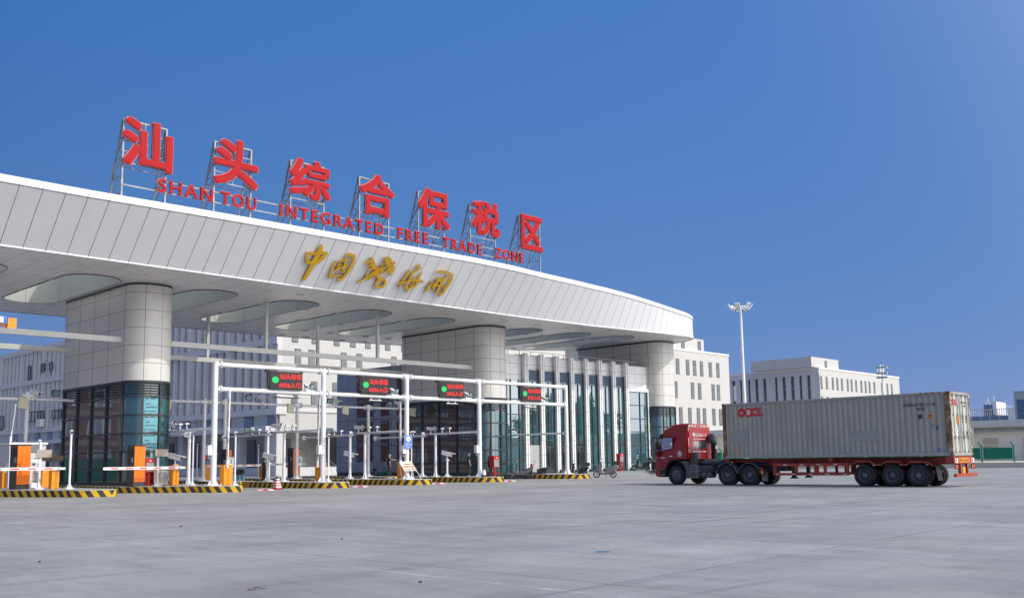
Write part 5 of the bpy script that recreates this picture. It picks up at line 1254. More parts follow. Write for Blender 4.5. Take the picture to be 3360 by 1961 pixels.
# blue cable box with two black reels under the canopy
Yc_ = 63.5; xc0, xc1 = xy(760, Yc_), xy(805, Yc_)
T = thing('cable_box', 'pale blue box with two black cable reels behind the second row island', 'equipment box', ((xc0+xc1)/2, Yc_, .2))
mb = MB(); mb.box(xc0, xc1, Yc_, Yc_+.6, .28, 1.12); mb.build('case', mat('pale_blue_steel', (.20, .40, .52), .5), T)
mb = MB()
for px in (782, 794): X = xy(px, Yc_); mb.cyl((X, Yc_-.002, .92), (X, Yc_-.12, .92), .2, n=14); mb.tube([(X, Yc_-.08, .74), (X+.01, Yc_-.06, .5), (X-.01, Yc_-.05, .36)], .03)
mb.build('cable_reel', M['black'], T)
mb = MB()
for sx in (0, 1):
    for sy in (0, 1): X = xc0+.08+(xc1-xc0-.16)*sx; mb.box(X-.03, X+.03, Yc_+.08+.4*sy, Yc_+.14+.4*sy, 0, .28)
mb.build('leg', M['dark'], T)

# ================================================================== container truck
M['cabred'] = mat('cab_red_paint', (.27, .003, .006), .28, var=.08, scale=1.5, coat=.6, dirt=(.10, .012, .012), dscale=1.4, damt=.2)
M['cabdark'] = mat('cab_dark_red', (.17, .006, .008), .35, var=.1)
M['chassis'] = mat('dusty_chassis', (.05, .053, .056), .65, var=.3, scale=2.5, dirt=(.11, .105, .10), dscale=2, damt=.35)
M['tankgrey'] = mat('dusty_tank', (.10, .11, .12), .5, .2, var=.2, dirt=(.18, .17, .16), dscale=1.4, damt=.3)
M['rim'] = mat('grey_rim', (.13, .14, .15), .5, .3, var=.25, scale=6)
M['trailred'] = mat('trailer_red_paint', (.36, .055, .03), .6, var=.2, scale=1.6, dirt=(.16, .07, .045), dscale=1.8, damt=.35)
M['tape'] = mat('reflective_tape', (.80, .80, .80), .4)
M['decal'] = mat('white_decal', (.78, .76, .75), .5)
M['cabglass'] = None
TX = 45.4
def wheel(par, X, Y, side=-1, r=.52, wid=.30, front=False, dual=False):
    # X is the outer face; the wheel runs inwards (+X for the near side)
    W = wid*2.1 if dual else wid; s = 1 if side < 0 else -1
    mb = MB(); K = 36
    w1 = wid
    def ringp(r_, x): return [(x, Y+r_*math.cos(a), r+r_*math.sin(a)) for a in [2*math.pi*k/K for k in range(K)]]
    pr = [(r*.60, .05), (r*.64, .015), (r*.78, -.0), (r*.90, .012), (r*.97, .045), (r, .08), (r, w1-.05), (r*.95, w1-.01), (r*.6, w1)]
    mb.loft([ringp(a, X+s*b_) for a, b_ in pr], True, 0)
    if dual: mb.loft([ringp(a, X+s*(w1+.04+b_)) for a, b_ in pr], True, 0)
    for k in range(40):
        a = 2*math.pi*k/40; c = Vector((X+s*(w1/2), Y+r*math.cos(a), r+r*math.sin(a))); t_ = Vector((0, -math.sin(a), math.cos(a))); n_ = Vector((0, math.cos(a), math.sin(a)))
        mb.obox(c+n_*.001, (w1*.42, 0, 0), t_*.030, n_*.0035)
    o = mb.build('tyre', M['rubber'], par, smooth=40, recalc=False)
    mb = MB()
    if front: pr2 = [(r*.62, .04), (r*.58, .03), (r*.54, .06), (r*.46, .05), (r*.44, -.01), (r*.40, -.015), (r*.28, -.02), (r*.20, -.02), (r*.19, -.07), (r*.0, -.08)]
    else: pr2 = [(r*.62, .04), (r*.59, .025), (r*.55, .03), (r*.52, .13), (r*.47, .16), (r*.30, .15), (r*.26, .15), (r*.25, .05), (r*.20, .02), (r*.0, .015)]
    mb.loft([ringp(max(a, .001), X+s*b_) for a, b_ in pr2], True, 0)
    mb.build('rim', M['rim'], o, smooth=30, recalc=False)
    mb = MB()
    for k in range(10):
        a = 2*math.pi*k/10; rr = r*.34; d_ = -.03 if front else .135
        mb.cyl((X+s*d_, Y+rr*math.cos(a), r+rr*math.sin(a)), (X+s*(d_-.035), Y+rr*math.cos(a), r+rr*math.sin(a)), .018, n=6)
    if not front:
        for k in range(8):
            a = 2*math.pi*(k+.5)/8; rr = r*.43; mb.cyl((X+s*.158, Y+rr*math.cos(a), r+rr*math.sin(a)), (X+s*.15, Y+rr*math.cos(a), r+rr*math.sin(a)), .045, n=8, m=1)
    mb.build('wheel_nuts', [M['rim'], M['black']], o)
truck = thing('tractor_unit', 'red truck tractor with a high sleeper roof pulling the container trailer', 'truck', (46.6, 29, 0))
XL_, XRt = 45.42, 47.88
# cab: side profile (Y, z) extruded across with rounded roof edges
cab = [(32.55, .92), (32.56, 1.35), (32.52, 1.80), (32.36, 2.12), (32.16, 2.55), (32.03, 2.80), (31.90, 3.02), (31.74, 3.18), (31.52, 3.30), (31.25, 3.35), (30.95, 3.375), (30.47, 3.37), (30.43, 3.30), (30.45, 2.6), (30.47, 1.41), (31.36, 1.41), (31.62, 1.34), (31.82, 1.16), (31.93, .92)]
mb = MB()
def inset_x(z): return 0.0 if z < 2.3 else .035*(z-2.3)+(.22*max(0, (z-2.95)/.42)**3)
rows = [0, .015, .05, .5, .95, .985, 1]
rings = []
for t in rows:
    q = []
    for (y, z) in cab:
        e = min(t, 1-t)*2.46; rnd = .10 if z > 1.3 else .03
        shrink = 0 if e > .12 else (1-e/.12)
        yy = y-(rnd*shrink*.7 if y > 31.9 else -rnd*shrink*.2); zz = z-(rnd*shrink*1.1 if z > 3.1 else 0)
        ix = inset_x(z); q.append((XL_+ix+(XRt-XL_-2*ix)*t, yy, zz))
    rings.append(q)
mb.loft(rings, True, 0, caps=True); mb.build('cab_shell', M['cabred'], truck, smooth=35)
mb = MB(); mb.box(XL_+.06, XRt-.06, 32.0, 32.50, .42, 1.0); mb.build('bumper_core', M['chassis'], truck)
mb = MB(); mb.prism([(32.56, 1.32), (32.60, 1.25), (32.58, .5), (32.42, .42), (32.28, .43), (32.26, .6), (32.30, 1.3)], XL_-.02, XRt+.02, 0); mb.build('bumper', M['cabred'], truck)
mb = MB(); mb.box(XL_-.01, XL_+.5, 31.92, 32.27, .42, .96); mb.box(XL_-.03, XL_+.3, 31.95, 32.26, .52, .56, 1); mb.box(XL_-.03, XL_+.3, 31.97, 32.26, .85, .88, 1); mb.build('entry_step', [M['black'], M['steel']], truck)
mb = MB()      # wheel arch lining
arch = [(31.24+.66*math.cos(a), .62+.72*math.sin(a)) for a in [math.pi*k/14 for k in range(15)]]
mb.loft([[(XL_-.005, y, z) for y, z in arch], [(XL_+.6, y, z) for y, z in arch]], False); mb.loft([[(XL_-.006, y, z) for y, z in arch], [(XL_-.006, 31.24+(y-31.24)*1.12, .62+(z-.62)*1.09) for y, z in arch]], False); mb.build('wheel_arch', M['black'], truck, recalc=False)
mb = MB(); q = [(30.86-.14*k/6, 1.25-.75*k/6+.04*math.sin(k)) for k in range(7)]
mb.prism([(30.88, 1.28), (30.62, .95), (30.55, .35), (30.28, .35), (30.36, .9), (30.6, 1.32)], XL_-.0, XL_+.45, 0); mb.build('mudguard', M['tankgrey'], truck)
# cab glass with the driver's arm visible
def cab_glass():
    t = NT('cab_side_glass'); b = t.b; b.inputs['Base Color'].default_value = (.16, .24, .26, 1); b.inputs['Roughness'].default_value = .04; b.inputs['Alpha'].default_value = .75
    b.inputs['Specular IOR Level'].default_value = .9; return t.m
M['cabglass'] = cab_glass()
win = [(32.11, 2.36), (32.00, 2.60), (31.40, 2.60), (31.40, 2.06), (31.46, 2.0), (31.98, 1.92), (32.18, 1.93)]
mb = MB(); mb.add([(XL_-.004+inset_x(z), y, z) for y, z in win], [tuple(range(7))])
M['winback'] = mat('cab_interior', (.16, .22, .22), .7)
mb.build('side_window', glass_mat('cab_window', (.10, .17, .18), 1.0, .01, .5), truck, recalc=False)
mb = MB()
wl_ = win+win[:1]; wc = (31.8, 2.27)
mb.loft([[(XL_-.006+inset_x(z), y, z) for y, z in wl_], [(XL_-.006+inset_x(z), wc[0]+(y-wc[0])*1.12, wc[1]+(z-wc[1])*1.12) for y, z in wl_]], False); mb.build('window_seal', M['black'], truck, recalc=False)
mb = MB(); mb.tube([(XL_-.012, 32.06, 2.0), (XL_-.013, 31.78, 2.12), (XL_-.013, 31.6, 2.2)], [.02, .028, .03], 8, 0); mb.ell((XL_-.0, 31.49, 2.25), .015, .09, .1, m=1); mb.build('driver_arm', [M['skin'], M['decal']], truck)
mb = MB(); mb.prism([(32.18, 2.62), (32.02, 2.82), (32.20, 2.85), (32.34, 2.60), (32.3, 2.55)], XL_+.05, XRt-.05, 0); mb.build('sun_visor', M['black'], truck)
mb = MB(); mb.box(XL_+.1, XRt-.1, 32.31, 32.33, 1.95, 2.5) if False else mb.add([(XL_+.12, 32.45, 1.98), (XRt-.12, 32.45, 1.98), (XRt-.14, 32.13, 2.66), (XL_+.14, 32.13, 2.66)], [(0, 1, 2, 3)]); mb.build('windscreen', M['winglass'], truck)
mb = MB(); mb.box(XL_-.20, XL_-.06, 32.24, 32.40, 1.95, 2.38); mb.box(XL_-.19, XL_-.07, 32.28, 32.44, 1.62, 1.86); mb.bar((XL_-.1, 32.3, 2.38), (XL_+.05, 32.2, 2.5), .03); mb.bar((XL_-.1, 32.34, 1.62), (XL_+.05, 32.4, 1.6), .03); mb.build('mirror', M['black'], truck)
mb = MB()      # door seam
for a, b_ in (((31.36, 2.68), (31.35, 1.43)), ((31.36, 2.68), (32.06, 2.70)), ((31.94, 1.43), (31.35, 1.43))): mb.bar((XL_-.001, *a), (XL_-.001, *b_), .006, .012)
mb.build('door_seam', M['cabdark'], truck)
mb = MB(); mb.box(XL_-.02, XL_, 31.40, 31.62, 1.55, 1.60, 0); mb.box(XL_-.014, XL_-.001, 31.36, 31.48, 1.53, 1.62, 1); mb.build('door_handle', [M['decal'], M['black']], truck)
mb = MB()
def ring_decal(y, z, r0, r1):
    a_ = [2*math.pi*k/24 for k in range(25)]
    mb.loft([[(XL_-.004, y+r0*.86*math.cos(a), z+r0*math.sin(a)) for a in a_], [(XL_-.004, y+r1*.86*math.cos(a), z+r1*math.sin(a)) for a in a_]], False)
ring_decal(30.93, 1.70, .165, .125); mb.add([(XL_-.004, 30.93+.05*math.cos(a), 1.76+.05*math.sin(a)) for a in [2*math.pi*k/12 for k in range(12)]], [tuple(range(12))])
mb.box(XL_-.005, XL_-.003, 30.84, 31.02, 1.66, 1.70); mb.box(XL_-.005, XL_-.003, 30.84, 31.02, 1.625, 1.64)
add_text(mb, '限乘2人', (XL_-.001, 32.17, 1.44), (0, -1, 0), (0, 0, 1), .34, .10, .004, .01)
mb.build('door_lettering', M['decal'], truck, recalc=False)
# cab back panel
YBk = 30.44
mb = MB(); mb.box(XL_+.09, XRt-.09, YBk-.05, YBk+.02, 1.42, 2.55); mb.box(XL_+.18, XRt-.18, YBk-.045, YBk+.02, 2.55, 3.12); mb.build('back_panel', mat('cab_back_red', (.40, .003, .008), .35, var=.06, coat=.5), truck)
mb = MB(); mb.box(XL_+.62, XRt-.62, YBk-.06, YBk-.045, 1.98, 2.42); mb.build('rear_window', M['winglass'], truck)
mb = MB(); 
for k in range(4): mb.box(XL_+.66+.11*k, XL_+.74+.11*k, YBk-.066, YBk-.062, 2.0, 2.4)
mb.build('curtain', M['cream'], truck)
mb = MB()
for k in (0, 1, 2, 4, 5, 6): mb.box(XL_+.16+.32*k, XL_+.30+.32*k, YBk-.05, YBk-.046+.03, 3.22, 3.28) if False else mb.box(XL_+.22+.30*k, XL_+.37+.30*k, YBk-.012, YBk+.006, 3.20, 3.27)
for x in (XL_+.1, XRt-.13):
    for z0, z1 in ((2.95, 3.14), (2.1, 2.6), (1.8, 1.95)): mb.box(x, x+.035, YBk-.056, YBk-.05, z0, z1)
for x in (XL_+.54, XRt-.58): mb.box(x, x+.04, YBk-.056, YBk-.05, 1.98, 2.42)
mb.box(XL_+.55, XRt-.55, YBk-.056, YBk-.05, 1.79, 1.84); mb.box(XL_+.6, XRt-.6, YBk-.056, YBk-.05, 2.50, 2.53)
mb.build('reflective_tape', M['tape'], truck)
mb = MB(); add_text(mb, '粤D36615', (XL_+.50, YBk-.05, 2.62), (1, 0, 0), (0, 0, 1), 1.42, .25, .006, .012); mb.build('plate_lettering', M['decal'], truck)
# air intake stack and filter behind the cab
mb = MB(); mb.cyl((47.55, 30.05, 1.35), (47.55, 30.05, 2.3), .17, n=14, m=0); mb.lathe((47.55, 30.1, 2.25), [(.16, 0), (.24, .06), (.26, .45), (.2, .55), (.05, .58)], 14, 1); mb.box(47.42, 47.54, 29.84, 29.9, 1.95, 2.12, 2); mb.tube([(47.55, 30.05, 1.5), (47.5, 29.9, 1.22), (47.3, 29.7, 1.18), (46.9, 29.4, 1.16)], .12, 10, 0); mb.build('air_intake', [M['black'], M['tankgrey'], M['antenna']], truck, smooth=40)
mb = MB(); mb.tube([(45.9, 30.2, 1.22), (46.0, 29.6, 1.16), (46.1, 29.0, 1.15), (46.2, 28.6, 1.18)], .13, 10); mb.ell((46.3, 28.55, 1.2), .25, .3, .2); mb.box(45.6, 45.9, 30.05, 30.3, 1.4, 1.75); mb.box(45.55, 46.0, 30.0, 30.35, 1.05, 1.4); mb.build('hoses_and_valves', M['chassis'], truck, smooth=40)
# chassis
mb = MB(); mb.box(46.25, 46.4, 25.0, 32.2, .72, 1.0); mb.box(46.9, 47.05, 25.0, 32.2, .72, 1.0)
for y in (25.1, 27.3, 29.3, 31.0): mb.box(46.4, 46.9, y, y+.15, .75, .95)
for y in (26.65, 28.0, 31.24): mb.cyl((45.6, y, .52), (47.7, y, .52), .1, n=10); mb.box(46.3, 47.0, y-.25, y+.25, .38, .68)
mb.box(46.0, 47.3, 29.8, 32.2, .5, 1.4); mb.build('chassis_frame', M['chassis'], truck)
mb = MB(); mb.box(45.5, 46.15, 29.72, 30.27, .38, 1.04); mb.build('fuel_tank', M['tankgrey'], truck)
mb = MB()
for y in (30.27, 29.86): mb.bar((45.46, y, .36), (45.46, y, 1.06), .03)
for z in (.40, .72, 1.06): mb.bar((45.46, 30.27, z), (45.46, 29.86, z), .028)
mb.build('side_steps', M['steel'], truck)
mb = MB(); mb.box(45.55, 46.1, 28.92, 29.70, .70, 1.05); mb.build('battery_box', M['chassis'], truck)
for y in (29.5, 29.16):
    mb = MB(); mb.lathe((45.5, y, .54), [(.02, -.03), (.13, -.02), (.165, .03), (.165, .55), (.1, .6)], 16, 0, (1, 0, 0)); mb.build('air_tank', M['tankgrey'], truck, smooth=40)
def mudguard(y0, y1, yc, nm='mudguard', mm=None, z1=1.16):
    mb = MB(); q = [(yc+.64*math.cos(a), .56+.62*math.sin(a)) for a in [math.pi*(.02+.96*k/14) for k in range(15)]]
    mb.loft([[(45.42, y, z) for y, z in q], [(46.0, y, z) for y, z in q]], False); mb.loft([[(45.42, y, z) for y, z in q], [(45.42, yc+(y-yc)*.95, .56+(z-.56)*.95) for y, z in q]], False)
    mb.build(nm, mm or M['tankgrey'], truck, recalc=False)
mudguard(0, 0, 28.0); mudguard(0, 0, 26.66)
mb = MB(); mb.add([(45.44, 26.03, .95), (46.0, 26.03, .95), (46.0, 25.86, .22), (45.44, 25.86, .22)], [(0, 1, 2, 3)]); mb.build('mud_flap', M['tankgrey'], truck)
mb = MB(); mb.box(45.42, 45.85, 25.93, 26.0, .62, .92, 0); mb.box(45.40, 45.6, 25.90, 25.93, .62, .74, 1); mb.box(45.40, 45.6, 25.90, 25.93, .76, .9, 2); mb.build('tail_lamp', [M['black'], M['amber'], M['red']], truck)
wheel(truck, 45.44, 31.24, -1, .53, .30, front=True); wheel(truck, 47.86, 31.24, 1, .53, .30, front=True)
for y in (28.0, 26.66): wheel(truck, 45.44, y, -1, .53, .28, dual=True); wheel(truck, 47.86, y, 1, .53, .28, dual=True)
mb = MB(); mb.box(46.1, 47.2, 26.3, 27.9, 1.0, 1.18); mb.build('fifth_wheel', M['chassis'], truck)
mb = MB(); mb.add([(45.5, 26.9, 1.14), (46.3, 26.9, 1.20), (46.2, 25.6, 1.16), (45.48, 25.9, 1.08)], [(0, 1, 2, 3)]); mb.build('blue_tarp', mat('blue_tarp', (.02, .06, .42), .6), truck)

# ---- skeletal trailer
tr = thing('container_trailer', 'red skeletal trailer with three rear axles carrying the grey container', 'trailer', (46.6, 21, 0))
mb = MB()
for x in (46.1, 47.0): mb.box(x, x+.16, 16.3, 28.0, 1.02, 1.38)
for y in (16.4, 18.5, 20.5, 22.5, 24.5, 26.5, 27.7): mb.box(46.26, 47.0, y, y+.14, 1.08, 1.30)
for y in (16.25, 22.0, 27.85): mb.box(45.45, 47.85, y, y+.2, 1.22, 1.39)
for y in (20.2, 23.2, 24.6): mb.bar((45.6, y, 1.3), (46.1, y+.5, 1.0), .08)
mb.build('main_frame', M['trailred'], tr)
for x in (45.44, 47.75):
    mb = MB(); mb.box(x, x+.1, 21.2, 25.25, .98, 1.12); mb.box(x, x+.1, 21.2, 25.25, .52, .64)
    for y in (21.2, 22.35, 22.85, 23.9, 25.1): mb.box(x+.005, x+.095, y, y+.14, .64, .98)
    mb.build('side_guard', M['trailred'], tr)
mb = MB()
for k in range(9): mb.box(45.432, 45.437, 21.3+.45*k, 21.5+.45*k, 1.03, 1.08, k % 2); mb.box(45.432, 45.437, 21.3+.45*k, 21.5+.45*k, .55, .6, (k+1) % 2)
mb.build('reflective_tape', [M['red'], M['antenna']], tr)
for x in (45.75, 47.3):
    mb = MB(); mb.box(x, x+.16, 24.2, 24.36, .45, 1.25); mb.loft([[(x+.08-r_, 24.28-r_, z), (x+.08+r_, 24.28-r_, z), (x+.08+r_, 24.28+r_, z), (x+.08-r_, 24.28+r_, z)] for z, r_ in ((.5, .06), (.38, .16), (.36, .17))], True, caps=True); mb.build('landing_leg', M['chassis'], tr)
for y in (20.42, 19.08, 17.87):
    wheel(tr, 45.44, y, -1, .52, .28, dual=True); wheel(tr, 47.86, y, 1, .52, .28, dual=True)
    mb = MB(); mb.cyl((45.7, y, .52), (47.6, y, .52), .09, n=10); mb.box(46.0, 46.2, y-.5, y+.5, .6, .75); mb.box(47.0, 47.2, y-.5, y+.5, .6, .75); mb.build('axle', M['chassis'], tr)
mb = MB(); pth = [(21.08, .68), (21.05, 1.05), (20.76, 1.22), (20.1, 1.2), (19.88, 1.04), (19.55, 1.04), (19.33, 1.19), (18.66, 1.17), (18.6, 1.03), (18.33, 1.03), (18.2, 1.18), (17.38, 1.15), (17.16, .95)]
mb.loft([[(45.42, y, z) for y, z in pth], [(46.0, y, z) for y, z in pth]], False); mb.loft([[(45.42, y, z+.015) for y, z in pth], [(45.42, y, z-.05) for y, z in pth]], False); mb.build('mudguard', M['trailred'], tr, recalc=False)
mb = MB(); mb.add([(45.44, 17.05, .95), (46.0, 17.05, .95), (46.0, 16.95, .3), (45.44, 16.95, .3)], [(0, 1, 2, 3)]); mb.build('mud_flap', M['antenna'] if False else M['tankgrey'], tr)
YR = 16.19
mb = MB(); mb.box(45.36, 47.92, YR-.02, YR+.12, 1.06, 1.32); mb.box(45.35, 45.45, YR, YR+.35, 1.06, 1.35); mb.build('rear_beam', M['trailred'], tr)
mb = MB(); mb.box(45.95, 47.2, YR-.035, YR-.022, 1.10, 1.30); mb.build('plate_board', M['amber'], tr)
mb = MB(); add_text(mb, '粤D3445挂', (46.0, YR-.036, 1.13), (1, 0, 0), (0, 0, 1), 1.15, .14, .004, .006); mb.build('plate_lettering', M['black'], tr)
for x in (45.42, 47.48):
    mb = MB(); mb.box(x, x+.4, YR-.03, YR, .80, 1.02, 0); mb.box(x+.04, x+.14, YR-.04, YR-.03, .83, .99, 1); mb.box(x+.17, x+.36, YR-.04, YR-.03, .83, .99, 2); mb.build('tail_lamp', [M['black'], M['orange'], M['red']], tr)
    mb = MB(); mb.box(x+.02, x+.38, YR-.035, YR-.022, 1.09, 1.29, 0); mb.box(x+.06, x+.2, YR-.038, YR-.036, 1.12, 1.26, 1); mb.build('reflector', [M['decal'], M['red']], tr)
mb = MB(); mb.box(45.25, 47.95, YR-.12, YR, .46, .60); mb.box(46.1, 46.22, YR-.02, YR+.1, .55, 1.06); mb.box(46.95, 47.07, YR-.02, YR+.1, .55, 1.06); mb.build('underrun_bar', M['trailred'], tr)
mb = MB(); mb.box(46.35, 46.65, YR-.03, YR, .6, .9); mb.build('wheel_chock', M['amber'], tr)

# ---- forty foot container
def corr_mat():
    t = NT('container_paint'); b = t.b; b.inputs['Roughness'].default_value = .55
    c = t.ramp(t.noise(.8, 6), [(.3, (.33, .325, .27)), (.7, (.41, .40, .335))])
    c = t.mix(t.ramp(t.noise(.9, 8, .7, 'Object', ((1, 3, .25), (0, 0, 0))), [(.52, (0, 0, 0)), (.72, (.55,)*3)]), c, (.20, .18, .14))
    # repaint patches
    tc = t.n('ShaderNodeTexCoord'); sp = t.n('ShaderNodeSeparateXYZ'); t.l(tc.outputs['Object'], sp.inputs[0])
    rust = t.ramp(t.noise(1.6, 10, .8), [(.68, (0, 0, 0)), (.72, (1, 1, 1))]); c = t.mix(rust, c, (.12, .05, .025))
    t.l(c, b.inputs['Base Color']); return t.m
def rust_mat():
    t = NT('rusty_container_frame'); b = t.b; b.inputs['Roughness'].default_value = .75
    t.l(t.ramp(t.noise(2.2, 10, .75), [(.38, (.36, .35, .30)), (.48, (.26, .15, .07)), (.62, (.10, .04, .02))]), b.inputs['Base Color']); return t.m
M['cont'] = corr_mat(); M['rust'] = rust_mat()
M['contframe'] = mat('container_frame_paint', (.36, .365, .32), .55, var=.12, dirt=(.2, .12, .06), dscale=1.8, damt=.3)
ct = thing('shipping_container', 'long weathered grey green shipping container with red lettering on the trailer', 'container', (46.6, 22.15, 1.4))
CX0, CX1, CY0, CY1, CZ0, CZ1 = 45.4, 47.86, 16.2, 28.09, 1.405, 4.32
def corr(x, s, name):
    # s: outward direction of the side panel
    pts = []; y = CY0+.28; pitch = .278; dpt = .034
    while y < CY1-.3:
        pts += [(y, 0), (y+.07, 0), (y+.139, dpt), (y+.209, dpt)]; y += pitch
    pts.append((y, 0)); mb = MB()
    mb.loft([[(x-s*.03-s*d, yy, CZ0+.17) for yy, d in pts], [(x-s*.03-s*d, yy, CZ1-.10) for yy, d in pts]], False)
    return mb.build(name, M['cont'], ct, recalc=False)
corr(CX0, -1, 'corrugated_side'); corr(CX1, 1, 'corrugated_side')
mb = MB(); mb.box(CX0+.02, CX1-.02, CY0+.02, CY1-.02, CZ1-.06, CZ1-.02); mb.build('roof', M['contframe'], ct)
mb = MB(); mb.box(CX0+.03, CX1-.03, CY1-.08, CY1-.04, CZ0+.1, CZ1-.1); mb.build('front_wall', M['cont'], ct)
mb = MB(); mb.box(CX0+.05, CX1-.05, CY0+.1, CY1-.1, CZ0+.03, CZ0+.16); mb.build('floor_frame', M['chassis'], ct)
for x0 in (CX0, CX1-.09):
    mb = MB(); mb.box(x0, x0+.09, CY0+.17, CY1-.17, CZ0+.02, CZ0+.17); mb.build('bottom_rail', M['contframe'], ct)
    mb = MB(); mb.box(x0+.005, x0+.085, CY0+.17, CY1-.17, CZ1-.10, CZ1); mb.build('top_rail', M['contframe'], ct)
    for y0, w_ in ((CY0, .26), (CY1-.17, .17)):
        mb = MB(); mb.box(x0-.004, x0+.10, y0, y0+w_, CZ0+.12, CZ1-.12); mb.build('corner_post', M['rust'], ct)
        for z0 in (CZ0, CZ1-.12):
            mb = MB(); mb.box(x0-.008, x0+.16, y0-.004, y0+.178, z0, z0+.12); mb.box(x0-.01, x0-.007, y0+.05, y0+.13, z0+.03, z0+.09, 1); mb.build('corner_casting', [M['rust'], M['black']], ct)
# door end
mb = MB(); mb.box(CX0+.1, CX1-.1, CY0+.0, CY0+.1, CZ1-.11, CZ1-.01); mb.build('door_header', M['contframe'], ct)
mb = MB(); mb.box(CX0+.1, CX1-.1, CY0+.0, CY0+.1, CZ0+.01, CZ0+.13); mb.build('door_sill', M['contframe'], ct)
DZ0, DZ1 = CZ0+.14, CZ1-.12
xm = (CX0+CX1)/2
M['doorpaint'] = mat('container_door_paint', (.52, .53, .465), .5, var=.06, dirt=(.36, .30, .22), dscale=1.5, damt=.22)
for a, b_ in ((CX0+.1, xm-.01), (xm+.01, CX1-.1)):
    mb = MB(); n_ = 5; zz = [DZ0+(DZ1-DZ0)*k/n_ for k in range(n_+1)]
    for z0, z1 in zip(zz, zz[1:]): mb.box(a+.05, b_-.05, CY0+.045, CY0+.07, z0+.0, z1-.06); mb.box(a, b_, CY0+.055, CY0+.10, z1-.06, z1)
    mb.box(a, a+.05, CY0+.02, CY0+.1, DZ0, DZ1); mb.box(b_-.05, b_, CY0+.02, CY0+.1, DZ0, DZ1); d = mb.build('door', M['doorpaint'], ct)
    for f_ in (.26, .72):
        x = a+(b_-a)*f_; mb = MB(); mb.cyl((x, CY0+.0, DZ0-.02), (x, CY0+.0, DZ1+.05), .022, n=8)
        for z in (DZ0+.05, DZ0+.9, DZ0+1.7, DZ1-.1): mb.box(x-.05, x+.05, CY0-.01, CY0+.04, z, z+.06)
        mb.bar((x-.02, CY0-.025, DZ0+.72), (x+.28 if x < xm-.3 or True else x-.28, CY0-.03, DZ0+.70), .03, .03); mb.box(x-.06, x+.06, CY0-.03, CY0, DZ0+.66, DZ0+.8); mb.build('lock_rod', M['steel'], d)
for k in range(4):
    mb = MB(); z = DZ0+.2+.78*k; mb.box(CX1-.14, CX1-.04, CY0-.015, CY0+.02, z, z+.12); mb.build('hinge', M['doorpaint'], ct)
mb = MB(); mb.box(xm-.012, xm+.012, CY0-.006, CY0+.02, DZ0, DZ1); mb.build('door_seal', M['steel'], ct)
mb = MB()
for x in (CX0+.16, CX1-.42):
    for k in range(4): mb.add([(x+.07*k, CY0-.003, CZ1-.09), (x+.035+.07*k, CY0-.003, CZ1-.09), (x+.055+.07*k, CY0-.003, CZ1-.03), (x+.02+.07*k, CY0-.003, CZ1-.03)], [(0, 1, 2, 3)], k % 2)
for k in range(9): mb.add([(CX0-.001, CY0+.3+.14*k, CZ1-.08), (CX0-.001, CY0+.37+.14*k, CZ1-.08), (CX0-.001, CY0+.34+.14*k, CZ1-.02), (CX0-.001, CY0+.27+.14*k, CZ1-.02)], [(0, 1, 2, 3)], k % 2)
mb.build('height_stripe', [M['amber'], M['black']], ct, recalc=False)
M['ooclred'] = mat('container_red_letter', (.60, .02, .022), .5)
M['blackpaint'] = mat('container_black_print', (.03, .032, .035), .6)
def side_pt(y, z): return (CX0+.026, y, z)
# the red letters on the corrugated side follow its plane just in front of the ridges
mb = MB(); XS_ = CX0+.028
def fat_o(yc, zc, ry, rz, w_):
    a_ = [2*math.pi*k/28 for k in range(29)]
    mb.loft([[(XS_-.0, yc-ry*math.cos(a), zc+rz*math.sin(a)) for a in a_], [(XS_-.0, yc-(ry-w_)*math.cos(a), zc+(rz-w_*1.1)*math.sin(a)) for a in a_]], False)
ZO = 3.80; HO = .23
fat_o(26.93, ZO, .23, HO+.01, .13); fat_o(26.50, ZO, .25, HO+.01, .115)
a_ = [math.pi*(.22+1.56*k/24) for k in range(25)]
mb.loft([[(XS_-.002, 26.13-.22*math.cos(a), ZO+HO*math.sin(a)) for a in a_], [(XS_-.002, 26.13-.09*math.cos(a), ZO+(HO-.125)*math.sin(a)) for a in a_]], False)
mb.add([(XS_-.003, 25.97, ZO+.24), (XS_-.003, 25.86, ZO+.24), (XS_-.003, 25.86, ZO-.10), (XS_-.003, 25.66, ZO-.10), (XS_-.003, 25.66, ZO-.22), (XS_-.003, 25.97, ZO-.22)], [(0, 1, 2, 3, 4, 5)])
mb.build('side_emblem', M['ooclred'], ct, recalc=False)
mb = MB()
for k in range(5):
    a = math.pi/2+2*math.pi*k/5; mb.add([(XS_-.006, 26.52-.075*math.cos(a)-.058*math.cos(q), ZO+.085*math.sin(a)+.065*math.sin(q)) for q in [2*math.pi*j/12 for j in range(12)]], [tuple(range(12))], 0)
mb.add([(XS_-.008, 26.52-.03*math.cos(q), ZO+.033*math.sin(q)) for q in [2*math.pi*j/10 for j in range(10)]], [tuple(range(10))], 1)
mb.build('flower_emblem', [M['decal'], M['ooclred']], ct, recalc=False)
for s_, y, z, wd, h_, of in (('OOCU 701111 6', 18.32, 3.70, 1.42, .15, .012), ('45G1', 17.75, 3.50, .42, .14, .012), ('X', 16.90, 2.60, .13, .16, .03)):
    mb = MB(); add_text(mb, s_, (CX0+.03, y, z), (0, -1, 0), (0, 0, 1), wd, h_, .006, of); mb.build('side_code', M['blackpaint'], ct)
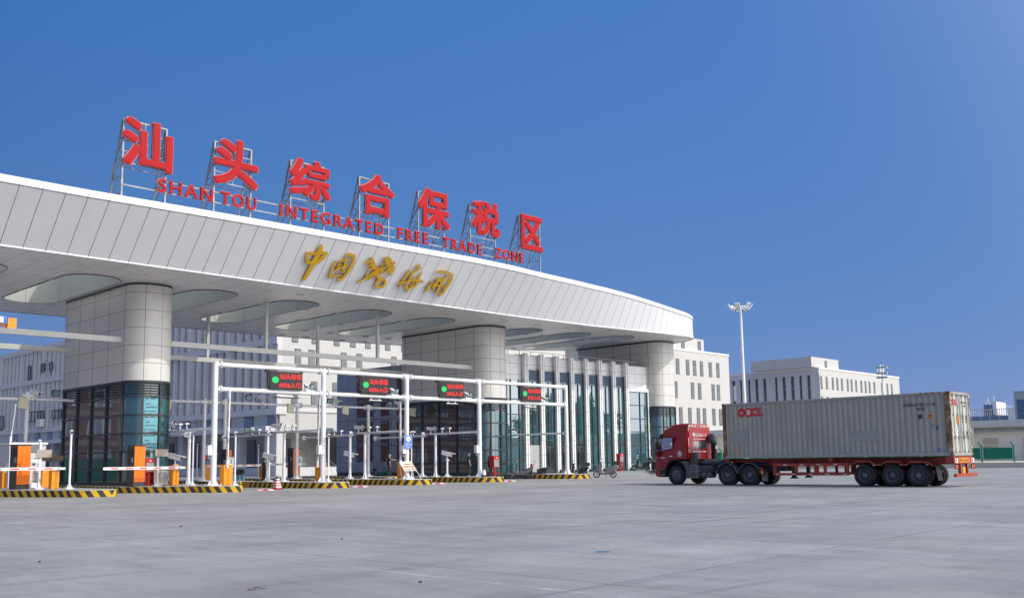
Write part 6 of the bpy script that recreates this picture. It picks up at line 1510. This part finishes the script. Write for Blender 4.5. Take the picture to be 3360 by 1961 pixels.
mb = MB(); mb.box(CX0+.018, CX0+.026, 17.02, 17.22, 3.12, 3.32, 0); mb.box(CX0+.012, CX0+.017, 17.05, 17.19, 3.15, 3.18, 1); mb.box(CX0+.012, CX0+.017, 17.05, 17.19, 3.22, 3.28, 1); mb.box(CX0+.018, CX0+.026, 27.25, 27.42, 1.78, 1.88, 0); mb.box(CX0+.018, CX0+.026, 17.5, 17.68, 3.12, 3.32, 2); mb.build('side_label', [M['amber'], M['blackpaint'], M['chassis']], ct)
mb = MB(); mb.box(CX0+.02, CX0+.027, 16.78, 16.88, 1.62, 1.76); mb.box(CX0+.02, CX0+.027, 17.0, 17.08, 2.76, 2.84); mb.build('blue_sticker', M['blue'], ct)
mb = MB(); mb.box(CX0+.022, CX0+.0265, 19.6, 20.95, 2.18, 2.64); mb.box(CX0+.022, CX0+.0265, 26.6, 27.6, 2.3, 2.85); mb.build('repaint_patch', mat('repaint_patch', (.345, .35, .305), .55), ct)
mb = MB(); add_text(mb, 'OOCL', (CX0+.2, CY0+.01, 3.72), (1, 0, 0), (0, 0, 1), .70, .26, .006, .03); mb.build('door_emblem', M['ooclred'], ct)
mb = MB(); add_text(mb, 'OOCU 701111', (xm+.2, CY0+.035, 3.80), (1, 0, 0), (0, 0, 1), .78, .09, .005, .004); add_text(mb, '45G1', (xm+.55, CY0+.035, 3.66), (1, 0, 0), (0, 0, 1), .25, .08, .005, .004)
for z in (2.95, 3.06, 3.17, 2.25, 2.36, 2.47): mb.box(xm+.24, xm+.40, CY0+.034, CY0+.04, z, z+.05); mb.box(xm+.66, xm+.88, CY0+.034, CY0+.04, z, z+.05)
mb.box(CX0+.3, CX0+.56, CY0+.036, CY0+.042, 2.26, 2.6); mb.build('door_codes', M['blackpaint'], ct)
mb = MB(); mb.box(CX0+.80, CX0+1.08, CY0+.01, CY0+.018, 2.85, 3.22, 0); mb.box(CX0+.84, CX0+1.04, CY0+.006, CY0+.009, 2.92, 2.98, 1); mb.box(CX0+.84, CX0+1.04, CY0+.006, CY0+.009, 3.08, 3.16, 1); mb.build('door_label', [M['amber'], M['orange']], ct)
mb = MB(); mb.box(CX0+.25, CX0+.62, CY0+.03, CY0+.035, 2.2, 2.66); mb.box(CX0+.72, CX0+1.02, CY0+.03, CY0+.035, 2.2, 2.64); mb.build('white_patch', M['decal'], ct)

# ================================================================== scooters and a motorbike in front of the office
def scooter(name, label, X, Y, rz, z, body, seatm, box=None, tailm='red', front=None, h=1.0):
    T = thing(name, label, 'scooter' if name == 'scooter' else 'motorbike', (0, 0, 0), 'parked two wheelers')
    def wh(x, nm='wheel'):
        mb = MB(); K = 22
        def rp(r, y): return [(x+r*math.cos(a), y, .25+r*math.sin(a)) for a in [2*math.pi*k/K for k in range(K)]]
        mb.loft([rp(.17, -.04), rp(.21, -.055), rp(.245, -.04), rp(.25, 0), rp(.245, .04), rp(.21, .055), rp(.17, .04), rp(.17, -.04)], True); o = mb.build('wheel', M['rubber'], T, smooth=40, recalc=False)
        mb = MB(); mb.cyl((x, -.05, .25), (x, .05, .25), .05, n=10)
        for k in range(5): a = 2*math.pi*k/5; mb.bar((x, 0, .25), (x+.18*math.cos(a), 0, .25+.18*math.sin(a)), .03)
        mb.build('rim', M['steel'], o)
    wh(-.62); wh(.60)
    pr = lambda poly, w_, m, nm, ww=.0: MB().prism(poly, -w_, w_, 1).build(nm, m, T)
    # front shield, footboard, tail fairing
    pr([(-.52, .42), (-.42, .95), (-.30, 1.0), (-.22, .92), (-.30, .45), (-.26, .33), (-.44, .30)], .23, body, 'front_shield')
    pr([(-.82, .38), (-.78, .50), (-.60, .55), (-.45, .50), (-.42, .42), (-.6, .44), (-.74, .36)], .08, body, 'front_mudguard')
    pr([(-.42, .30), (-.32, .36), (.06, .34), (.1, .26), (-.36, .24)], .16, M['black'], 'footboard')
    pr([(.02, .34), (.10, .60), (.40, .68), (.88, .84), (.92, .76), (.72, .52), (.42, .36), (.1, .28)], .21, body, 'tail_fairing')
    pr([(.06, .62), (.10, .72), (.40, .76), (.60, .80), (.72, .84), (.76, .78), (.40, .68)], .18, seatm, 'seat')
    mb = MB(); mb.box(.86, .94, -.09, .09, .72, .82); mb.build('tail_lamp', M['red'], T)
    mb = MB(); mb.box(.30, .62, -.16, -.06, .22, .40); mb.cyl((.1, -.12, .26), (.75, -.14, .38), .05, n=8); mb.bar((.0, .0, .25), (.06, -.14, .02), .025); mb.build('engine', M['chassis'], T)
    mb = MB(); mb.tube([(-.30, 0, .98), (-.26, 0, 1.08), (-.24, -.2, 1.12), (-.16, -.34, 1.10)], .02, 6); mb.tube([(-.26, 0, 1.08), (-.24, .2, 1.12), (-.16, .34, 1.10)], .02, 6)
    hb = mb.build('handlebar', M['black'], T)
    mb = MB(); mb.ell((-.32, 0, 1.06), .11, .14, .09); mb.build('headlamp', front or body, T, smooth=50)
    for s in (-1, 1):
        mb = MB(); mb.bar((-.22, s*.2, 1.12), (-.26, s*.3, 1.32), .014); mb.ell((-.26, s*.31, 1.38), .025, .06, .075); mb.build('mirror', M['mirror'], hb)
    mb = MB(); mb.tube([(.55, -.13, .80), (.95, -.12, .90), (.95, .12, .90), (.55, .13, .80)], .016, 6); mb.bar((-.60, .07, .25), (-.36, .07, .8), .04); mb.bar((-.60, -.07, .25), (-.36, -.07, .8), .04); mb.build('rack_and_fork', M['steel'], T)
    if box:
        mb = MB(); mb.loft([[(x0, -.17, z_), (x1, -.17, z_), (x1, .17, z_), (x0, .17, z_)] for z_, x0, x1 in ((.90, .66, .98), (.94, .62, 1.02), (1.06, .61, 1.04), (1.16, .64, 1.0), (1.18, .68, .96))], True, caps=True); b_ = mb.build('top_box', M['black'], T)
        mb = MB(); mb.box(1.0, 1.048, -.13, .13, 1.02, 1.10); mb.build('reflector', box, b_)
    T.location = (X, Y, z); T.rotation_euler = (0, 0, rz); T.scale = (h, h, h)
    return T
M['silver'] = mat('silver_paint', (.13, .13, .135), .35, .2)
M['bronze'] = mat('bronze_plastic', (.20, .11, .06), .4)
M['blackgloss'] = mat('black_gloss', (.015, .015, .017), .2)
scooter('scooter', 'silver scooter with a black seat and brown inner shield, leftmost by the office', xy(1708, 52.1), 52.1, -.75, .02, M['silver'], M['black'], front=M['silver'])
scooter('scooter', 'black scooter with a red lamp parked close beside the silver one', xy(1757, 52.2), 52.2, -.7, .02, M['blackgloss'], M['black'], front=M['red'])
scooter('scooter', 'black scooter with a black top box behind the last gantry post', xy(1893, 50.9), 50.9, -.75, .0, M['blackgloss'], M['black'], M['red'])
scooter('scooter', 'light grey scooter with a top box just right of the last striped island', xy(1984, 47.4), 47.4, -.72, .0, M['silver'], M['silver'], M['red'], h=1.08)
scooter('motorbike', 'black motorbike parked on the platform behind the stone ramp wall', xy(2102, 52.4), 52.4, -.75, .34, M['blackgloss'], M['blackgloss'], M['decal'], front=M['steel'])
scooter('motorbike', 'dark motorbike half hidden behind the front of the red truck', xy(2150, 51.0), 51.0, .5, .1, M['blackgloss'], M['black'], front=M['silver'])
# green share bicycle against the slate wall
def bicycle(X, Y, rz, z, label):
    T = thing('bicycle', label, 'bicycle', (0, 0, 0)); fm = mat('bike_green', (.0, .22, .19), .45)
    for x in (-.5, .5):
        mb = MB(); mb.tube([(x+.3*math.cos(a), 0, .32+.3*math.sin(a)) for a in [2*math.pi*k/22 for k in range(23)]], .022, 6); o = mb.build('wheel', M['rubber'], T)
        mb = MB()
        for k in range(6): a = math.pi*k/6; mb.bar((x-.28*math.cos(a), 0, .32-.28*math.sin(a)), (x+.28*math.cos(a), 0, .32+.28*math.sin(a)), .008)
        mb.build('spokes', M['steel'], o)
    mb = MB(); mb.tube([(-.40, 0, .82), (-.15, 0, .36), (.0, 0, .32), (.22, 0, .60), (.5, 0, .32)], .035, 8); mb.tube([(-.5, 0, .32), (-.40, 0, .82)], .03, 8); mb.tube([(0, 0, .32), (.5, 0, .32)], .02, 6); mb.build('frame', fm, T)
    mb = MB(); mb.tube([(.5+.34*math.cos(a), 0, .32+.34*math.sin(a)) for a in [math.pi*(.05+.75*k/8) for k in range(9)]], .03, 6); mb.build('mudguard', fm, T)
    mb = MB(); mb.ell((.20, 0, .84), .13, .08, .04); mb.bar((.1, 0, .5), (.18, 0, .82), .03); mb.build('saddle', M['black'], T)
    mb = MB(); mb.tube([(-.40, 0, .82), (-.38, 0, .98), (-.36, -.28, 1.04), (-.28, -.3, 1.04)], .016, 6); mb.tube([(-.38, 0, .98), (-.36, .28, 1.04), (-.28, .3, 1.04)], .016, 6); mb.build('handlebar', M['black'], T)
    mb = MB(); mb.loft([[(-.74, -.13, z_), (-.48, -.13, z_), (-.48, .13, z_), (-.74, .13, z_)] for z_ in (.62, .82)], True, caps=False); mb.box(-.74, -.48, -.13, .13, .61, .625); mb.build('basket', M['black'], T)
    T.location = (X, Y, z); T.rotation_euler = (0, 0, rz); T.scale = (1.05,)*3
bicycle(xy(1254, 63.5), 63.5, -.75, .0 if False else .1, 'green shared bicycle with a black basket against the slate wall behind the pointing guard')

# ================================================================== people
def skin_mesh(chains, sub=2):
    # chains: list of polylines [(point, radius), ...]; joined where points coincide; grown into one surface
    V_, E_, Rr = [], [], []
    def idx(p, r):
        for i, q in enumerate(V_):
            if (Vector(q)-Vector(p)).length < 1e-4: return i
        V_.append(tuple(p)); Rr.append(r); return len(V_)-1
    for ch in chains:
        ids = [idx(p, r) for p, r in ch]
        E_.extend(zip(ids, ids[1:]))
    me = bpy.data.meshes.new('body'); me.from_pydata(V_, E_, []); o = bpy.data.objects.new('body', me); scene.collection.objects.link(o)
    md = o.modifiers.new('skin', 'SKIN'); md.use_smooth_shade = True; md.branch_smoothing = .3
    for i, d in enumerate(me.skin_vertices[0].data): d.radius = Rr[i] if isinstance(Rr[i], tuple) else (Rr[i], Rr[i]); d.use_root = (i == 0)
    o.modifiers.new('sub', 'SUBSURF').levels = sub
    bpy.context.view_layer.update(); dg = bpy.context.evaluated_depsgraph_get(); m2 = bpy.data.meshes.new_from_object(o.evaluated_get(dg))
    v = [p.co.copy() for p in m2.vertices]; f = [tuple(p.vertices) for p in m2.polygons]
    bpy.data.objects.remove(o); bpy.data.meshes.remove(me); bpy.data.meshes.remove(m2)
    return v, f
def hand(chains, wrist, d, n_, s=1.0):
    # five fingers rooted in the palm; d along the hand, n_ towards the palm side
    d = Vector(d).normalized(); n_ = Vector(n_).normalized(); sd = d.cross(n_).normalized(); w_ = Vector(wrist)
    palm = w_+d*.05
    chains.append([(tuple(w_), .026*s), (tuple(palm), (.036*s, .022*s)), (tuple(w_+d*.085), (.036*s, .018*s))])
    out = []
    for k, (o_, L_) in enumerate(((-.030, .062), (-.010, .075), (.010, .072), (.030, .055))):
        b_ = w_+d*.085+sd*o_; out.append([(b_, .0095), (b_+d*L_*.5+n_*.008, .0088), (b_+d*L_*.85+n_*.026, .0078)])
    b_ = w_+d*.035-sd*.034; out.append([(b_, .012), (b_+d*.03-sd*.018+n_*.01, .0105), (b_+d*.058-sd*.022+n_*.018, .009)])
    return out
def person(label, X, Y, z, rz, J, short=True, lab_shirt=None):
    # J: joints in body space, facing -Y, feet at z=0, x to the person's left
    T = thing('person', label, 'person', (0, 0, 0))
    H_ = J
    pel, che, nek, hd = Vector((0, 0, .93)), Vector((0, .01, 1.28)), Vector((0, .012, 1.47)), Vector((0, -.01, 1.60))
    ch = [[(pel, (.15, .10)), (Vector((0, .005, 1.10)), (.14, .10)), (che, (.165, .11)), (Vector((0, .012, 1.40)), (.10, .08)), (nek, .055), (Vector((0, .0, 1.54)), .06)]]
    top = Vector((0, .012, 1.40)); fing = []
    for s in (-1, 1):
        sh, el, wr = [Vector(p) for p in J['arm_l' if s > 0 else 'arm_r']]
        ch.append([(top, (.10, .08)), (sh, .058), ((sh+el)/2, .05), (el, .042), ((el*.6+wr*.4), .042), (wr, .027)])
        fing += hand(ch, wr, J['hand_l' if s > 0 else 'hand_r'][0], J['hand_l' if s > 0 else 'hand_r'][1])
        hp, kn, an = [Vector(p) for p in J['leg_l' if s > 0 else 'leg_r']]
        ch.append([(pel, (.15, .10)), (hp, .088), ((hp+kn)/2, .08), (kn, .058), (kn*.65+an*.35, .06), (an, .04), (an+Vector((0, -.07, -.055)), (.042, .03)), (an+Vector((0, -.15, -.062)), (.04, .022))])
    v, f = skin_mesh(ch, 1)
    mb = MB(); mb.add(v, f)
    for fg in fing: mb.tube([p for p, _ in fg]+[fg[-1][0]+(fg[-1][0]-fg[-2][0])*.2], [r for _, r in fg]+[.004], 7)
    # head: skull, jaw, nose, ears, brow
    K = 18; rings = []
    hr = J.get('turn', 0.0); cs, sn = math.cos(hr), math.sin(hr)
    def hpnt(x, y, z_): return (hd.x+x*cs-y*sn, hd.y+x*sn+y*cs, hd.z+z_)
    for z_, rx, ry, cy in ((-.115, .030, .034, -.045), (-.10, .048, .055, -.030), (-.06, .062, .074, -.014), (-.02, .070, .086, -.004), (.02, .073, .092, .002), (.06, .072, .092, .008), (.10, .058, .074, .012), (.125, .03, .04, .014), (.13, .002, .002, .014)):
        rings.append([hpnt(rx*math.cos(a), cy+ry*math.sin(a), z_) for a in [2*math.pi*k/K for k in range(K)]])
    mb.loft(rings, True, 0, caps=True)
    mb.loft([[hpnt(.016*math.cos(a), -.088+.006*math.sin(a), .02) for a in [2*math.pi*k/8 for k in range(8)]], [hpnt(.018*math.cos(a), -.100+.014*math.sin(a), -.025) for a in [2*math.pi*k/8 for k in range(8)]], [hpnt(.012*math.cos(a), -.090+.01*math.sin(a), -.04) for a in [2*math.pi*k/8 for k in range(8)]]], True, caps=True)
    for s in (-1, 1): mb.loft([[hpnt(s*.072, .012+.02*math.cos(a), -.005+.032*math.sin(a)) for a in [2*math.pi*k/8 for k in range(8)]], [hpnt(s*.088, .018+.014*math.cos(a), -.003+.026*math.sin(a)) for a in [2*math.pi*k/8 for k in range(8)]]], True, caps=True)
    mb.build('body', M['skin'], T, smooth=60)
    mb = MB()
    for s in (-1, 1): mb.ell(hpnt(s*.03, -.082, .012), .012, .008, .007); 
    mb.build('eyes', M['black'], T)
    # clothes: the same limbs grown slightly larger
    sh_ch = [[(pel+Vector((0, 0, -.10)), (.182, .135)), (pel, (.185, .138)), (Vector((0, .005, 1.10)), (.175, .135)), (che, (.20, .14)), (top, (.13, .105)), (nek-Vector((0, 0, .01)), .072)]]
    for s in (-1, 1):
        sh, el, wr = [Vector(p) for p in J['arm_l' if s > 0 else 'arm_r']]
        sh_ch.append([(top, (.13, .105)), (sh, .088), (sh.lerp(el, .45), .078), (sh.lerp(el, .88), .074)])
    v, f = skin_mesh(sh_ch, 1); mb = MB(); mb.add(v, f); shirt = mb.build('shirt', M['uniform'], T, smooth=60)
    tr_ch = [[(pel+Vector((0, 0, .16)), (.160, .120)), (pel+Vector((0, 0, .08)), (.168, .122)), (pel, (.172, .124))]]
    for s in (-1, 1):
        hp, kn, an = [Vector(p) for p in J['leg_l' if s > 0 else 'leg_r']]
        tr_ch.append([(pel, (.172, .124)), (hp, .102), ((hp+kn)/2, .096), (kn, .08), (kn*.5+an*.5, .078), (an+Vector((0, 0, .03)), .07)])
    v, f = skin_mesh(tr_ch, 1); mb = MB(); mb.add(v, f); mb.build('trousers', M['uniform2'], T, smooth=60)
    mb = MB()
    for s in (-1, 1):
        an = Vector(J['leg_l' if s > 0 else 'leg_r'][2])
        mb.loft([[(an.x+.048*w2*math.cos(a), an.y-.05+.135*math.sin(a)*l2, max(0.0, an.z-.095+zz)) for a in [2*math.pi*k/14 for k in range(14)]] for zz, w2, l2 in ((0, 1, 1), (.03, 1.04, 1.02), (.07, .9, .85), (.10, .75, .5))], True, caps=True)
    mb.build('shoes', M['shoe'], T, smooth=50)
    mb = MB(); rings = [[hpnt(rx*math.cos(a), .005+ry*math.sin(a), z_) for a in [2*math.pi*k/K for k in range(K)]] for z_, rx, ry in ((.04, .083, .104), (.075, .084, .105), (.115, .076, .095), (.14, .05, .062), (.148, .005, .006))]
    mb.loft(rings, True, caps=True); mb.loft([[hpnt(.085*math.cos(a), -.06+.13*math.sin(a), .045) for a in [math.pi+math.pi*k/10 for k in range(11)]], [hpnt(.085*math.cos(a), -.06+.03*math.sin(a), .062) for a in [math.pi+math.pi*k/10 for k in range(11)]]], False)
    mb.build('cap', M['uniform'], T, smooth=50)
    mb = MB(); mb.loft([[hpnt(.074*math.cos(a), -.004+.094*math.sin(a)*(1.0+.06*q), z_) for a in [math.pi*1.08+math.pi*.84*k/12 for k in range(13)]] for z_, q in ((-.105, .2), (-.07, .8), (-.03, 1.6), (-.008, .9))], False); mb.build('face_mask', M['mask'], T, smooth=60, recalc=False)
    mb = MB(); mb.box(-.09, .09, .128, .134, 1.30, 1.335); mb.build('back_print', M['decal'], shirt)
    T.location = (X, Y, z); T.rotation_euler = (0, 0, rz)
    return T
M['uniform'] = mat('black_uniform', (.014, .014, .016), .8, var=.2, scale=8)
M['uniform2'] = mat('dark_trousers', (.022, .023, .026), .8, var=.2, scale=8)
M['shoe'] = mat('grey_shoe', (.25, .25, .25), .6)
M['mask'] = mat('blue_face_mask', (.35, .62, .80), .7)
# facing: photo right is the direction (+.69,-.72); a body facing -Y is turned by rz
RZ = math.atan2(.69, .72)
stand = {'arm_l': [(.20, .015, 1.39), (.23, -.02, 1.12), (.225, -.10, .88)], 'arm_r': [(-.20, .015, 1.39), (-.23, -.02, 1.12), (-.225, -.10, .88)],
         'hand_l': [(0, -.15, -1), (-1, 0, 0)], 'hand_r': [(0, -.15, -1), (1, 0, 0)], 'leg_l': [(.09, 0, .88), (.10, -.01, .48), (.105, .03, .095)], 'leg_r': [(-.09, 0, .88), (-.10, -.01, .48), (-.105, .03, .095)]}
point = dict(stand); point['arm_l'] = [(.20, .0, 1.39), (.22, -.25, 1.26), (.20, -.50, 1.24)]; point['hand_l'] = [(0, -1, .05), (-1, 0, 0)]
point['arm_r'] = [(-.20, .02, 1.39), (-.26, .05, 1.12), (-.26, .0, .88)]; point['leg_l'] = [(.09, 0, .88), (.12, -.10, .48), (.14, -.12, .095)]; point['leg_r'] = [(-.09, 0, .88), (-.12, .06, .48), (-.15, .14, .095)]; point['turn'] = .15
person('masked guard in black uniform standing still beside the black cone', 47.0-.35, yx(1538, 46.65), ZI, RZ, stand)
person('masked guard in black uniform pointing towards the notice board', xy(1277, 52.2), 52.2, ZI, RZ+.45, point)
person('masked person in dark clothes half hidden behind a white post in the shade', xy(867, 63), 63, .12, RZ+math.pi*.9, stand)

# ================================================================== litter on the yard
def litter(px, py, label, build, name):
    p = at(px, py, 2, 0); T = thing(name, label, 'litter', (p.x, p.y, 0)); build(T, p)
def strip(T, p):
    mb = MB(); d = Vector((_r.x, _r.y, 0)).normalized(); n_ = Vector((-d.y, d.x, 0)); c = Vector((p.x, p.y, 0))
    for k in range(5): q = c+d*(-.09+.045*k); mb.obox(q+Vector((0, 0, .012+.004*(k % 2))), d*.024, n_*(.018+.006*(k % 3)), Vector((0, 0, .004)))
    mb.build('wrapper', mat('blue_wrapper', (.03, .22, .42), .4), T)
litter(1977, 1810, 'small blue plastic wrapper lying on the concrete yard', strip, 'plastic_wrapper')
def wire(T, p):
    mb = MB(); d = Vector((_r.x, _r.y, 0)).normalized(); n_ = Vector((-d.y, d.x, 0)); c = Vector((p.x, p.y, .012))
    def pt(a, b_, z_=0): return c+d*a+n_*b_+Vector((0, 0, z_))
    mb.tube([pt(-.09, -.04), pt(-.03, .02, .01), pt(.0, .06, .02), pt(.02, .01, .01), pt(-.03, -.06), pt(-.08, -.02), pt(-.02, .05, .015), pt(.04, .06, .01), pt(.10, .04), pt(.13, .06)], .0045, 6)
    mb.tube([pt(-.02, -.06), pt(.03, -.01, .01), pt(.05, .05, .02), pt(.01, .05, .01), pt(.0, -.02)], .004, 6)
    mb.build('twisted_wire', mat('brown_wire', (.10, .075, .05), .6), T)
litter(835, 1935, 'twisted brown wire lying on the concrete in the foreground', wire, 'bent_wire')
def leaf(T, p):
    mb = MB(); mb.add([(p.x-.05, p.y, .004), (p.x, p.y-.03, .025), (p.x+.06, p.y, .006), (p.x, p.y+.035, .03)], [(0, 1, 2, 3)]); mb.ell((p.x+.01, p.y, .02), .03, .025, .018); mb.build('leaf', mat('brown_leaf', (.20, .06, .03), .7), T)
litter(593, 1727, 'small red brown leaf on the yard left of the middle', leaf, 'dry_leaf')
def pebble(T, p):
    mb = MB(); mb.ell((p.x, p.y, .012), .03, .022, .014, 8, 5); mb.build('pebble', mat('dark_pebble', (.06, .06, .06), .8), T)
for px, py, lab in ((130, 1843, 'dark pebble on the yard near the bottom left'), (1380, 1910, 'dark pebble near the bottom edge below the blue wrapper'), (1122, 1768, 'flat dark chip on the yard between the leaf and the wrapper'), (1925, 1601, 'dark lump on the concrete before the last striped island')):
    litter(px, py, lab, pebble, 'pebble')
